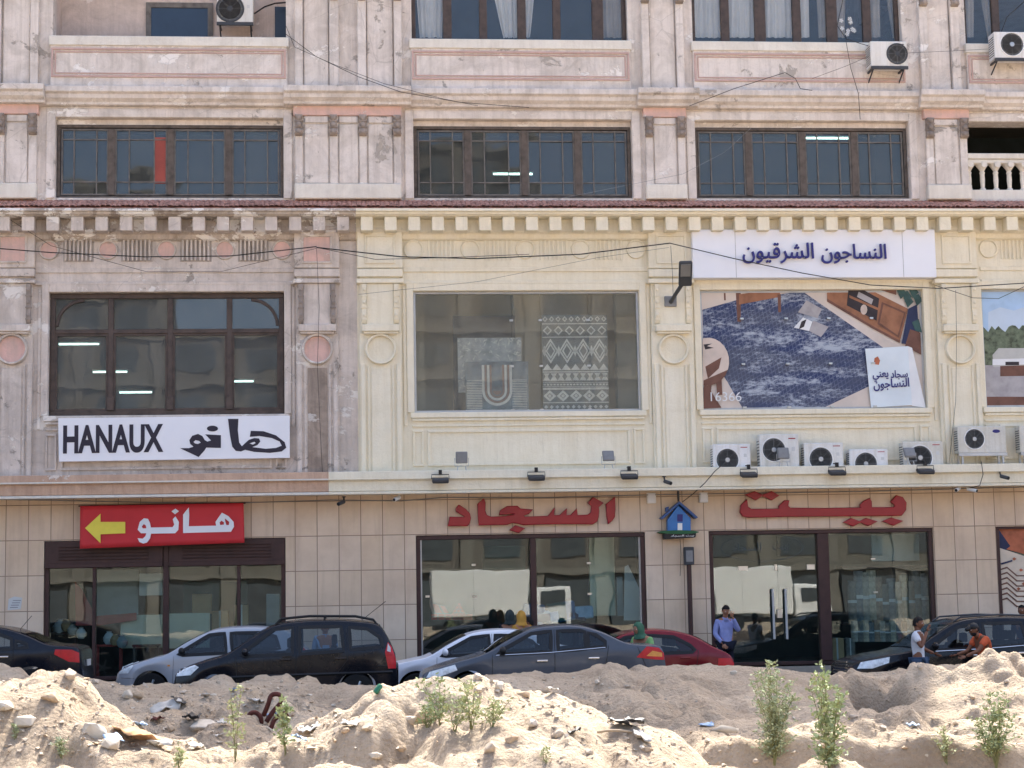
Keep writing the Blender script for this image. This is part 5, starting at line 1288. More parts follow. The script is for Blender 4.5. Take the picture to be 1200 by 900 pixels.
# ================================================================== flood lights and cameras
def flood(u, v, label, s=1.0):
    Y = -.95; x, z = F(u, v, Y); t = thing('flood_light', label, 'flood light', (x, Y, z), 'black flood lights along the canopy edge')
    o = MB(); o.box(-.18, .18, -.13, .13, -.05, .02); o.prism([(-.19, -.05), (.19, -.05), (.16, -.075), (-.16, -.075)], -.12, .12); o.rot(0, (0, 0, 0), R(14), 0, 0); o.build('housing', M['darkgrey'], t, bevel=.012)
    m = MB(); m.tube([(-.19, 0, 0), (-.19, .0, .1), (.19, .0, .1), (.19, 0, 0)], .01, 6); m.tube([(0, 0, .1), (0, .05, .18), (0, .3, .2)], .014, 6); m.build('bracket', M['black'], t)
    m = MB(); m.box(-.035, .035, -.03, .04, .1, .2); m.build('driver_box', M['black'], t)
for u, v, l in ((516, 561.5, 'black flood light on the canopy edge left of the red lettering'), (628.5, 558.5, 'black flood light on the canopy edge above the middle of the red lettering'), (737.5, 557, 'black flood light on the canopy edge left of the blue house sign'), (877.5, 555, 'black flood light under the leftmost air conditioner of the canopy row'), (981, 552.5, 'black flood light below the lowest air conditioner'), (1084.5, 551, 'black flood light below the air conditioner with the round sticker')): flood(u, v, l)
def spot(u, v, label, tilt):
    Y = -.7; x, z = F(u, v, Y); t = thing('stand_light', label, 'flood light', (x, Y, z), 'grey flood lights standing on the canopy')
    o = MB(); o.box(-.13, .13, -.03, .03, -.02, .24); o.rot(0, (0, 0, .1), tilt, 0, 0); o.build('housing', M['midgrey'], t, bevel=.014)
    o = MB(); o.box(-.10, .10, -.036, -.028, .01, .21); o.rot(0, (0, 0, .1), tilt, 0, 0); o.build('lens', M['midgrey'], t)
    m = MB(); m.tube([(-.15, 0, .1), (-.15, 0, -.08), (.15, 0, -.08), (.15, 0, .1)], .01, 6); m.tube([(-.08, 0, -.08), (-.12, 0, -.28)], .012, 6); m.tube([(.08, 0, -.08), (.12, 0, -.28)], .012, 6); m.build('stand', M['alu'], t)
for u, v, l, a in ((541, 542, 'grey flood light standing on the canopy left of the red lettering', R(5)), (713, 540, 'grey flood light standing on the canopy right of the plain panel', R(-30)), (918, 537, 'grey flood light before the tallest air conditioner', R(-15)), (1066, 536, 'grey flood light before the air conditioner with the round sticker', R(-35))): spot(u, v, l, a)
# street lamp on the pilaster
x, z = F(786, 353, -.2); t = thing('wall_lamp', 'grey street lamp head on a short arm fixed to the cream pilaster', 'street lamp', (x, -.2, z))
m = MB(); m.box(-.14, .14, .0, .06, -.12, .12); m.build('base_plate', M['midgrey'], t, bevel=.01)
m = MB(); m.tube([(0, -.0, -.02), (.06, -.4, .12), (.12, -.75, .24)], .045, 10); m.build('arm', M['darkgrey'], t, smooth=True)
o = MB(); o.box(-.15, .15, -.42, .3, -.05, .04); o.rot(0, (0, 0, 0), R(-38), R(0), R(-8)); o.v = [(a+.17, b-.98, c+.42) for a, b, c in o.v]; o.build('lamp_head', M['darkgrey'], t, bevel=.04, seg=3)
o = MB(); o.box(-.11, .11, -.38, -.02, -.062, -.048); o.rot(0, (0, 0, 0), R(-38), 0, R(-8)); o.v = [(a+.17, b-.98, c+.42) for a, b, c in o.v]; o.build('lens', M['midgrey'], t)
def cctv(u, v, label, mat='white', Y=-.5, dx=-.12):
    x, z = F(u, v, Y); t = thing('security_camera', label, 'security camera', (x, Y, z), 'security cameras under the canopy')
    m = MB(); m.tube([(0, 0, 0), (dx, -.2, -.06)], .042, 10); m.build('housing', M[mat], t, smooth=True)
    m = MB(); m.tube([(dx, -.2, -.06), (dx*1.04, -.206, -.062)], .034, 10); m.build('lens', M['black'], t)
    m = MB(); m.tube([(0, .02, .02), (0, .06, .1)], .02, 6); m.lathe([(.045, 0), (.045, .02)], (0, .06, .1), 'z', 12); m.build('mount', M[mat], t)
cctv(403, 588, 'dark security camera under the canopy above the plain cladding', 'darkgrey'); cctv(468, 583, 'white security camera under the canopy left of the red lettering'); cctv(779, 564, 'dark security camera on the canopy face over the blue house sign', 'darkgrey', -.86, .1)
cctv(1124, 572, 'white security camera pointing left under the canopy at the right', 'white', -.6, -.14); cctv(1134, 573, 'white security camera pointing right under the canopy at the right', 'white', -.6, .14); cctv(1173, 558, 'small dark security camera on the canopy face at the right edge', 'darkgrey', -.86, .1)
# ================================================================== cables
def cable(pts, label, r=.012, Y=-.5, group='loose cables on the facade', sag=0.0, mat='cable'):
    P3 = []
    for i in range(len(pts)-1):
        (u0, v0, *y0), (u1, v1, *y1) = pts[i], pts[i+1]; ya, yb = (y0 or [Y])[0], (y1 or [Y])[0]; n = 8
        for k in range(n+(i == len(pts)-2)):
            s = k/n; y = ya+(yb-ya)*s; x, z = F(u0+(u1-u0)*s, v0+(v1-v0)*s+4*sag*s*(1-s), y); P3.append((x, y, z))
    o = Vector(P3[0]); m = MB(); m.tube([Vector(p)-o for p in P3], r*.62, 5); ob = m.build('cable', M[mat], None, smooth='all'); ob.location = o
    return tag(ob, label, 'cable', group)
cable([(-30, 289), (60, 296), (170, 301), (270, 300), (371, 289)], 'black cable sagging across the pink medallions to the grey pilaster', .02)
cable([(371, 290), (470, 301), (560, 303), (680, 298), (785, 285)], 'thick black cable strung between the grey and the middle cream pilaster', .022)
cable([(371, 290), (440, 304), (520, 302), (620, 298)], 'thinner black cable drooping right of the grey pilaster', .011)
cable([(785, 285), (860, 303), (940, 320), (1020, 334), (1100, 338), (1230, 330)], 'black cable hanging across the white sign to the right edge', .018)
cable([(1095, 334), (1140, 349), (1170, 350), (1230, 322)], 'thin black cable looping over the right cream pilaster', .011)
cable([(0, 250), (60, 288), (170, 318), (260, 318), (371, 291)], 'thin black cable drooping below the pink medallions', .009)
cable([(371, 291), (374, 360), (372, 430), (376, 520), (378, 556)], 'thin cable running down the grey pilaster', .009, -.35)
cable([(786, 288), (788, 320), (789, 350)], 'thin cable dropping from the anchor to the street lamp', .008, -.3)
cable([(335, 40), (370, 66), (420, 90), (470, 108), (540, 120), (620, 126)], 'black cable slanting down from the loggia over the ledge', .012, -.55)
cable([(335, 30), (345, 55), (390, 75), (450, 98), (520, 116), (560, 124)], 'thin cable crossing the grey upper pilaster', .009, -.5)
cable([(808, 124), (860, 104), (920, 85), (932, 92), (938, 104), (952, 106)], 'black cable rising from the capital to a hook under the right curtained window', .013, -.5)
cable([(990, -10), (981, 30), (992, 46), (1018, 54)], 'cable curling from the curtained window to the old air conditioner', .014, -.45)
cable([(991, 46), (997, 80), (1006, 110), (1008, 140)], 'cable falling past the ledge below the old air conditioner', .012, -.5)
cable([(952, 92), (990, 78), (1018, 66)], 'thin cable leading to the old air conditioner', .008, -.5)
cable([(1064, 62), (1110, 60), (1166, 57)], 'thin cable between the two upper right air conditioners', .007, -.3)
cable([(1166, 57), (1180, 20), (1200, 2)], 'black cable arching over the right upper air conditioner', .016, -.4)
cable([(640, 236), (700, 224), (800, 204), (850, 178), (880, 150)], 'pale thin cable crossing the right small paned window', .007, -.6, mat='midgrey')
cable([(420, 345), (560, 330), (700, 302), (784, 290)], 'very thin cable slanting over the middle show window', .006, -.55)
cable([(0, 585, -.1), (95, 587, -.1), (190, 589, -.2), (290, 589, -.1), (390, 586, -.1), (470, 587, -.1), (520, 583, -.1), (640, 583, -.1), (760, 580, -.1), (1000, 576, -.1), (1230, 570, -.1)], 'long grey cable stapled under the canopy', .018, mat='midgrey')
cable([(845, 546, -.9), (838, 552, -.95), (826, 566, -.95), (812, 579, -.6), (800, 588, -.2)], 'black cable looping down to the blue house sign', .016)
cable([(797, 632, -.22), (798, 650, -.2), (797, 675, -.1)], 'thin cable dangling under the blue house sign', .009)
cable([(1150, 541, -.9), (1152, 556, -.95), (1148, 569, -.9), (1136, 572, -.65)], 'dark cable hanging to the white cameras at the right', .014)
cable([(1120, 340, -.28), (1121, 400, -.3), (1120, 470, -.25), (1112, 545, -.3)], 'thin cable running down the right cream pilaster', .008)
cable([(298, 16, .6), (310, 8, .7), (322, 4, .9), (336, 3, 1.0)], 'cable bundle leaving the loggia air conditioner', .03)
# ================================================================== cars (built along local X: nose at x=0, tail at x=L; near side is -Y)
M['tyre'] = simple('tyre', (30, 30, 31), .85, 0, .3, .2, 8)
M['rim'] = simple('rim', (168, 170, 172), .35, .8, .5, .1)
M['lamp_clear'] = simple('lamp_clear', (222, 226, 228), .25, 0, .5, .22, 14, 0)
M['lamp_red'] = simple('lamp_red', (196, 30, 38), .25, 0, .4, .15, 9, 0)
M['lamp_amber'] = simple('lamp_amber', (226, 150, 70), .25, 0, .4, .1, 9, 0)
M['seat'] = simple('seat_cloth', (64, 62, 62), .9, 0, .2, .15)
M['rubber'] = simple('rubber_trim', (24, 24, 26), .6, 0, .4, .1)
M['chrome'] = simple('chrome', (210, 212, 214), .12, 1, .5, .05)
M['car_glass'] = glass('car_glass', (.55, .6, .62), .02, 0, 0)
M['car_glass_dark'] = glass('car_glass_dark', (.22, .25, .28), .06, 0, 0)
def paint(name, rgb, metal=.0, rough=.35, dust=.25):
    dust = .03+dust*.45
    k = NT(name); v = k.co(); c = lin(rgb)
    d = k.math('MULTIPLY', k.ramp(k.noise(v, 2.4, 6, .65), [(.35, G0), (.7, G1)]), dust)
    k.base(k.mix(d, c, lin((150, 138, 122))), rough*.6, metal, .35)
    k.b.inputs['Coat Weight'].default_value = .0; k.b.inputs['Coat Roughness'].default_value = .08; return k.m
def interp(pts, x):
    pts = sorted(pts)
    return float(np.interp(x, [p[0] for p in pts], [p[1] for p in pts]))
def smooth_prof(pts):
    """dense Catmull-Rom of an open outline, monotone in x"""
    P = [Vector(p) for p in pts]; out = []
    for i in range(len(P)-1):
        p0, p1, p2, p3 = P[max(0, i-1)], P[i], P[i+1], P[min(len(P)-1, i+2)]
        for q_ in range(8):
            t = q_/8; out.append(tuple(.5*((2*p1)+(p2-p0)*t+(2*p0-5*p1+4*p2-p3)*t*t+(3*p1-p0-3*p2+p3)*t**3)))
    out.append(tuple(P[-1])); return out
class Car:
    def __init__(c, name, label, L, W, top, belt, wheels, r, windows, paintm, loc, rz=0, zb=.2, glassm='car_glass', screen=None, rear=None, tuck=.30, seats=True, cat='car'):
        c.L, c.W, c.wheels, c.r, c.zb, c.tuck = L, W, wheels, r, zb, tuck
        c.top = smooth_prof(top); c.belt = belt; c.wins = windows
        c.t = thing(name, label, cat, loc, 'cars parked before the shops', rz)
        c.paint = paintm; c.glass = M[glassm]
        st = sorted(set(np.round(np.concatenate([np.arange(0, L+.001, .045), [L]]), 4)))
        rows = []
        for x in st:
            rows.append(c.section(x))
        n = len(rows[0]); m = MB(); vs = []
        for x, row in zip(st, rows):
            vs += [(x, y, z) for y, z in row]
        fs = []
        zmid = lambda f: sum(vs[i][2] for i in f)/4
        for i in range(len(st)-1):
            for j in range(n-1):
                f = (i*n+j, (i+1)*n+j, (i+1)*n+j+1, i*n+j+1)
                cx = (st[i]+st[i+1])/2; cz = zmid(f); cy = sum(vs[k][1] for k in f)/4
                hole = False
                for wpoly in windows:
                    if c.inside(cx, cz, wpoly) and abs(cy) > c.halfw(cx)*.55: hole = True
                for sc in (screen, rear):
                    if sc and sc[0] < cx < sc[1] and abs(cy) < c.roofw(cx)-.07 and j in range(n//2-9, n//2+9): hole = True
                if not hole: fs.append(f)
        fs.append(tuple(range(n))[::-1]); fs.append(tuple((len(st)-1)*n+k for k in range(n)))
        m.add(vs, fs); c.body = m.build('body', paintm, c.t, smooth=True)
        # screens
        for nm, sc in (('windshield', screen), ('rear_window', rear)):
            if not sc: continue
            g_ = MB(); k = 8; gv = []
            for i in range(k+1):
                x = sc[0]+(sc[1]-sc[0])*i/k; wd = c.roofw(x)-.05; zt = c.ztop(x)
                for s in (-1, -.6, 0, .6, 1): gv.append((x, s*wd, zt+.012*(1-s*s)+.004))
            g_.add(gv, [(i*5+j, (i+1)*5+j, (i+1)*5+j+1, i*5+j+1) for i in range(k) for j in range(4)]); g_.build(nm, c.glass, c.t, smooth='all')
        for wpoly in windows:
            for side in (-1, 1):
                c.patch('side_window', wpoly, c.glass, -.004, side)
                c.ring('window_trim', wpoly, M['rubber'], .03, .035, .005, side)
        # floor and cabin
        fl = MB(); fl.box(.3, L-.3, -W*.40, W*.40, zb+.0, zb+.06); fl.box(L*.30, L*.34, -W*.40, W*.40, zb+.05, interp(belt, L*.32)-.04); fl.build('floor_pan', M['rubber'], c.t)
        if seats:
            xs = [(L*.46, 1), (L*.66, 1)]
            for x, _ in xs:
                for y in ((-.36, .36) if x < L*.6 else (-.4, .0, .4)):
                    zt = interp(belt, x)
                    s_ = MB(); s_.box(x-.42, x, y-.22, y+.22, zb+.15, zb+.33); o = len(s_.v); s_.prism([(x-.04, zb+.3), (x+.1, zb+.3), (x+.28, zt+.12), (x+.16, zt+.14)], y-.22, y+.22); s_.box(x+.17, x+.27, y-.13, y+.13, zt+.15, zt+.33); s_.build('seat', M['seat'], c.t, bevel=.03, seg=2)
            d_ = MB(); zt = interp(belt, L*.27); d_.prism([(L*.24, zt-.25), (L*.24, zt-.02), (L*.31, zt+.0), (L*.335, zt-.1), (L*.33, zt-.3)], -W*.38, W*.38); d_.build('dashboard', M['rubber'], c.t)
            s_ = MB(); s_.tube([(L*.345+.06*math.sin(a)*0+.05*math.cos(a), -.36+.18*math.sin(a), zt-.02+.17*math.cos(a)) for a in [k*math.pi/8 for k in range(17)]], .014, 6); s_.build('steering_wheel', M['rubber'], c.t)
        for wx in wheels:
            for side in (-1, 1): c.wheel(wx, side)
    def inside(c, x, z, poly):
        ins = False; n = len(poly)
        for i in range(n):
            (x0, z0), (x1, z1) = poly[i], poly[(i+1) % n]
            if (z0 > z) != (z1 > z) and x < (x1-x0)*(z-z0)/(z1-z0)+x0: ins = not ins
        return ins
    def ztop(c, x): return interp(c.top, x)
    def halfw(c, x):
        L = c.L; e = .0; a = min(1, max(0, x/.55)); b = min(1, max(0, (L-x)/.42))
        k = (1-.22*(1-math.sqrt(1-(1-a)**2)))*(1-.16*(1-math.sqrt(1-(1-b)**2)))
        return c.W/2*k
    def zlow(c, x):
        z = c.zb+.10*max(0, 1-x/.35)**2+.10*max(0, 1-(c.L-x)/.35)**2
        for wx in c.wheels:
            d = abs(x-wx); ra = c.r+.055
            if d < ra: z = max(z, c.r+math.sqrt(ra*ra-d*d)*.98)
        return z
    def roofw(c, x):
        zt, zb = c.ztop(x), min(interp(c.belt, x), c.ztop(x)-.05)
        return c.halfw(x)-.03-c.tuck*max(0, (zt-zb-.06))
    def section(c, x):
        w_, zt, zl = c.halfw(x), c.ztop(x), c.zlow(x)
        zb = min(interp(c.belt, x), zt-.05); zl = min(zl, zb-.06); wr = c.roofw(x)
        half = []
        half.append((0, zl)); half.append((w_*.8, zl)); half.append((w_*.955, zl+.0)) 
        for k in range(1, 9):
            s = k/8; half.append((w_*(.955+.045*math.sin(min(1, s*1.25)*math.pi/2)-.02*max(0, s-.7)/.3), zl+(zb-zl)*s))
        ze = zt-.05*min(1, (zt-zb)/.3+.3); yb = half[-1][0]
        for k in range(1, 9):
            s = k/8; half.append((yb+(wr-yb)*s-.0, zb+(ze-zb)*s))
        cr = .045+.01
        for s in (.35, .7, 1): half.append((wr-.10*s*s-.01*s, ze+(zt-ze)*math.sin(s*math.pi/2)*.86))
        for s in (.7, .4): half.append(((wr-.11)*s, zt-(zt-ze)*.14+.016*(1-s)))
        half.append((0, zt+.012))
        return [(-y, z) for y, z in half]+[(y, z) for y, z in half[-2::-1]]
    def ysurf(c, x, z):
        sec = c.section(min(max(x, .0), c.L)); n = len(sec)//2+1; pts = [(-y, zz) for y, zz in sec[:n]]
        best = None
        for (y0, z0), (y1, z1) in zip(pts[2:], pts[3:]):
            if z0 <= z <= z1 and z1 > z0:
                y = y0+(y1-y0)*(z-z0)/(z1-z0); best = y if best is None else max(best, y)
        if best is None: best = pts[3][0] if z < pts[3][1] else pts[-3][0]
        return best
    def dens(c, poly, step=.09):
        out = []
        for i in range(len(poly)):
            a, b = Vector(poly[i]), Vector(poly[(i+1) % len(poly)]); k = max(1, int((b-a).length/step))
            out += [tuple(a+(b-a)*j/k) for j in range(k)]
        return out
    def patch(c, name, poly, mat, off, side=-1, thick=0):
        P = c.dens(poly, .2); tri = tessellate_polygon([[Vector((a, b, 0)) for a, b in P]]); m = MB()
        T = [tuple(P[i] for i in t) for t in tri]
        for _ in range(3 if mat is not c.glass else 2):
            N = []
            for p, q_, r in T:
                pq, qr, rp = (((u[0]+v[0])/2, (u[1]+v[1])/2) for u, v in ((p, q_), (q_, r), (r, p))); N += [(p, pq, rp), (pq, q_, qr), (rp, qr, r), (pq, qr, rp)]
            T = N
        ix = {}; vs = []
        def vi(p):
            k_ = (round(p[0], 5), round(p[1], 5))
            if k_ not in ix: ix[k_] = len(vs); vs.append((p[0], side*(c.ysurf(*p)+off), p[1]))
            return ix[k_]
        fs = [tuple(vi(p) for p in t) for t in T]; m.add(vs, fs)
        o = m.build(name, mat, c.t)
        if thick: s_ = o.modifiers.new('thick', 'SOLIDIFY'); s_.thickness = thick; s_.offset = 0
        return o
    def ring(c, name, poly, mat, inn, out, off, side=-1):
        P = c.dens(poly); n = len(P); cx = sum(p[0] for p in P)/n; cz = sum(p[1] for p in P)/n; A_, B_ = [], []
        area = sum(P[i][0]*P[(i+1) % n][1]-P[(i+1) % n][0]*P[i][1] for i in range(n)); sg = 1 if area > 0 else -1
        for i in range(n):
            t = (Vector(P[(i+1) % n])-Vector(P[i-1])).normalized(); nn = Vector((t.y, -t.x))*sg; p = Vector(P[i]); A_.append(p+nn*out); B_.append(p-nn*inn)
        m = MB(); m.add([(p.x, side*(c.ysurf(p.x, p.y)+off), p.y) for p in A_]+[(p.x, side*(c.ysurf(p.x, p.y)+off), p.y) for p in B_], [(i, (i+1) % n, (i+1) % n+n, i+n) for i in range(n)])
        return m.build(name, mat, c.t)
    def line(c, name, pts, mat, r, off=.002, side=-1):
        Q = []
        for (a, b), (d, e) in zip(pts, pts[1:]):
            k = max(1, int(math.hypot(d-a, e-b)/.08)); Q += [(a+(d-a)*i/k, b+(e-b)*i/k) for i in range(k)]
        Q.append(pts[-1]); m = MB(); m.tube([(a, side*(c.ysurf(a, b)+off), b) for a, b in Q], r, 5); return m.build(name, mat, c.t)
    def handle(c, x, z, mat, side=-1):
        m = MB(); y = c.ysurf(x, z); m.box(x-.10, x+.10, side*(y+.035), side*(y+.02), z-.018, z+.018); m.box(x-.10, x-.07, side*(y+.022), side*(y-.01), z-.014, z+.014); m.box(x+.07, x+.10, side*(y+.022), side*(y-.01), z-.014, z+.014); return m.build('door_handle', mat, c.t, bevel=.008)
    def mirror(c, x, z, mat, side=-1):
        y = c.ysurf(x+.06, z); m = MB(); m.ball((x, side*(y+.11), z+.06), .1, 8, (.62, 1.05, .72)); m.tube([(x+.03, side*(y-.02), z), (x+.01, side*(y+.08), z+.03)], .025, 6); return m.build('wing_mirror', mat, c.t, smooth=True)
    def wheel(c, wx, side):
        y = c.W/2-.10; w0 = bpy.data.objects.new('wheel', None); COL.objects.link(w0); w0.parent = c.t
        m = MB(); r = c.r; m.lathe([(r*.62, -.10), (r*.93, -.10), (r, -.06), (r, .06), (r*.93, .10), (r*.62, .10)], (wx, side*y, r), 'y', 28); m.build('tyre', M['tyre'], w0, smooth=True)
        m = MB(); yy = side*(y+.085); m.lathe([(1e-6, .02*side), (r*.2, .02*side), (r*.22, .0), (r*.60, -.03*side), (r*.64, .0)], (wx, yy, r), 'y', 24)
        for k in range(5):
            a = k*1.2566; m.tube([(wx+math.cos(a)*r*.15, yy+.012*side, r+math.sin(a)*r*.15), (wx+math.cos(a)*r*.6, yy+.005*side, r+math.sin(a)*r*.6)], r*.085, 6)
        m.build('rim', M['rim'], w0, smooth=True)
    def lamp(c, name, poly, mat): 
        for s in (-1, 1): c.patch(name, poly, mat, .012 if 'reverse' not in name else .018, s)
    def plate(c, x, z, s):
        m = MB(); m.box(x-.01, x+.01, -.22, .22, z-.06, z+.06); m.build('number_plate', M['offwhite'], c.t)
def car_loc(u0, v_ref, Y, x_ref=0.0):
    """where the nose (local x = x_ref) stands for photo column u0"""
    x = FX(u0, v_ref, Y); return (x-x_ref, Y, zs(x))
# --- black estate with roof rails (the nearest on the left)
W_ = 1.74; Y = -6.0; x0 = FX(202, 770, Y-W_/2); x1 = FX(467, 770, Y-W_/2); L = x1-x0
sx = L/4.32
S = lambda P: [(a*sx, b) for a, b in P]
c = Car('parked_car', 'black estate car with roof rails parked before the cladding', L, W_, S([(0, .50), (.03, .68), (.2, .80), (.6, .93), (1.0, 1.04), (1.45, 1.32), (1.85, 1.53), (2.3, 1.62), (3.0, 1.64), (3.6, 1.60), (3.95, 1.53), (4.12, 1.30), (4.24, 1.05), (4.32, .80), (4.31, .5)]),
        S([(0, .6), (.6, .82), (1.0, .93), (2.5, 1.0), (4.0, 1.05), (4.32, .95)]), S([(.82, 0), (3.52, 0)]) and [.82*sx, 3.52*sx], .32,
        [S([(1.30, 1.0), (1.42, 1.12), (1.92, 1.47), (2.28, 1.5), (2.28, 1.02)]), S([(2.42, 1.02), (2.42, 1.5), (3.22, 1.5), (3.26, 1.06)]), S([(3.4, 1.08), (3.38, 1.48), (3.72, 1.45), (3.98, 1.28), (4.02, 1.12)])], paint('black_paint', (9, 13, 24), 0, .3, .03), (x0, Y, zs(x0)), screen=(1.08*sx, 1.75*sx), rear=(3.97*sx, 4.2*sx))
for s in (-1, 1):
    m = MB(); pts = [(1.95*sx, s*.62, 1.56), (2.05*sx, s*.6, 1.66), (2.6*sx, s*.6, 1.70), (3.5*sx, s*.6, 1.68), (3.85*sx, s*.6, 1.61), (3.92*sx, s*.62, 1.52)]; m.tube(pts, .022, 8); m.tube([(2.9*sx, s*.6, 1.6), (2.9*sx, s*.6, 1.69)], .02, 6); m.build('roof_rail', M['rubber'], c.t, smooth=True)
c.lamp('headlight', S([(.06, .66), (.10, .78), (.42, .86), (.50, .82), (.34, .68)]), M['lamp_clear']); c.lamp('tail_light', S([(4.12, .72), (4.06, 1.02), (4.12, 1.2), (4.19, 1.12), (4.27, .9), (4.27, .72)]), M['lamp_red'])
c.lamp('reverse_light', S([(4.10, 1.04), (4.12, 1.18), (4.17, 1.1), (4.17, 1.02)]), M['offwhite'])
for p in (S([(1.2, .98), (1.22, .4), (1.5, .3)]), S([(2.36, 1.5), (2.34, .3)]), S([(3.32, 1.45), (3.34, .9), (3.1, .62)])): c.line('door_seam', p, M['rubber'], .007)
c.line('side_strip', S([(.9, .62), (2.3, .64), (4.2, .66)]), M['rubber'], .028); c.line('bumper_seam', S([(3.92, .78), (4.28, .74)]), M['rubber'], .008)
for x in (2.15, 3.2): c.handle(x*sx, .92, c.paint)
c.mirror(1.38*sx, 1.02, c.paint)
m = MB(); m.tube([(3.62*sx, 0, 1.60), (4.1*sx, -.02, 1.95)], .006, 5); m.build('antenna', M['rubber'], c.t)
# --- silver hatchback behind it
W_ = 1.65; Y = -3.4; x0 = FX(134, 790, Y-W_/2); L = 3.85; sx = 1
c = Car('parked_car', 'silver hatchback half hidden behind the black estate car', L, W_, [(0, .45), (.03, .60), (.25, .74), (.7, .88), (1.0, .96), (1.4, 1.2), (1.85, 1.40), (2.3, 1.46), (2.9, 1.45), (3.4, 1.36), (3.68, 1.05), (3.82, .85), (3.85, .5)], [(0, .58), (.6, .8), (1.0, .89), (2.5, .95), (3.85, .92)], [.70, 3.1], .30,
        [[(1.22, .93), (1.36, 1.04), (1.82, 1.31), (2.12, 1.34), (2.16, .96)], [(2.28, .97), (2.25, 1.34), (2.8, 1.34), (3.12, 1.26), (3.2, 1.02)]], paint('silver_paint', (180, 182, 188), .15, .35, .12), (x0, Y, zs(x0)+.02), screen=(1.04, 1.75), rear=(3.42, 3.66))
c.lamp('headlight', [(.08, .60), (.11, .72), (.32, .80), (.36, .74), (.26, .60)], M['lamp_clear']); c.lamp('tail_light', [(3.62, .8), (3.6, 1.05), (3.7, 1.02), (3.76, .82)], M['lamp_red'])
for p in ([(1.14, .92), (1.12, .4), (1.3, .3)], [(2.22, 1.36), (2.2, .3)]): c.line('door_seam', p, M['midgrey'], .006)
c.handle(2.02, .86, c.paint); c.mirror(1.30, .95, M['rubber']); c.line('bumper_seam', [(.12, .52), (.38, .5)], M['midgrey'], .008)
m = MB(); m.box(1.02, 1.07, -c.W/2-.004, -c.W/2+.01, .72, .75); m.build('side_marker', M['lamp_amber'], c.t)
# --- navy sedan at the left edge
W_ = 1.74; Y = -5.0; x1 = FX(96.5, 775, Y-W_/2); L = 4.5; x0 = x1-L
c = Car('parked_car', 'dark navy sedan with red tail lamp cut by the left edge', L, W_, [(0, .5), (.04, .66), (.3, .76), (.8, .88), (1.15, .95), (1.6, 1.2), (2.0, 1.38), (2.5, 1.45), (3.0, 1.42), (3.45, 1.28), (3.85, 1.10), (4.2, 1.06), (4.42, 1.0), (4.48, .78), (4.5, .5)], [(0, .62), (1, .9), (2.5, .95), (4.5, .98)], [.85, 3.55], .32,
        [[(1.4, .95), (1.55, 1.05), (2.0, 1.3), (2.3, 1.34), (2.32, .98)], [(2.44, .99), (2.42, 1.34), (2.85, 1.33), (3.18, 1.2), (3.2, 1.02)], [(3.28, 1.03), (3.27, 1.17), (3.46, 1.10), (3.5, 1.04)]], paint('navy_paint', (10, 17, 30), 0, .3, .04), (x0, Y, zs(x0)+.07), screen=(1.2, 1.9), rear=(3.35, 3.8))
c.lamp('tail_light', [(3.98, .90), (4.0, .99), (4.3, .98), (4.43, .92), (4.44, .74), (4.25, .76)], M['lamp_red']); c.lamp('headlight', [(.08, .62), (.1, .74), (.4, .8), (.36, .66)], M['lamp_clear'])
for p in ([(2.38, 1.36), (2.36, .3)], [(3.24, 1.12), (3.22, .8), (3.0, .5)]): c.line('door_seam', p, M['rubber'], .006)
c.handle(2.2, .86, M['chrome']); c.handle(3.05, .87, M['chrome']); c.mirror(1.5, .97, c.paint)
m = MB(); m.tube([(3.2, 0, 1.36), (3.42, 0, 1.62)], .006, 5); m.build('antenna', M['rubber'], c.t); c.plate(4.5, .72, 1)
# --- white sedan
W_ = 1.75; Y = -3.6; x1 = FX(594, 760, Y-W_/2); L = 4.45; xn = FX(452, 770, Y-W_/2); x0 = xn+.15-.4
c = Car('parked_car', 'white sedan parked between the black estate and the grey sedan', L, W_, [(0, .48), (.04, .64), (.3, .78), (.8, .88), (1.1, .95), (1.5, 1.18), (1.95, 1.38), (2.4, 1.44), (2.9, 1.42), (3.4, 1.27), (3.8, 1.10), (4.2, 1.04), (4.38, .98), (4.44, .8), (4.45, .5)], [(0, .6), (1, .88), (2.5, .94), (3.6, .98), (4.45, .95)], [.85, 3.5], .31,
        [[(1.34, .94), (1.5, 1.06), (1.95, 1.29), (2.3, 1.33), (2.3, .97)], [(2.42, .97), (2.42, 1.33), (2.85, 1.31), (3.15, 1.2), (3.28, 1.08), (3.2, 1.0)]], paint('white_paint_car', (236, 237, 242), 0, .35, .1), (x0, Y, zs(x0)-.02), screen=(1.16, 1.85), rear=(3.3, 3.7))
c.lamp('headlight', [(.08, .6), (.1, .72), (.4, .8), (.36, .64)], M['lamp_clear']); c.lamp('tail_light', [(4.2, .82), (4.15, .98), (4.36, .95), (4.4, .8)], M['lamp_red'])
for p in ([(1.26, .92), (1.24, .4), (1.45, .3)], [(2.36, 1.36), (2.34, .3)]): c.line('door_seam', p, M['midgrey'], .006)
c.handle(2.16, .86, c.paint); c.handle(3.08, .88, c.paint); c.mirror(1.42, .96, c.paint)
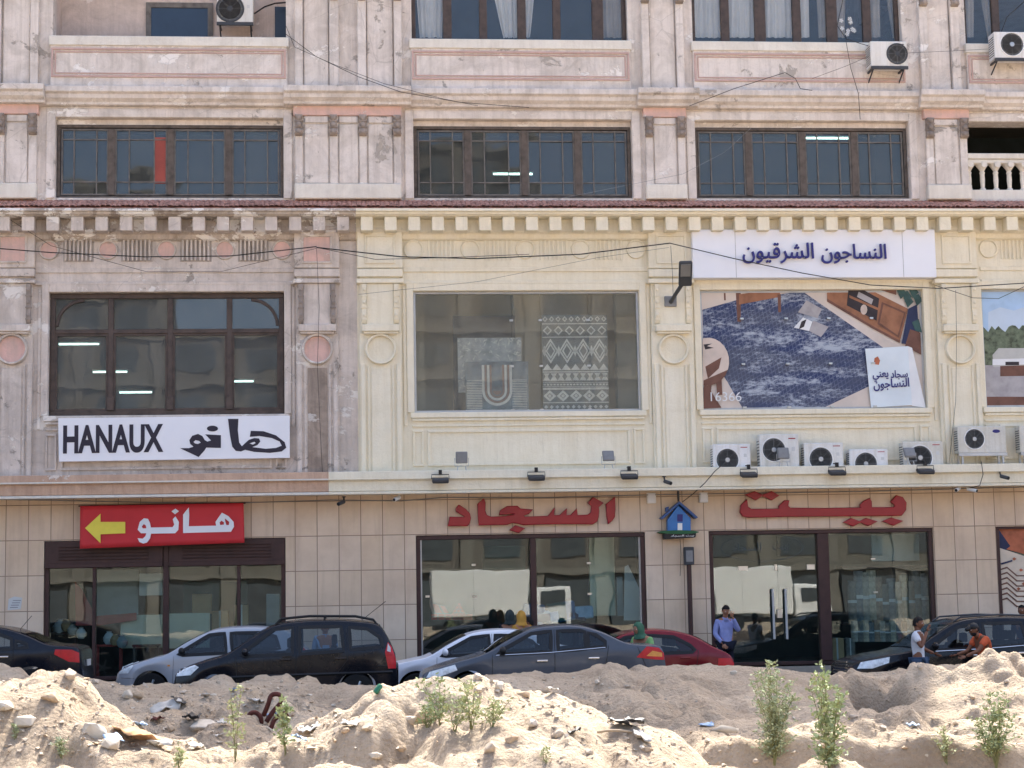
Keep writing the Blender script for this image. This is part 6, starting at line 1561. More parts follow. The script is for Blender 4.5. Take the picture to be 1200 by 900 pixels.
# --- grey sedan
W_ = 1.77; Y = -7.3; x0 = FX(493, 780, Y-W_/2); x1 = FX(783, 775, Y-W_/2); L = x1-x0; sx = L/4.5
c = Car('parked_car', 'dark grey sedan with high tail parked nearest the middle shop window', L, W_, S([(0, .46), (.03, .60), (.15, .70), (.6, .84), (1.15, .98), (1.55, 1.2), (2.0, 1.40), (2.5, 1.46), (2.95, 1.44), (3.35, 1.32), (3.75, 1.13), (4.1, 1.08), (4.38, 1.05), (4.46, .85), (4.5, .5)]), S([(0, .58), (.6, .76), (1.15, .91), (2.5, .97), (3.6, 1.03), (4.5, 1.0)]), [.88*sx, 3.55*sx], .32,
        [S([(1.38, .96), (1.55, 1.07), (2.02, 1.31), (2.38, 1.35), (2.36, .99)]), S([(2.5, 1.0), (2.5, 1.35), (2.92, 1.35), (3.0, 1.33), (3.0, 1.03)]), S([(3.06, 1.04), (3.06, 1.31), (3.2, 1.27), (3.36, 1.15), (3.36, 1.06)])], paint('grey_paint', (78, 84, 94), .1, .34, .08), (x0, Y, zs(x0)+.09), screen=(1.2*sx, 1.88*sx), rear=(3.42*sx, 3.74*sx))
c.lamp('headlight', S([(.10, .58), (.16, .68), (.62, .80), (.66, .70), (.3, .58)]), M['lamp_clear']); c.lamp('tail_light', S([(3.92, .86), (4.12, 1.05), (4.34, 1.02), (4.44, .92), (4.44, .80), (4.2, .82)]), M['lamp_red']); c.lamp('reverse_light', S([(4.1, .88), (4.22, .97), (4.40, .93), (4.40, .86)]), M['lamp_amber'])
for p in (S([(1.3, .95), (1.28, .4), (1.5, .3)]), S([(2.44, 1.38), (2.42, .3)]), S([(3.42, 1.08), (3.36, .75), (3.2, .55)])): c.line('door_seam', p, M['rubber'], .006)
c.line('chrome_strip', S([(1.36, .945), (2.36, .975), (3.36, 1.045)]), M['chrome'], .009, .008); c.line('boot_seam', S([(3.95, 1.04), (4.12, .62)]), M['rubber'], .006)
for x in (2.2, 3.14): c.handle(x*sx, .83 if x < 3 else .86, M['chrome'])
c.mirror(1.48*sx, .97, M['rubber'])
# --- red hatchback
W_ = 1.68; Y = -4.9; x1 = FX(863, 757, Y-W_/2); L = 4.1; x0 = x1-L
c = Car('parked_car', 'red hatchback with rear light parked behind the grey sedan', L, W_, [(0, .46), (.04, .62), (.3, .74), (.8, .86), (1.1, .93), (1.5, 1.15), (1.95, 1.35), (2.4, 1.42), (2.9, 1.39), (3.3, 1.28), (3.65, 1.08), (3.95, .93), (4.06, .8), (4.1, .5)], [(0, .58), (1, .86), (2.5, .92), (3.6, .95), (4.1, .86)], [.8, 3.25], .29,
        [[(1.34, .92), (1.5, 1.04), (1.95, 1.26), (2.25, 1.3), (2.25, .95)], [(2.36, .95), (2.38, 1.3), (2.9, 1.26), (3.2, 1.1), (3.3, 1.0), (3.24, .97)]], paint('red_paint', (122, 18, 32), .05, .3, .08), (x0, Y, zs(x0)+.02), screen=(1.15, 1.85), rear=(3.34, 3.8))
c.lamp('tail_light', [(3.72, .66), (3.74, .84), (3.98, .84), (4.06, .74), (4.04, .62)], M['lamp_red']); c.lamp('headlight', [(.08, .6), (.1, .7), (.4, .76), (.36, .62)], M['lamp_clear'])
for p in ([(2.3, 1.34), (2.28, .3)], [(3.36, 1.0), (3.3, .6)]): c.line('door_seam', p, M['rubber'], .006)
c.handle(2.15, .84, c.paint); c.handle(3.1, .86, c.paint); c.mirror(1.44, .95, c.paint); c.line('bumper_seam', [(3.55, .6), (4.05, .58)], M['rubber'], .008)
# --- black SUV at the right
W_ = 1.86; Y = -5.6; x0 = FX(998, 770, Y-W_/2); L = 4.7
c = Car('parked_car', 'black sport utility car with roof rail parked at the right edge', L, W_, [(0, .55), (.03, .75), (.2, .88), (.7, .99), (1.2, 1.07), (1.65, 1.34), (2.1, 1.58), (2.5, 1.66), (3.2, 1.67), (3.9, 1.62), (4.3, 1.5), (4.5, 1.2), (4.66, .95), (4.7, .5)], [(0, .7), (1.2, .99), (2.5, 1.05), (4.7, 1.1)], [.95, 3.7], .36,
        [[(1.5, 1.05), (1.66, 1.16), (2.14, 1.48), (2.5, 1.53), (2.5, 1.08)], [(2.64, 1.09), (2.64, 1.54), (3.4, 1.54), (3.46, 1.12)], [(3.58, 1.14), (3.56, 1.53), (3.95, 1.50), (4.2, 1.36), (4.22, 1.18)]], paint('black_paint_suv', (8, 12, 22), 0, .3, .04), (x0, Y, zs(x0)), screen=(1.28, 1.98), rear=(4.3, 4.48), zb=.24)
c.lamp('headlight', [(.12, .74), (.2, .86), (.75, .95), (.72, .84), (.4, .74)], M['lamp_clear']); c.lamp('tail_light', [(4.4, .95), (4.36, 1.2), (4.52, 1.1), (4.6, .95)], M['lamp_red'])
m = MB(); 
for i in range(5): m.box(-.02+.012*i, .05, -.42, .42, .62+.055*i, .645+.055*i)
m.build('grille', M['chrome'], c.t)
for s in (-1, 1):
    m = MB(); m.tube([(2.1, s*.63, 1.58), (2.25, s*.64, 1.67), (3.0, s*.64, 1.705), (3.9, s*.64, 1.66), (4.05, s*.63, 1.58)], .018, 8); m.build('roof_rail', M['darkgrey'], c.t, smooth=True)
for p in ([(1.42, 1.02), (1.4, .45), (1.6, .34)], [(2.57, 1.57), (2.55, .34)], [(3.52, 1.5), (3.5, .95)]): c.line('door_seam', p, M['rubber'], .006)
c.line('chrome_strip', [(1.5, 1.03), (2.5, 1.06), (4.2, 1.155)], M['chrome'], .011, .008); c.handle(2.35, .94, M['chrome']); c.handle(3.35, .97, M['chrome']); c.mirror(1.62, 1.08, c.paint)
# ================================================================== people
M['skin'] = simple('skin_brown', (158, 112, 86), .6, 0, .3, .05)
M['skin_dark'] = simple('skin_darker', (122, 82, 62), .6, 0, .3, .05)
M['hair'] = simple('black_hair', (24, 20, 20), .8, 0, .3, .2, 30)
M['eye'] = simple('eye_white', (220, 216, 210), .4)
M['shoe'] = simple('dark_shoe', (34, 30, 30), .6)
def cloth(name, rgb): 
    k = NT(name); v = k.co(); k.base(k.ramp(k.noise(v, 9, 5, .6), [(.3, tuple(x*.8 for x in lin(rgb)[:3])), (.65, lin(rgb))]), .9, 0, .15); k.bump(k.noise(v, 12, 4, .6), .4, .03); return k.m
def skinned(pts, edges, rad, sub=2):
    me = bpy.data.meshes.new('tmp'); me.from_pydata([Vector(p) for p in pts], edges, []); o = bpy.data.objects.new('tmp', me); COL.objects.link(o)
    s = o.modifiers.new('s', 'SKIN'); s.use_smooth_shade = True; b = o.modifiers.new('b', 'SUBSURF'); b.levels = sub
    for i, d in enumerate(me.skin_vertices[0].data):
        r = rad[i]; d.radius = r if isinstance(r, tuple) else (r, r); d.use_root = (i == 0)
    bpy.context.view_layer.update(); r = bpy.data.meshes.new_from_object(o.evaluated_get(bpy.context.evaluated_depsgraph_get()))
    bpy.data.objects.remove(o); bpy.data.meshes.remove(me)
    vs = [v.co.copy() for v in r.vertices]; fs = [tuple(p.vertices) for p in r.polygons]; bpy.data.meshes.remove(r); return vs, fs
def person(label, loc, face, J, shirt, trousers, skin='skin', sleeve='short', hair=True, cap=None, scarf=None, beard=False, bulk=1.0, look=(0, -1, 0)):
    """J: joints; the figure looks along local -Y and is turned by `face`"""
    t = thing('person', label, 'person', loc, 'people at the shops and cars', face)
    d = dict(pel=(0, 0, .95), spi=(0, .01, 1.13), che=(0, .0, 1.34), nek=(0, .015, 1.48), hea=(0, -.015, 1.62),
             shL=(.185, .01, 1.41), elL=(.235, .04, 1.13), wrL=(.24, -.04, .88), shR=(-.185, .01, 1.41), elR=(-.235, .04, 1.13), wrR=(-.24, -.04, .88),
             hiL=(.095, 0, .9), knL=(.105, -.02, .49), anL=(.105, .03, .08), toL=(.12, -.13, .035), hiR=(-.095, 0, .9), knR=(-.105, -.02, .49), anR=(-.105, .03, .08), toR=(-.12, -.13, .035))
    d.update(J); V = {k: Vector(p) for k, p in d.items()}
    b = bulk
    names = ['pel', 'spi', 'che', 'nek', 'shL', 'elL', 'wrL', 'shR', 'elR', 'wrR', 'hiL', 'knL', 'anL', 'toL', 'hiR', 'knR', 'anR', 'toR']
    R_ = dict(pel=(.145*b, .11*b), spi=(.135*b, .10*b), che=(.155*b, .11*b), nek=.055, shL=.06, elL=.042, wrL=.028, shR=.06, elR=.042, wrR=.028, hiL=.085, knL=.055, anL=.038, toL=.03, hiR=.085, knR=.055, anR=.038, toR=.03)
    E_ = [('pel', 'spi'), ('spi', 'che'), ('che', 'nek'), ('che', 'shL'), ('shL', 'elL'), ('elL', 'wrL'), ('che', 'shR'), ('shR', 'elR'), ('elR', 'wrR'), ('pel', 'hiL'), ('hiL', 'knL'), ('knL', 'anL'), ('anL', 'toL'), ('pel', 'hiR'), ('hiR', 'knR'), ('knR', 'anR'), ('anR', 'toR')]
    def sub(nm, grow, ends={}):
        nm = list(nm); pts = [V[n] if n not in ends else ends[n] for n in nm]; ix = {n: i for i, n in enumerate(nm)}
        ed = [(ix[a], ix[c_]) for a, c_ in E_ if a in ix and c_ in ix]
        rr = [tuple(q+grow for q in R_[n]) if isinstance(R_[n], tuple) else R_[n]+grow for n in nm]
        return skinned(pts, ed, rr)
    vs, fs = sub(names, 0); m = MB(); m.add(vs, fs)
    # neck, head with jaw, nose and ears
    h, lk = V['hea'], Vector(look).normalized(); side = lk.cross(Vector((0, 0, 1))).normalized(); upv = side.cross(lk)
    H = lambda a, bb, c_: h+side*a+lk*bb+upv*c_
    m.tube([V['nek']-Vector((0, 0, .04)), h-upv*.06], .055, 10)
    n = 14; hv = []
    for i in range(n+1):
        ph = math.pi*i/n; z = -math.cos(ph)*.118; rr = math.sin(ph)
        for k in range(18):
            a = 2*math.pi*k/18; jaw = 1-.22*max(0, -z/.118)**1.5
            bx, by = math.cos(a)*.078*rr*jaw, math.sin(a)*.098*rr
            if by > 0: by *= (1-.06*max(0, z/.118))
            hv.append(H(bx, by, z))
    m.add(hv, [(i*18+k, i*18+(k+1) % 18, (i+1)*18+(k+1) % 18, (i+1)*18+k) for i in range(n) for k in range(18)])
    m.add([H(-.014, .094, -.028), H(.014, .094, -.028), H(0, .122, -.026), H(0, .094, .022), H(0, .096, -.038)], [(0, 2, 3), (2, 1, 3), (0, 4, 2), (4, 1, 2)])
    for s in (-1, 1): m.ball(H(s*.08, -.005, -.01), .03, 6, (.4, .7, 1))
    m.tube([H(-.024, .090, -.062), H(0, .095, -.064), H(.024, .090, -.062)], .006, 5)
    for s, wr, el in (('L', 'wrL', 'elL'), ('R', 'wrR', 'elR')):
        a = (V[wr]-V[el]).normalized(); p = V[wr]; sd = a.cross(Vector((0, 1, 0))); sd = sd.normalized() if sd.length > .1 else Vector((1, 0, 0)); nn = a.cross(sd)
        o = len(m.v); m.ball(p+a*.055, .05, 7, (1, 1, 1))
        for i in range(o, len(m.v)):
            q_ = Vector(m.v[i])-(p+a*.055); m.v[i] = tuple(p+a*.055+a*(q_.dot(a)*1.1)+sd*(q_.dot(sd)*.85)+nn*(q_.dot(nn)*.36))
        for k, (off, ln) in enumerate(((-.033, .062), (-.011, .075), (.011, .072), (.032, .055))):
            q0 = p+a*.09+sd*off; m.tube([q0, q0+a*ln*.5+nn*.006, q0+a*ln*.85+nn*.024], .0095, 6, .007)
        q0 = p+a*.04+sd*-.04; m.tube([q0, q0+a*.03-sd*.022+nn*.01, q0+a*.06-sd*.026+nn*.022], .011, 6, .008)
    m.build('body', M[skin], t, smooth='all')
    up_names = ['spi', 'che', 'pel', 'shL', 'elL', 'shR', 'elR']+([] if sleeve == 'short' else ['wrL', 'wrR'])
    ends = {'elL': V['shL'].lerp(V['elL'], .62), 'elR': V['shR'].lerp(V['elR'], .62)} if sleeve == 'short' else {'wrL': V['elL'].lerp(V['wrL'], .93), 'wrR': V['elR'].lerp(V['wrR'], .93)}
    ends['pel'] = V['pel']-Vector((0, 0, .02))
    keep = dict(R_)
    if sleeve == 'short': R_['elL'] = R_['elR'] = .056
    vs, fs = sub(up_names, .016, ends); R_.update(keep); m = MB(); m.add(vs, fs)
    m.tube([V['che']+Vector((0, .0, .07)), V['nek']+Vector((0, 0, .005))], .085, 12, .062)
    m.build('shirt', shirt, t, smooth='all')
    vs, fs = sub(['pel', 'hiL', 'knL', 'anL', 'hiR', 'knR', 'anR'], .014); m = MB(); m.add(vs, fs); m.build('trousers', trousers, t, smooth='all')
    for s in 'LR':
        a, c_ = V['an'+s], V['to'+s]; dr = (c_-a); dr.z = 0; dr.normalize(); m = MB(); o = 0; m.ball((0, 0, 0), .05, 8, (1, 1, 1)); sd = Vector((-dr.y, dr.x, 0)); ct = a+dr*.07; ct.z = a.z-.035
        m.v = [tuple(ct+dr*(q_[0]*2.7)+sd*q_[1]*.95+Vector((0, 0, max(-.04, q_[2]*.95)))) for q_ in m.v]; m.build('shoe', M['shoe'], t, smooth='all')
    if hair:
        m = MB(); n = 10; hv = []
        for i in range(n+1):
            z = -.055+.185*i/n
            for k in range(20):
                a = 2*math.pi*k/20; rr = math.sqrt(max(0, 1-((z-.0)/.131)**2)); s_, c2 = math.sin(a), math.cos(a)
                zz = z if s_ < .25 else max(z, .045+.02*s_)
                rr = math.sqrt(max(0, 1-(zz/.131)**2)); hv.append(H(c2*.086*rr*1.02, s_*.105*rr*1.02-.003, zz))
        m.add(hv, [(i*20+k, i*20+(k+1) % 20, (i+1)*20+(k+1) % 20, (i+1)*20+k) for i in range(n) for k in range(20)]); m.build('hair', M['hair'], t, smooth='all')
    if beard:
        m = MB(); m.ball(H(0, .038, -.075), .066, 8, (.98, .92, .72)); m.build('beard', M['hair'], t, smooth='all')
    if cap:
        m = MB(); hv = []
        m.ball(H(0, -.005, .045), .098, 10, (.92, 1.05, .86)); m.tube([H(0, .06, .06), H(0, .13, .05), H(0, .17, .042)], .055, 10, .03); m.v = [tuple(p) for p in m.v]; m.build('cap', cap, t, smooth='all')
    for s in (-1, 1):
        m = MB(); m.ball(H(s*.031, .083, .012), .0115, 6, (1.2, .8, .7)); m.cur = 1; m.ball(H(s*.031, .0925, .012), .0055, 5); m.build('eye', [M['eye'], M['hair']], t, smooth='all')
    if scarf:
        m = MB(); n = 12; hv = []
        for i in range(n+1):
            f = i/n; z = .135-.31*f
            for k in range(22):
                a = 2*math.pi*k/22
                if z > -.09: rr = math.sqrt(max(0.0, 1-(max(z, -.02)/.137)**2)); rx, ry = .094*rr, .116*rr
                else: g_ = (-.09-z)/.09; rx, ry = .088+.06*g_, .10+.03*g_
                fold = 1+.04*math.sin(a*5+z*30)
                hv.append(H(math.cos(a)*rx*fold, (math.sin(a)*ry-.012)*fold if not (math.sin(a) > .72 and -.1 < z < .07) else .07, z))
        m.add(hv, [(i*22+k, i*22+(k+1) % 22, (i+1)*22+(k+1) % 22, (i+1)*22+k) for i in range(n) for k in range(22)]); m.build('headscarf', scarf, t, smooth='all')
    return t
navy_t = cloth('navy_trousers', (34, 36, 48)); jeans = cloth('jeans', (70, 88, 112)); blackc = cloth('dark_cloth', (32, 34, 40))
def foot(u, v, Y): x = FX(u, v, Y); return x
x = FX(850, 740, -.95)
person('man in a lavender shirt beside the glass door touching his bowed face', (x, -.95, .03), R(18), dict(nek=(0, -.0, 1.50), hea=(-.01, -.07, 1.645), elL=(.26, -.14, 1.2), wrL=(.07, -.22, 1.50), elR=(-.25, .02, 1.14), wrR=(-.15, -.14, .93)), cloth('lavender_shirt', (150, 156, 204)), navy_t, 'skin', 'long', look=(-.15, -.9, -.42), bulk=1.08)
x = FX(1076, 750, -6.9)
person('man in a white t-shirt holding a hand to his mouth by the black car', (x, -6.9, zs(x)-.02), R(58), dict(elR=(-.24, -.12, 1.17), wrR=(-.06, -.19, 1.47), elL=(.24, -.02, 1.14), wrL=(.18, -.24, 1.05)), cloth('white_tshirt', (214, 216, 222)), jeans, 'skin_dark', 'short', look=(0, -1, -.12))
x = FX(1153, 755, -6.9)
person('bearded man in orange t-shirt and black cap reaching towards the car door', (x, -6.9, zs(x)-.06), R(-78), dict(pel=(0, .06, .93), spi=(0, .02, 1.1), che=(0, -.06, 1.30), nek=(0, -.12, 1.43), hea=(0, -.2, 1.55), shL=(.185, -.06, 1.37), shR=(-.185, -.06, 1.37), elL=(.22, -.26, 1.15), wrL=(.17, -.5, 1.06), elR=(-.22, -.22, 1.14), wrR=(-.2, -.47, 1.08)), cloth('orange_tshirt', (206, 100, 66)), jeans, 'skin_dark', 'short', cap=M['black'], beard=True, look=(0, -1, -.35), bulk=1.08)
x = FX(1198, 720, -1.6)
person('dark haired man in a navy shirt at the right edge of the photo', (x, -1.6, zs(x)+.2), R(-40), {}, cloth('navy_shirt', (36, 42, 60)), blackc, 'skin_dark', 'long')
x = FX(752, 740, -6.15)
person('woman in a light green top and dark green headscarf between grey and red cars', (x, -6.15, zs(x)-.06), R(-55), dict(hea=(0, -.09, 1.56), nek=(0, -.03, 1.45), shL=(.2, .01, 1.36), shR=(-.2, .01, 1.36), elL=(.3, -.02, 1.1), elR=(-.3, -.02, 1.1)), cloth('green_top', (128, 174, 112)), blackc, 'skin', 'long', hair=False, scarf=cloth('green_scarf', (72, 110, 88)), look=(0, -1, -.25), bulk=1.1)
x = FX(611, 725, -2.6)
person('woman in a mustard headscarf behind the grey sedan', (x, -2.6, zs(x)+.08), R(-150), {}, cloth('mustard_top', (176, 130, 60)), blackc, 'skin', 'long', hair=False, scarf=cloth('mustard_scarf', (186, 140, 66)), bulk=1.1)
x = FX(597.5, 725, -2.2)
person('woman in a dark grey headscarf beside the mustard one', (x, -2.2, zs(x)+.1), R(-200), {}, blackc, blackc, 'skin', 'long', hair=False, scarf=cloth('grey_scarf', (58, 66, 66)))
x = FX(620.5, 730, -2.3)
person('dark haired man just right of the woman in mustard', (x, -2.3, zs(x)+.0), R(-100), dict(hea=(0, -.02, 1.58)), blackc, blackc, 'skin_dark', 'long')
x = FX(381, 740, -2.0)
person('person in a pale blue vest seen through the black estate car', (x, -2.0, zs(x)-.14), R(10), {}, cloth('pale_vest', (150, 172, 196)), navy_t, 'skin', 'long')

# ================================================================== weeds, stones and litter on the dirt
def hit(u, v, y0=-27.0, y1=-10.5):
    d = fwd*CAM_F+RT*(u-600)+UP*(450-v); ys = np.arange(y0, y1, .03); t = (ys+CAM_D)/d.y
    xs_, zr = d.x*t, CAM_H+d.z*t; g_ = terrain(xs_, ys); k = np.argmax(zr < g_)
    if not (zr < g_).any(): k = len(ys)-1
    return float(xs_[k]), float(ys[k]), float(g_[k])
M['leaf'] = simple('weed_leaf', (156, 168, 124), .7, 0, .25, .3, 14); M['leaf_pale'] = simple('weed_leaf_pale', (180, 186, 142), .7, 0, .25, .25, 14)
M['leaf_grey'] = simple('weed_leaf_greyish', (162, 172, 138), .75, 0, .2, .25, 14); M['stem'] = simple('weed_stem', (122, 124, 82), .8)
def weed(u, v, top, width, label, stems=4, leaf=.05, per=26, mat='leaf', seed=1, bare=.15):
    rr = random.Random(seed); x, y, z = hit(u, v); sc = (y+CAM_D)/CAM_F; h = (v-top)*sc; wd = width*sc
    t = thing('weed_plant', label, 'weed', (x, y, z-.02), 'green weeds on the dirt')
    sm_, lm = MB(), MB()
    for s in range(stems):
        a = rr.uniform(0, 6.28); lean = rr.uniform(.15, 1)*wd*.62; hh = h*rr.uniform(.62, 1.0) if s else h; lean *= 1 if s else .3
        P3 = []
        for i in range(9):
            q_ = i/8; P3.append(Vector((math.cos(a)*lean*q_**1.3+rr.uniform(-.01, .01), math.sin(a)*lean*q_**1.3*.8+rr.uniform(-.01, .01), hh*q_)))
        sm_.tube(P3, .006, 4, .002)
        for k in range(per):
            q_ = rr.uniform(bare, 1)**.85; i = min(7, int(q_*8)); p = P3[i].lerp(P3[i+1], q_*8-i)
            an = rr.uniform(0, 6.28); br = wd*.46*rr.uniform(.2, 1)*(1.1-q_*.7); e = p+Vector((math.cos(an)*br, math.sin(an)*br, br*rr.uniform(.1, .8)))
            if br > .03: sm_.tube([p, p.lerp(e, .5)+Vector((0, 0, .01)), e], .0025, 3, .001)
            for j in range(rr.randint(3, 6)):
                f = rr.uniform(.35, 1.05); c_ = p.lerp(e, f); l = leaf*rr.uniform(.6, 1.25); b1 = Vector((rr.uniform(-1, 1), rr.uniform(-1, 1), rr.uniform(-.3, .9))).normalized(); b2 = b1.cross(Vector((rr.uniform(-1, 1), rr.uniform(-1, 1), rr.uniform(-1, 1)))).normalized()
                lm.add([c_, c_+b1*l*.5+b2*l*.27, c_+b1*l, c_+b1*l*.5-b2*l*.27], [(0, 1, 2), (0, 2, 3)])
    sm_.build('stem', M['stem'], t); lm.build('leaves', M[mat], t)
weed(276, 893, 806, 34, 'slender pale weed standing left of the rusty bent pipes', 3, .05, 16, 'leaf_pale', 2); weed(334, 886, 822, 38, 'bushy weed standing right of the rusty bent pipes', 4, .05, 16, 'leaf', 3)
weed(516, 850, 794, 62, 'tall weed on the left shoulder of the middle dirt heap', 5, .042, 15, 'leaf', 4); weed(552, 856, 800, 66, 'paler weed on top of the middle dirt heap', 5, .04, 15, 'leaf_pale', 5); weed(577, 852, 815, 40, 'small weed on the right shoulder of the middle heap', 5, .036, 14, 'leaf_pale', 15); weed(500, 853, 826, 40, 'small weed at the left foot of the middle heap clump', 5, .036, 12, 'leaf', 16); weed(533, 858, 822, 50, 'low weed between two taller ones on the middle heap', 4, .038, 12, 'leaf_pale', 6)
weed(908, 902, 783, 62, 'dense bushy weed before the hollow, left of the sparser tall one', 15, .038, 40, 'leaf_grey', 7, .05); weed(972, 902, 777, 54, 'tall sparse weed right of the dense bushy one', 10, .044, 26, 'leaf', 8, .05)
weed(1168, 905, 816, 66, 'wide weed at the lower right corner', 12, .042, 26, 'leaf', 9); weed(1110, 902, 857, 34, 'small pale weed left of the wide one at the lower right', 4, .036, 14, 'leaf_pale', 10)
weed(72, 893, 866, 28, 'small dusty weed at the foot of the left heap', 4, .03, 12, 'leaf_grey', 11); weed(18, 868, 850, 14, 'tiny weed on the slope of the left heap', 3, .028, 9, 'leaf_grey', 12); weed(210, 905, 870, 18, 'low pale weed at the bottom edge below the litter', 3, .04, 10, 'leaf_pale', 13); weed(640, 896, 876, 16, 'tiny sprig at the foot of the middle heap', 2, .03, 8, 'leaf_pale', 14)
M['stone'] = simple('stone', (184, 170, 152), .95, 0, .15, .15, 8); M['stone_pale'] = simple('pale_stone', (194, 184, 168), .95, 0, .15, .12, 8); M['stone_brown'] = simple('brown_stone', (176, 156, 132), .95, 0, .15, .2, 8)
def rock_mb(m, c, r, rr, n=14):
    """angular clod: hull of scattered points"""
    bm = bmesh.new(); ax = [rr.uniform(.6, 1.25), rr.uniform(.6, 1.25), rr.uniform(.5, .85)]
    for _ in range(n):
        d = Vector((rr.gauss(0, 1), rr.gauss(0, 1), rr.gauss(0, 1))).normalized()*r*rr.uniform(.75, 1.1); bm.verts.new((d.x*ax[0], d.y*ax[1], d.z*ax[2]))
    h = bmesh.ops.convex_hull(bm, input=bm.verts); bm.verts.index_update(); lone = [v for v in bm.verts if not v.link_faces]
    bmesh.ops.delete(bm, geom=lone, context='VERTS'); bm.verts.index_update(); bm.faces.ensure_lookup_table()
    m.add([(v.co.x+c[0], v.co.y+c[1], v.co.z+c[2]) for v in bm.verts], [tuple(v.index for v in f.verts) for f in bm.faces]); bm.free()
rr = random.Random(21)
spots = [(82, 793, .12), (150, 815, .13), (162, 817, .11), (112, 800, .09), (612, 815, .09), (640, 812, .12), (585, 806, .14), (500, 843, .16), (480, 845, .12), (560, 810, .10), (1078, 786, .07), (1000, 842, .08), (1035, 853, .06), (700, 800, .07), (735, 806, .06), (860, 790, .07), (430, 855, .09), (405, 858, .06), (385, 852, .05), (350, 800, .07), (240, 852, .22), (200, 856, .10), (330, 800, .06), (215, 812, .08), (250, 815, .06), (290, 800, .05), (180, 800, .06), (560, 795, .09), (930, 842, .05), (965, 880, .06), (885, 895, .06), (760, 880, .05), (690, 883, .06), (830, 870, .05), (625, 850, .1), (655, 862, .08), (600, 868, .09), (575, 880, .12), (470, 880, .08), (440, 890, .1), (1140, 820, .07), (1180, 800, .06), (1120, 850, .05), (1060, 880, .05), (30, 850, .15), (110, 860, .2), (60, 820, .12), (130, 875, .12), (5, 830, .14)]
where = lambda u, v: ('on the left heap' if u < 150 else 'near the litter' if u < 400 else 'on the middle heap' if u < 680 else 'by the bank right of the middle heap' if u < 1000 else 'on the sunlit right slope')
for u, v, r in spots:
    x, y, z = hit(u, v); m = MB(); rock_mb(m, (0, 0, 0), r*.8, rr, 26); k = rr.randint(0, 2); o = m.build('stone', [M['stone'], M['stone_pale'], M['stone_brown']][k], None, bevel=.02, seg=2); o.location = (x, y, z+r*.05)
    sz = 'big' if r >= .14 else 'fist sized' if r >= .09 else 'small'
    tag(o, sz+' '+['grey', 'pale', 'brown'][k]+' stone lying '+where(u, v), 'stone', sz+' '+['grey', 'pale', 'brown'][k]+' stones '+where(u, v))
m = MB()
def gravel(n, u0, u1, v0, v1, lo, hi):
    for _ in range(n):
        x, y, z = hit(rr.uniform(u0, u1), rr.uniform(v0, v1)); 
        if y > -11: continue
        m.cur = rr.choice((0, 0, 1, 2)); rock_mb(m, (x, y, z+.003), rr.uniform(lo, hi), rr, 8)
gravel(150, 0, 1200, 800, 900, .012, .035); gravel(240, 150, 400, 800, 885, .014, .05); gravel(90, 560, 720, 795, 850, .014, .045); gravel(90, 640, 960, 850, 900, .012, .04); gravel(120, 0, 160, 790, 890, .015, .04); gravel(60, 960, 1200, 790, 890, .01, .03)
tag(m.build('gravel', [M['stone'], M['stone_pale'], M['stone_brown']]), kind='stuff')
M['paper'] = simple('dirty_paper', (188, 184, 176), .9, 0, .1, .1, 12); M['bag_black'] = simple('black_bag', (44, 44, 46), .5, 0, .4, .3, 8); M['bag_blue'] = simple('blue_plastic', (150, 176, 206), .6, 0, .3, .15, 8); M['bag_orange'] = simple('orange_rag', (196, 152, 112), .9, 0, .1, .15, 8); M['rust'] = simple('rusty_iron', (92, 52, 46), .8, .2, .3, .3, 10); M['can_green'] = simple('green_can', (48, 112, 84), .3, .3, .5, .1); M['twig'] = simple('dry_twig', (176, 158, 134), .9)
def scrap(u, v, s, mat, label, group='litter on the dirt', flat=.35, seed=0):
    x, y, z = hit(u, v); q_ = random.Random(int(u*7+v)); n = 7; vs = []
    for j in range(n):
        for i in range(n):
            a, b = (i/(n-1)-.5)*2, (j/(n-1)-.5)*2; p = Vector((a, b, seed)); f = 1-.25*abs(mnoise.noise(p*1.7+Vector((u, 0, 0))))
            vs.append((a*s*f*q_.uniform(.85, 1.1), b*s*f*.75, s*flat*(mnoise.noise(p*1.5+Vector((u, v, 0)))*1.2+.5)+s*.12*mnoise.noise(p*4+Vector((v, u, 0)))))
    m = MB(); m.add(vs, [(j*n+i, j*n+i+1, (j+1)*n+i+1, (j+1)*n+i) for j in range(n-1) for i in range(n-1)]); o = m.build('litter_scrap', M[mat], None, smooth='all'); so2 = o.modifiers.new('thick', 'SOLIDIFY'); so2.thickness = .006
    o.location = (x, y, z+.02); o.rotation_euler = (q_.uniform(-.3, .5), q_.uniform(-.3, .3), q_.uniform(0, 6)); return tag(o, label, 'litter', group)
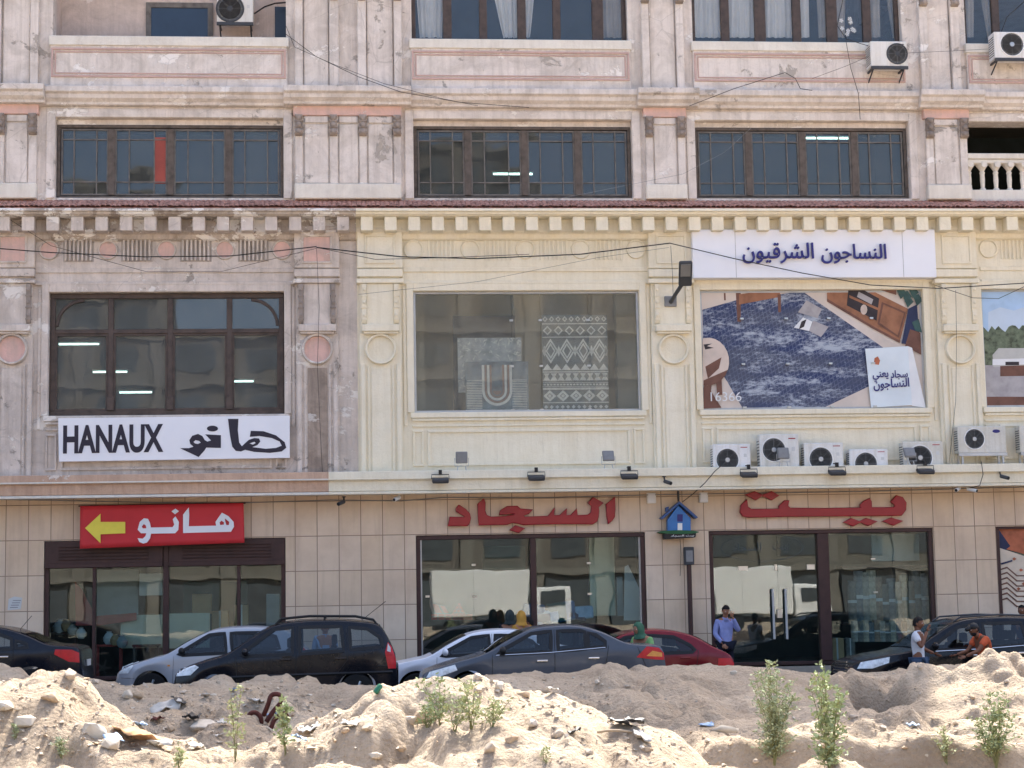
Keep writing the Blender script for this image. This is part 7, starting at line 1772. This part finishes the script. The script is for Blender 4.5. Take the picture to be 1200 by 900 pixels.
for u, v, s, mt, l in ((195, 832, .22, 'paper', 'large crumpled white sheet at the top of the litter pile'), (210, 824, .12, 'bag_black', 'crumpled black bag beside the large white sheet'), (225, 843, .14, 'bag_black', 'black rag lower in the litter pile'), (182, 846, .1, 'rust', 'rust red rag on the litter pile'), (158, 868, .22, 'bag_orange', 'flat orange brown rag below the litter pile'), (186, 875, .13, 'paper', 'white scrap right of the orange rag'), (132, 870, .12, 'bag_blue', 'pale blue plastic scrap left of the orange rag'), (228, 878, .14, 'paper', 'white scrap low right of the litter pile'), (256, 866, .09, 'paper', 'small white scrap right of the big grey stone'), (164, 853, .1, 'bag_blue', 'blue plastic scrap above the orange rag'), (262, 850, .1, 'paper', 'white scrap left of the slender weed'), (300, 826, .11, 'paper', 'white scrap above the rusty pipes'), (318, 840, .08, 'bag_blue', 'pale scrap among the rusty pipes'), (362, 858, .12, 'paper', 'white scrap right of the bushy weed'), (350, 868, .08, 'bag_blue', 'pale scrap below the bushy weed'), (410, 852, .09, 'paper', 'folded white scrap left of the middle heap'), (648, 811, .06, 'paper', 'small white scrap high on the berm right of the middle heap'), (752, 867, .12, 'paper', 'flat white scrap on the bank edge'), (728, 852, .12, 'bag_black', 'tangled black scrap in the hollow above the bank'), (742, 850, .1, 'bag_black', 'second black scrap lying right in the hollow'), (672, 864, .07, 'bag_black', 'dark scrap at the foot of the middle heap'), (1070, 853, .07, 'bag_blue', 'pale blue scrap on the sunlit right slope'), (828, 852, .09, 'bag_blue', 'pale scrap along the bank near the dry branch'), (240, 818, .07, 'paper', 'small white scrap above the litter pile'), (275, 812, .07, 'bag_blue', 'pale scrap high on the berm above the slender weed')): scrap(u, v, s, mt, l)
def rods(name, label, cat, pts, r, mat):
    P3 = [];
    for u, v, dz in pts:
        x, y, z = hit(u, v); P3.append(Vector((x, y, z+dz)))
    y = sum(p.y for p in P3)/len(P3); o = P3[0].copy(); m = MB(); m.tube([p-o for p in P3], r, 8); ob = m.build(name, M[mat], None, smooth='all'); ob.location = o; return tag(ob, label, cat)
def bent(name, label, cat, uv, Y, r, mat):
    P3 = [Vector((FX(u, v, Y+dy), Y+dy, FZ(u, v, Y+dy))) for u, v, dy in uv]; o = P3[0].copy(); Q = []
    for i in range(len(P3)-1):
        for k in range(4): 
            a = P3[max(0, i-1)]; b, c_, d_ = P3[i], P3[i+1], P3[min(len(P3)-1, i+2)]; t = k/4
            Q.append(.5*((2*b)+(c_-a)*t+(2*a-5*b+4*c_-d_)*t*t+(3*b-a-3*c_+d_)*t**3)-o)
    Q.append(P3[-1]-o); m = MB(); m.tube(Q, r, 8); ob = m.build(name, M[mat], None, smooth='all'); ob.location = o; return tag(ob, label, cat)
yb = hit(312, 850)[1]
bent('bent_pipe', 'rusty bent pipe with an upper loop near the bushy weed', 'pipe', [(309, 838, .1), (314, 826, 0), (318, 815, 0), (327, 814, 0), (330, 822, 0), (320, 834, 0), (312, 846, 0)], yb, .032, 'rust')
bent('bent_pipe', 'rusty pipe curving to the left at the litter', 'pipe', [(290, 850, .1), (292, 838, 0), (299, 835, 0), (306, 842, 0), (305, 857, .05)], yb, .032, 'rust')
bent('bent_pipe', 'rusty pipe reaching right towards the bushy weed', 'pipe', [(305, 857, .05), (316, 855, 0), (322, 843, 0), (333, 836, 0), (338, 843, .1)], yb-.1, .03, 'rust')
x, y, z = hit(443, 814); t = thing('drink_can', 'crushed green drink can lying on the shaded berm', 'can', (x, y, z+.05)); m = MB(); m.lathe([(.02, -.052), (.029, -.045), (.029, .04), (.02, .052)], (0, 0, 0), 'x', 14); m.rot(0, (0, 0, 0), 0, R(-50), R(20)); m.build('can_body', M['can_green'], t, smooth=True); m = MB(); m.lathe([(.02, .0525), (1e-6, .05)], (0, 0, 0), 'x', 14); m.rot(0, (0, 0, 0), 0, R(-50), R(20)); m.build('can_lid', M['steel'], t)
yb = hit(815, 868)[1]-.05
bent('dry_branch', 'pale dry forked branch on the bank face', 'branch', [(800, 886, 0), (808, 880, -.03), (817, 876, -.05), (824, 882, -.03), (830, 893, 0)], yb, .014, 'twig')
yb = hit(850, 862)[1]
x, y, z = hit(852, 860); m = MB(); rock_mb(m, (0, 0, 0), .17, rr, 24); m.v = [(a*1.8, b*.8, c_*.45) for a, b, c_ in m.v]; o = m.build('plaster_lump', M['stone_pale'], None, smooth='all'); o.location = (x, y, z+.05); tag(o, 'long pale plaster lump on the bank left of the dense weed', 'rubble')
bent('dry_stick', 'thin dry stick along the bank edge', 'stick', [(700, 858, 0), (716, 856, -.05), (735, 857, -.05), (752, 861, 0)], hit(725, 860)[1]-.03, .012, 'twig')
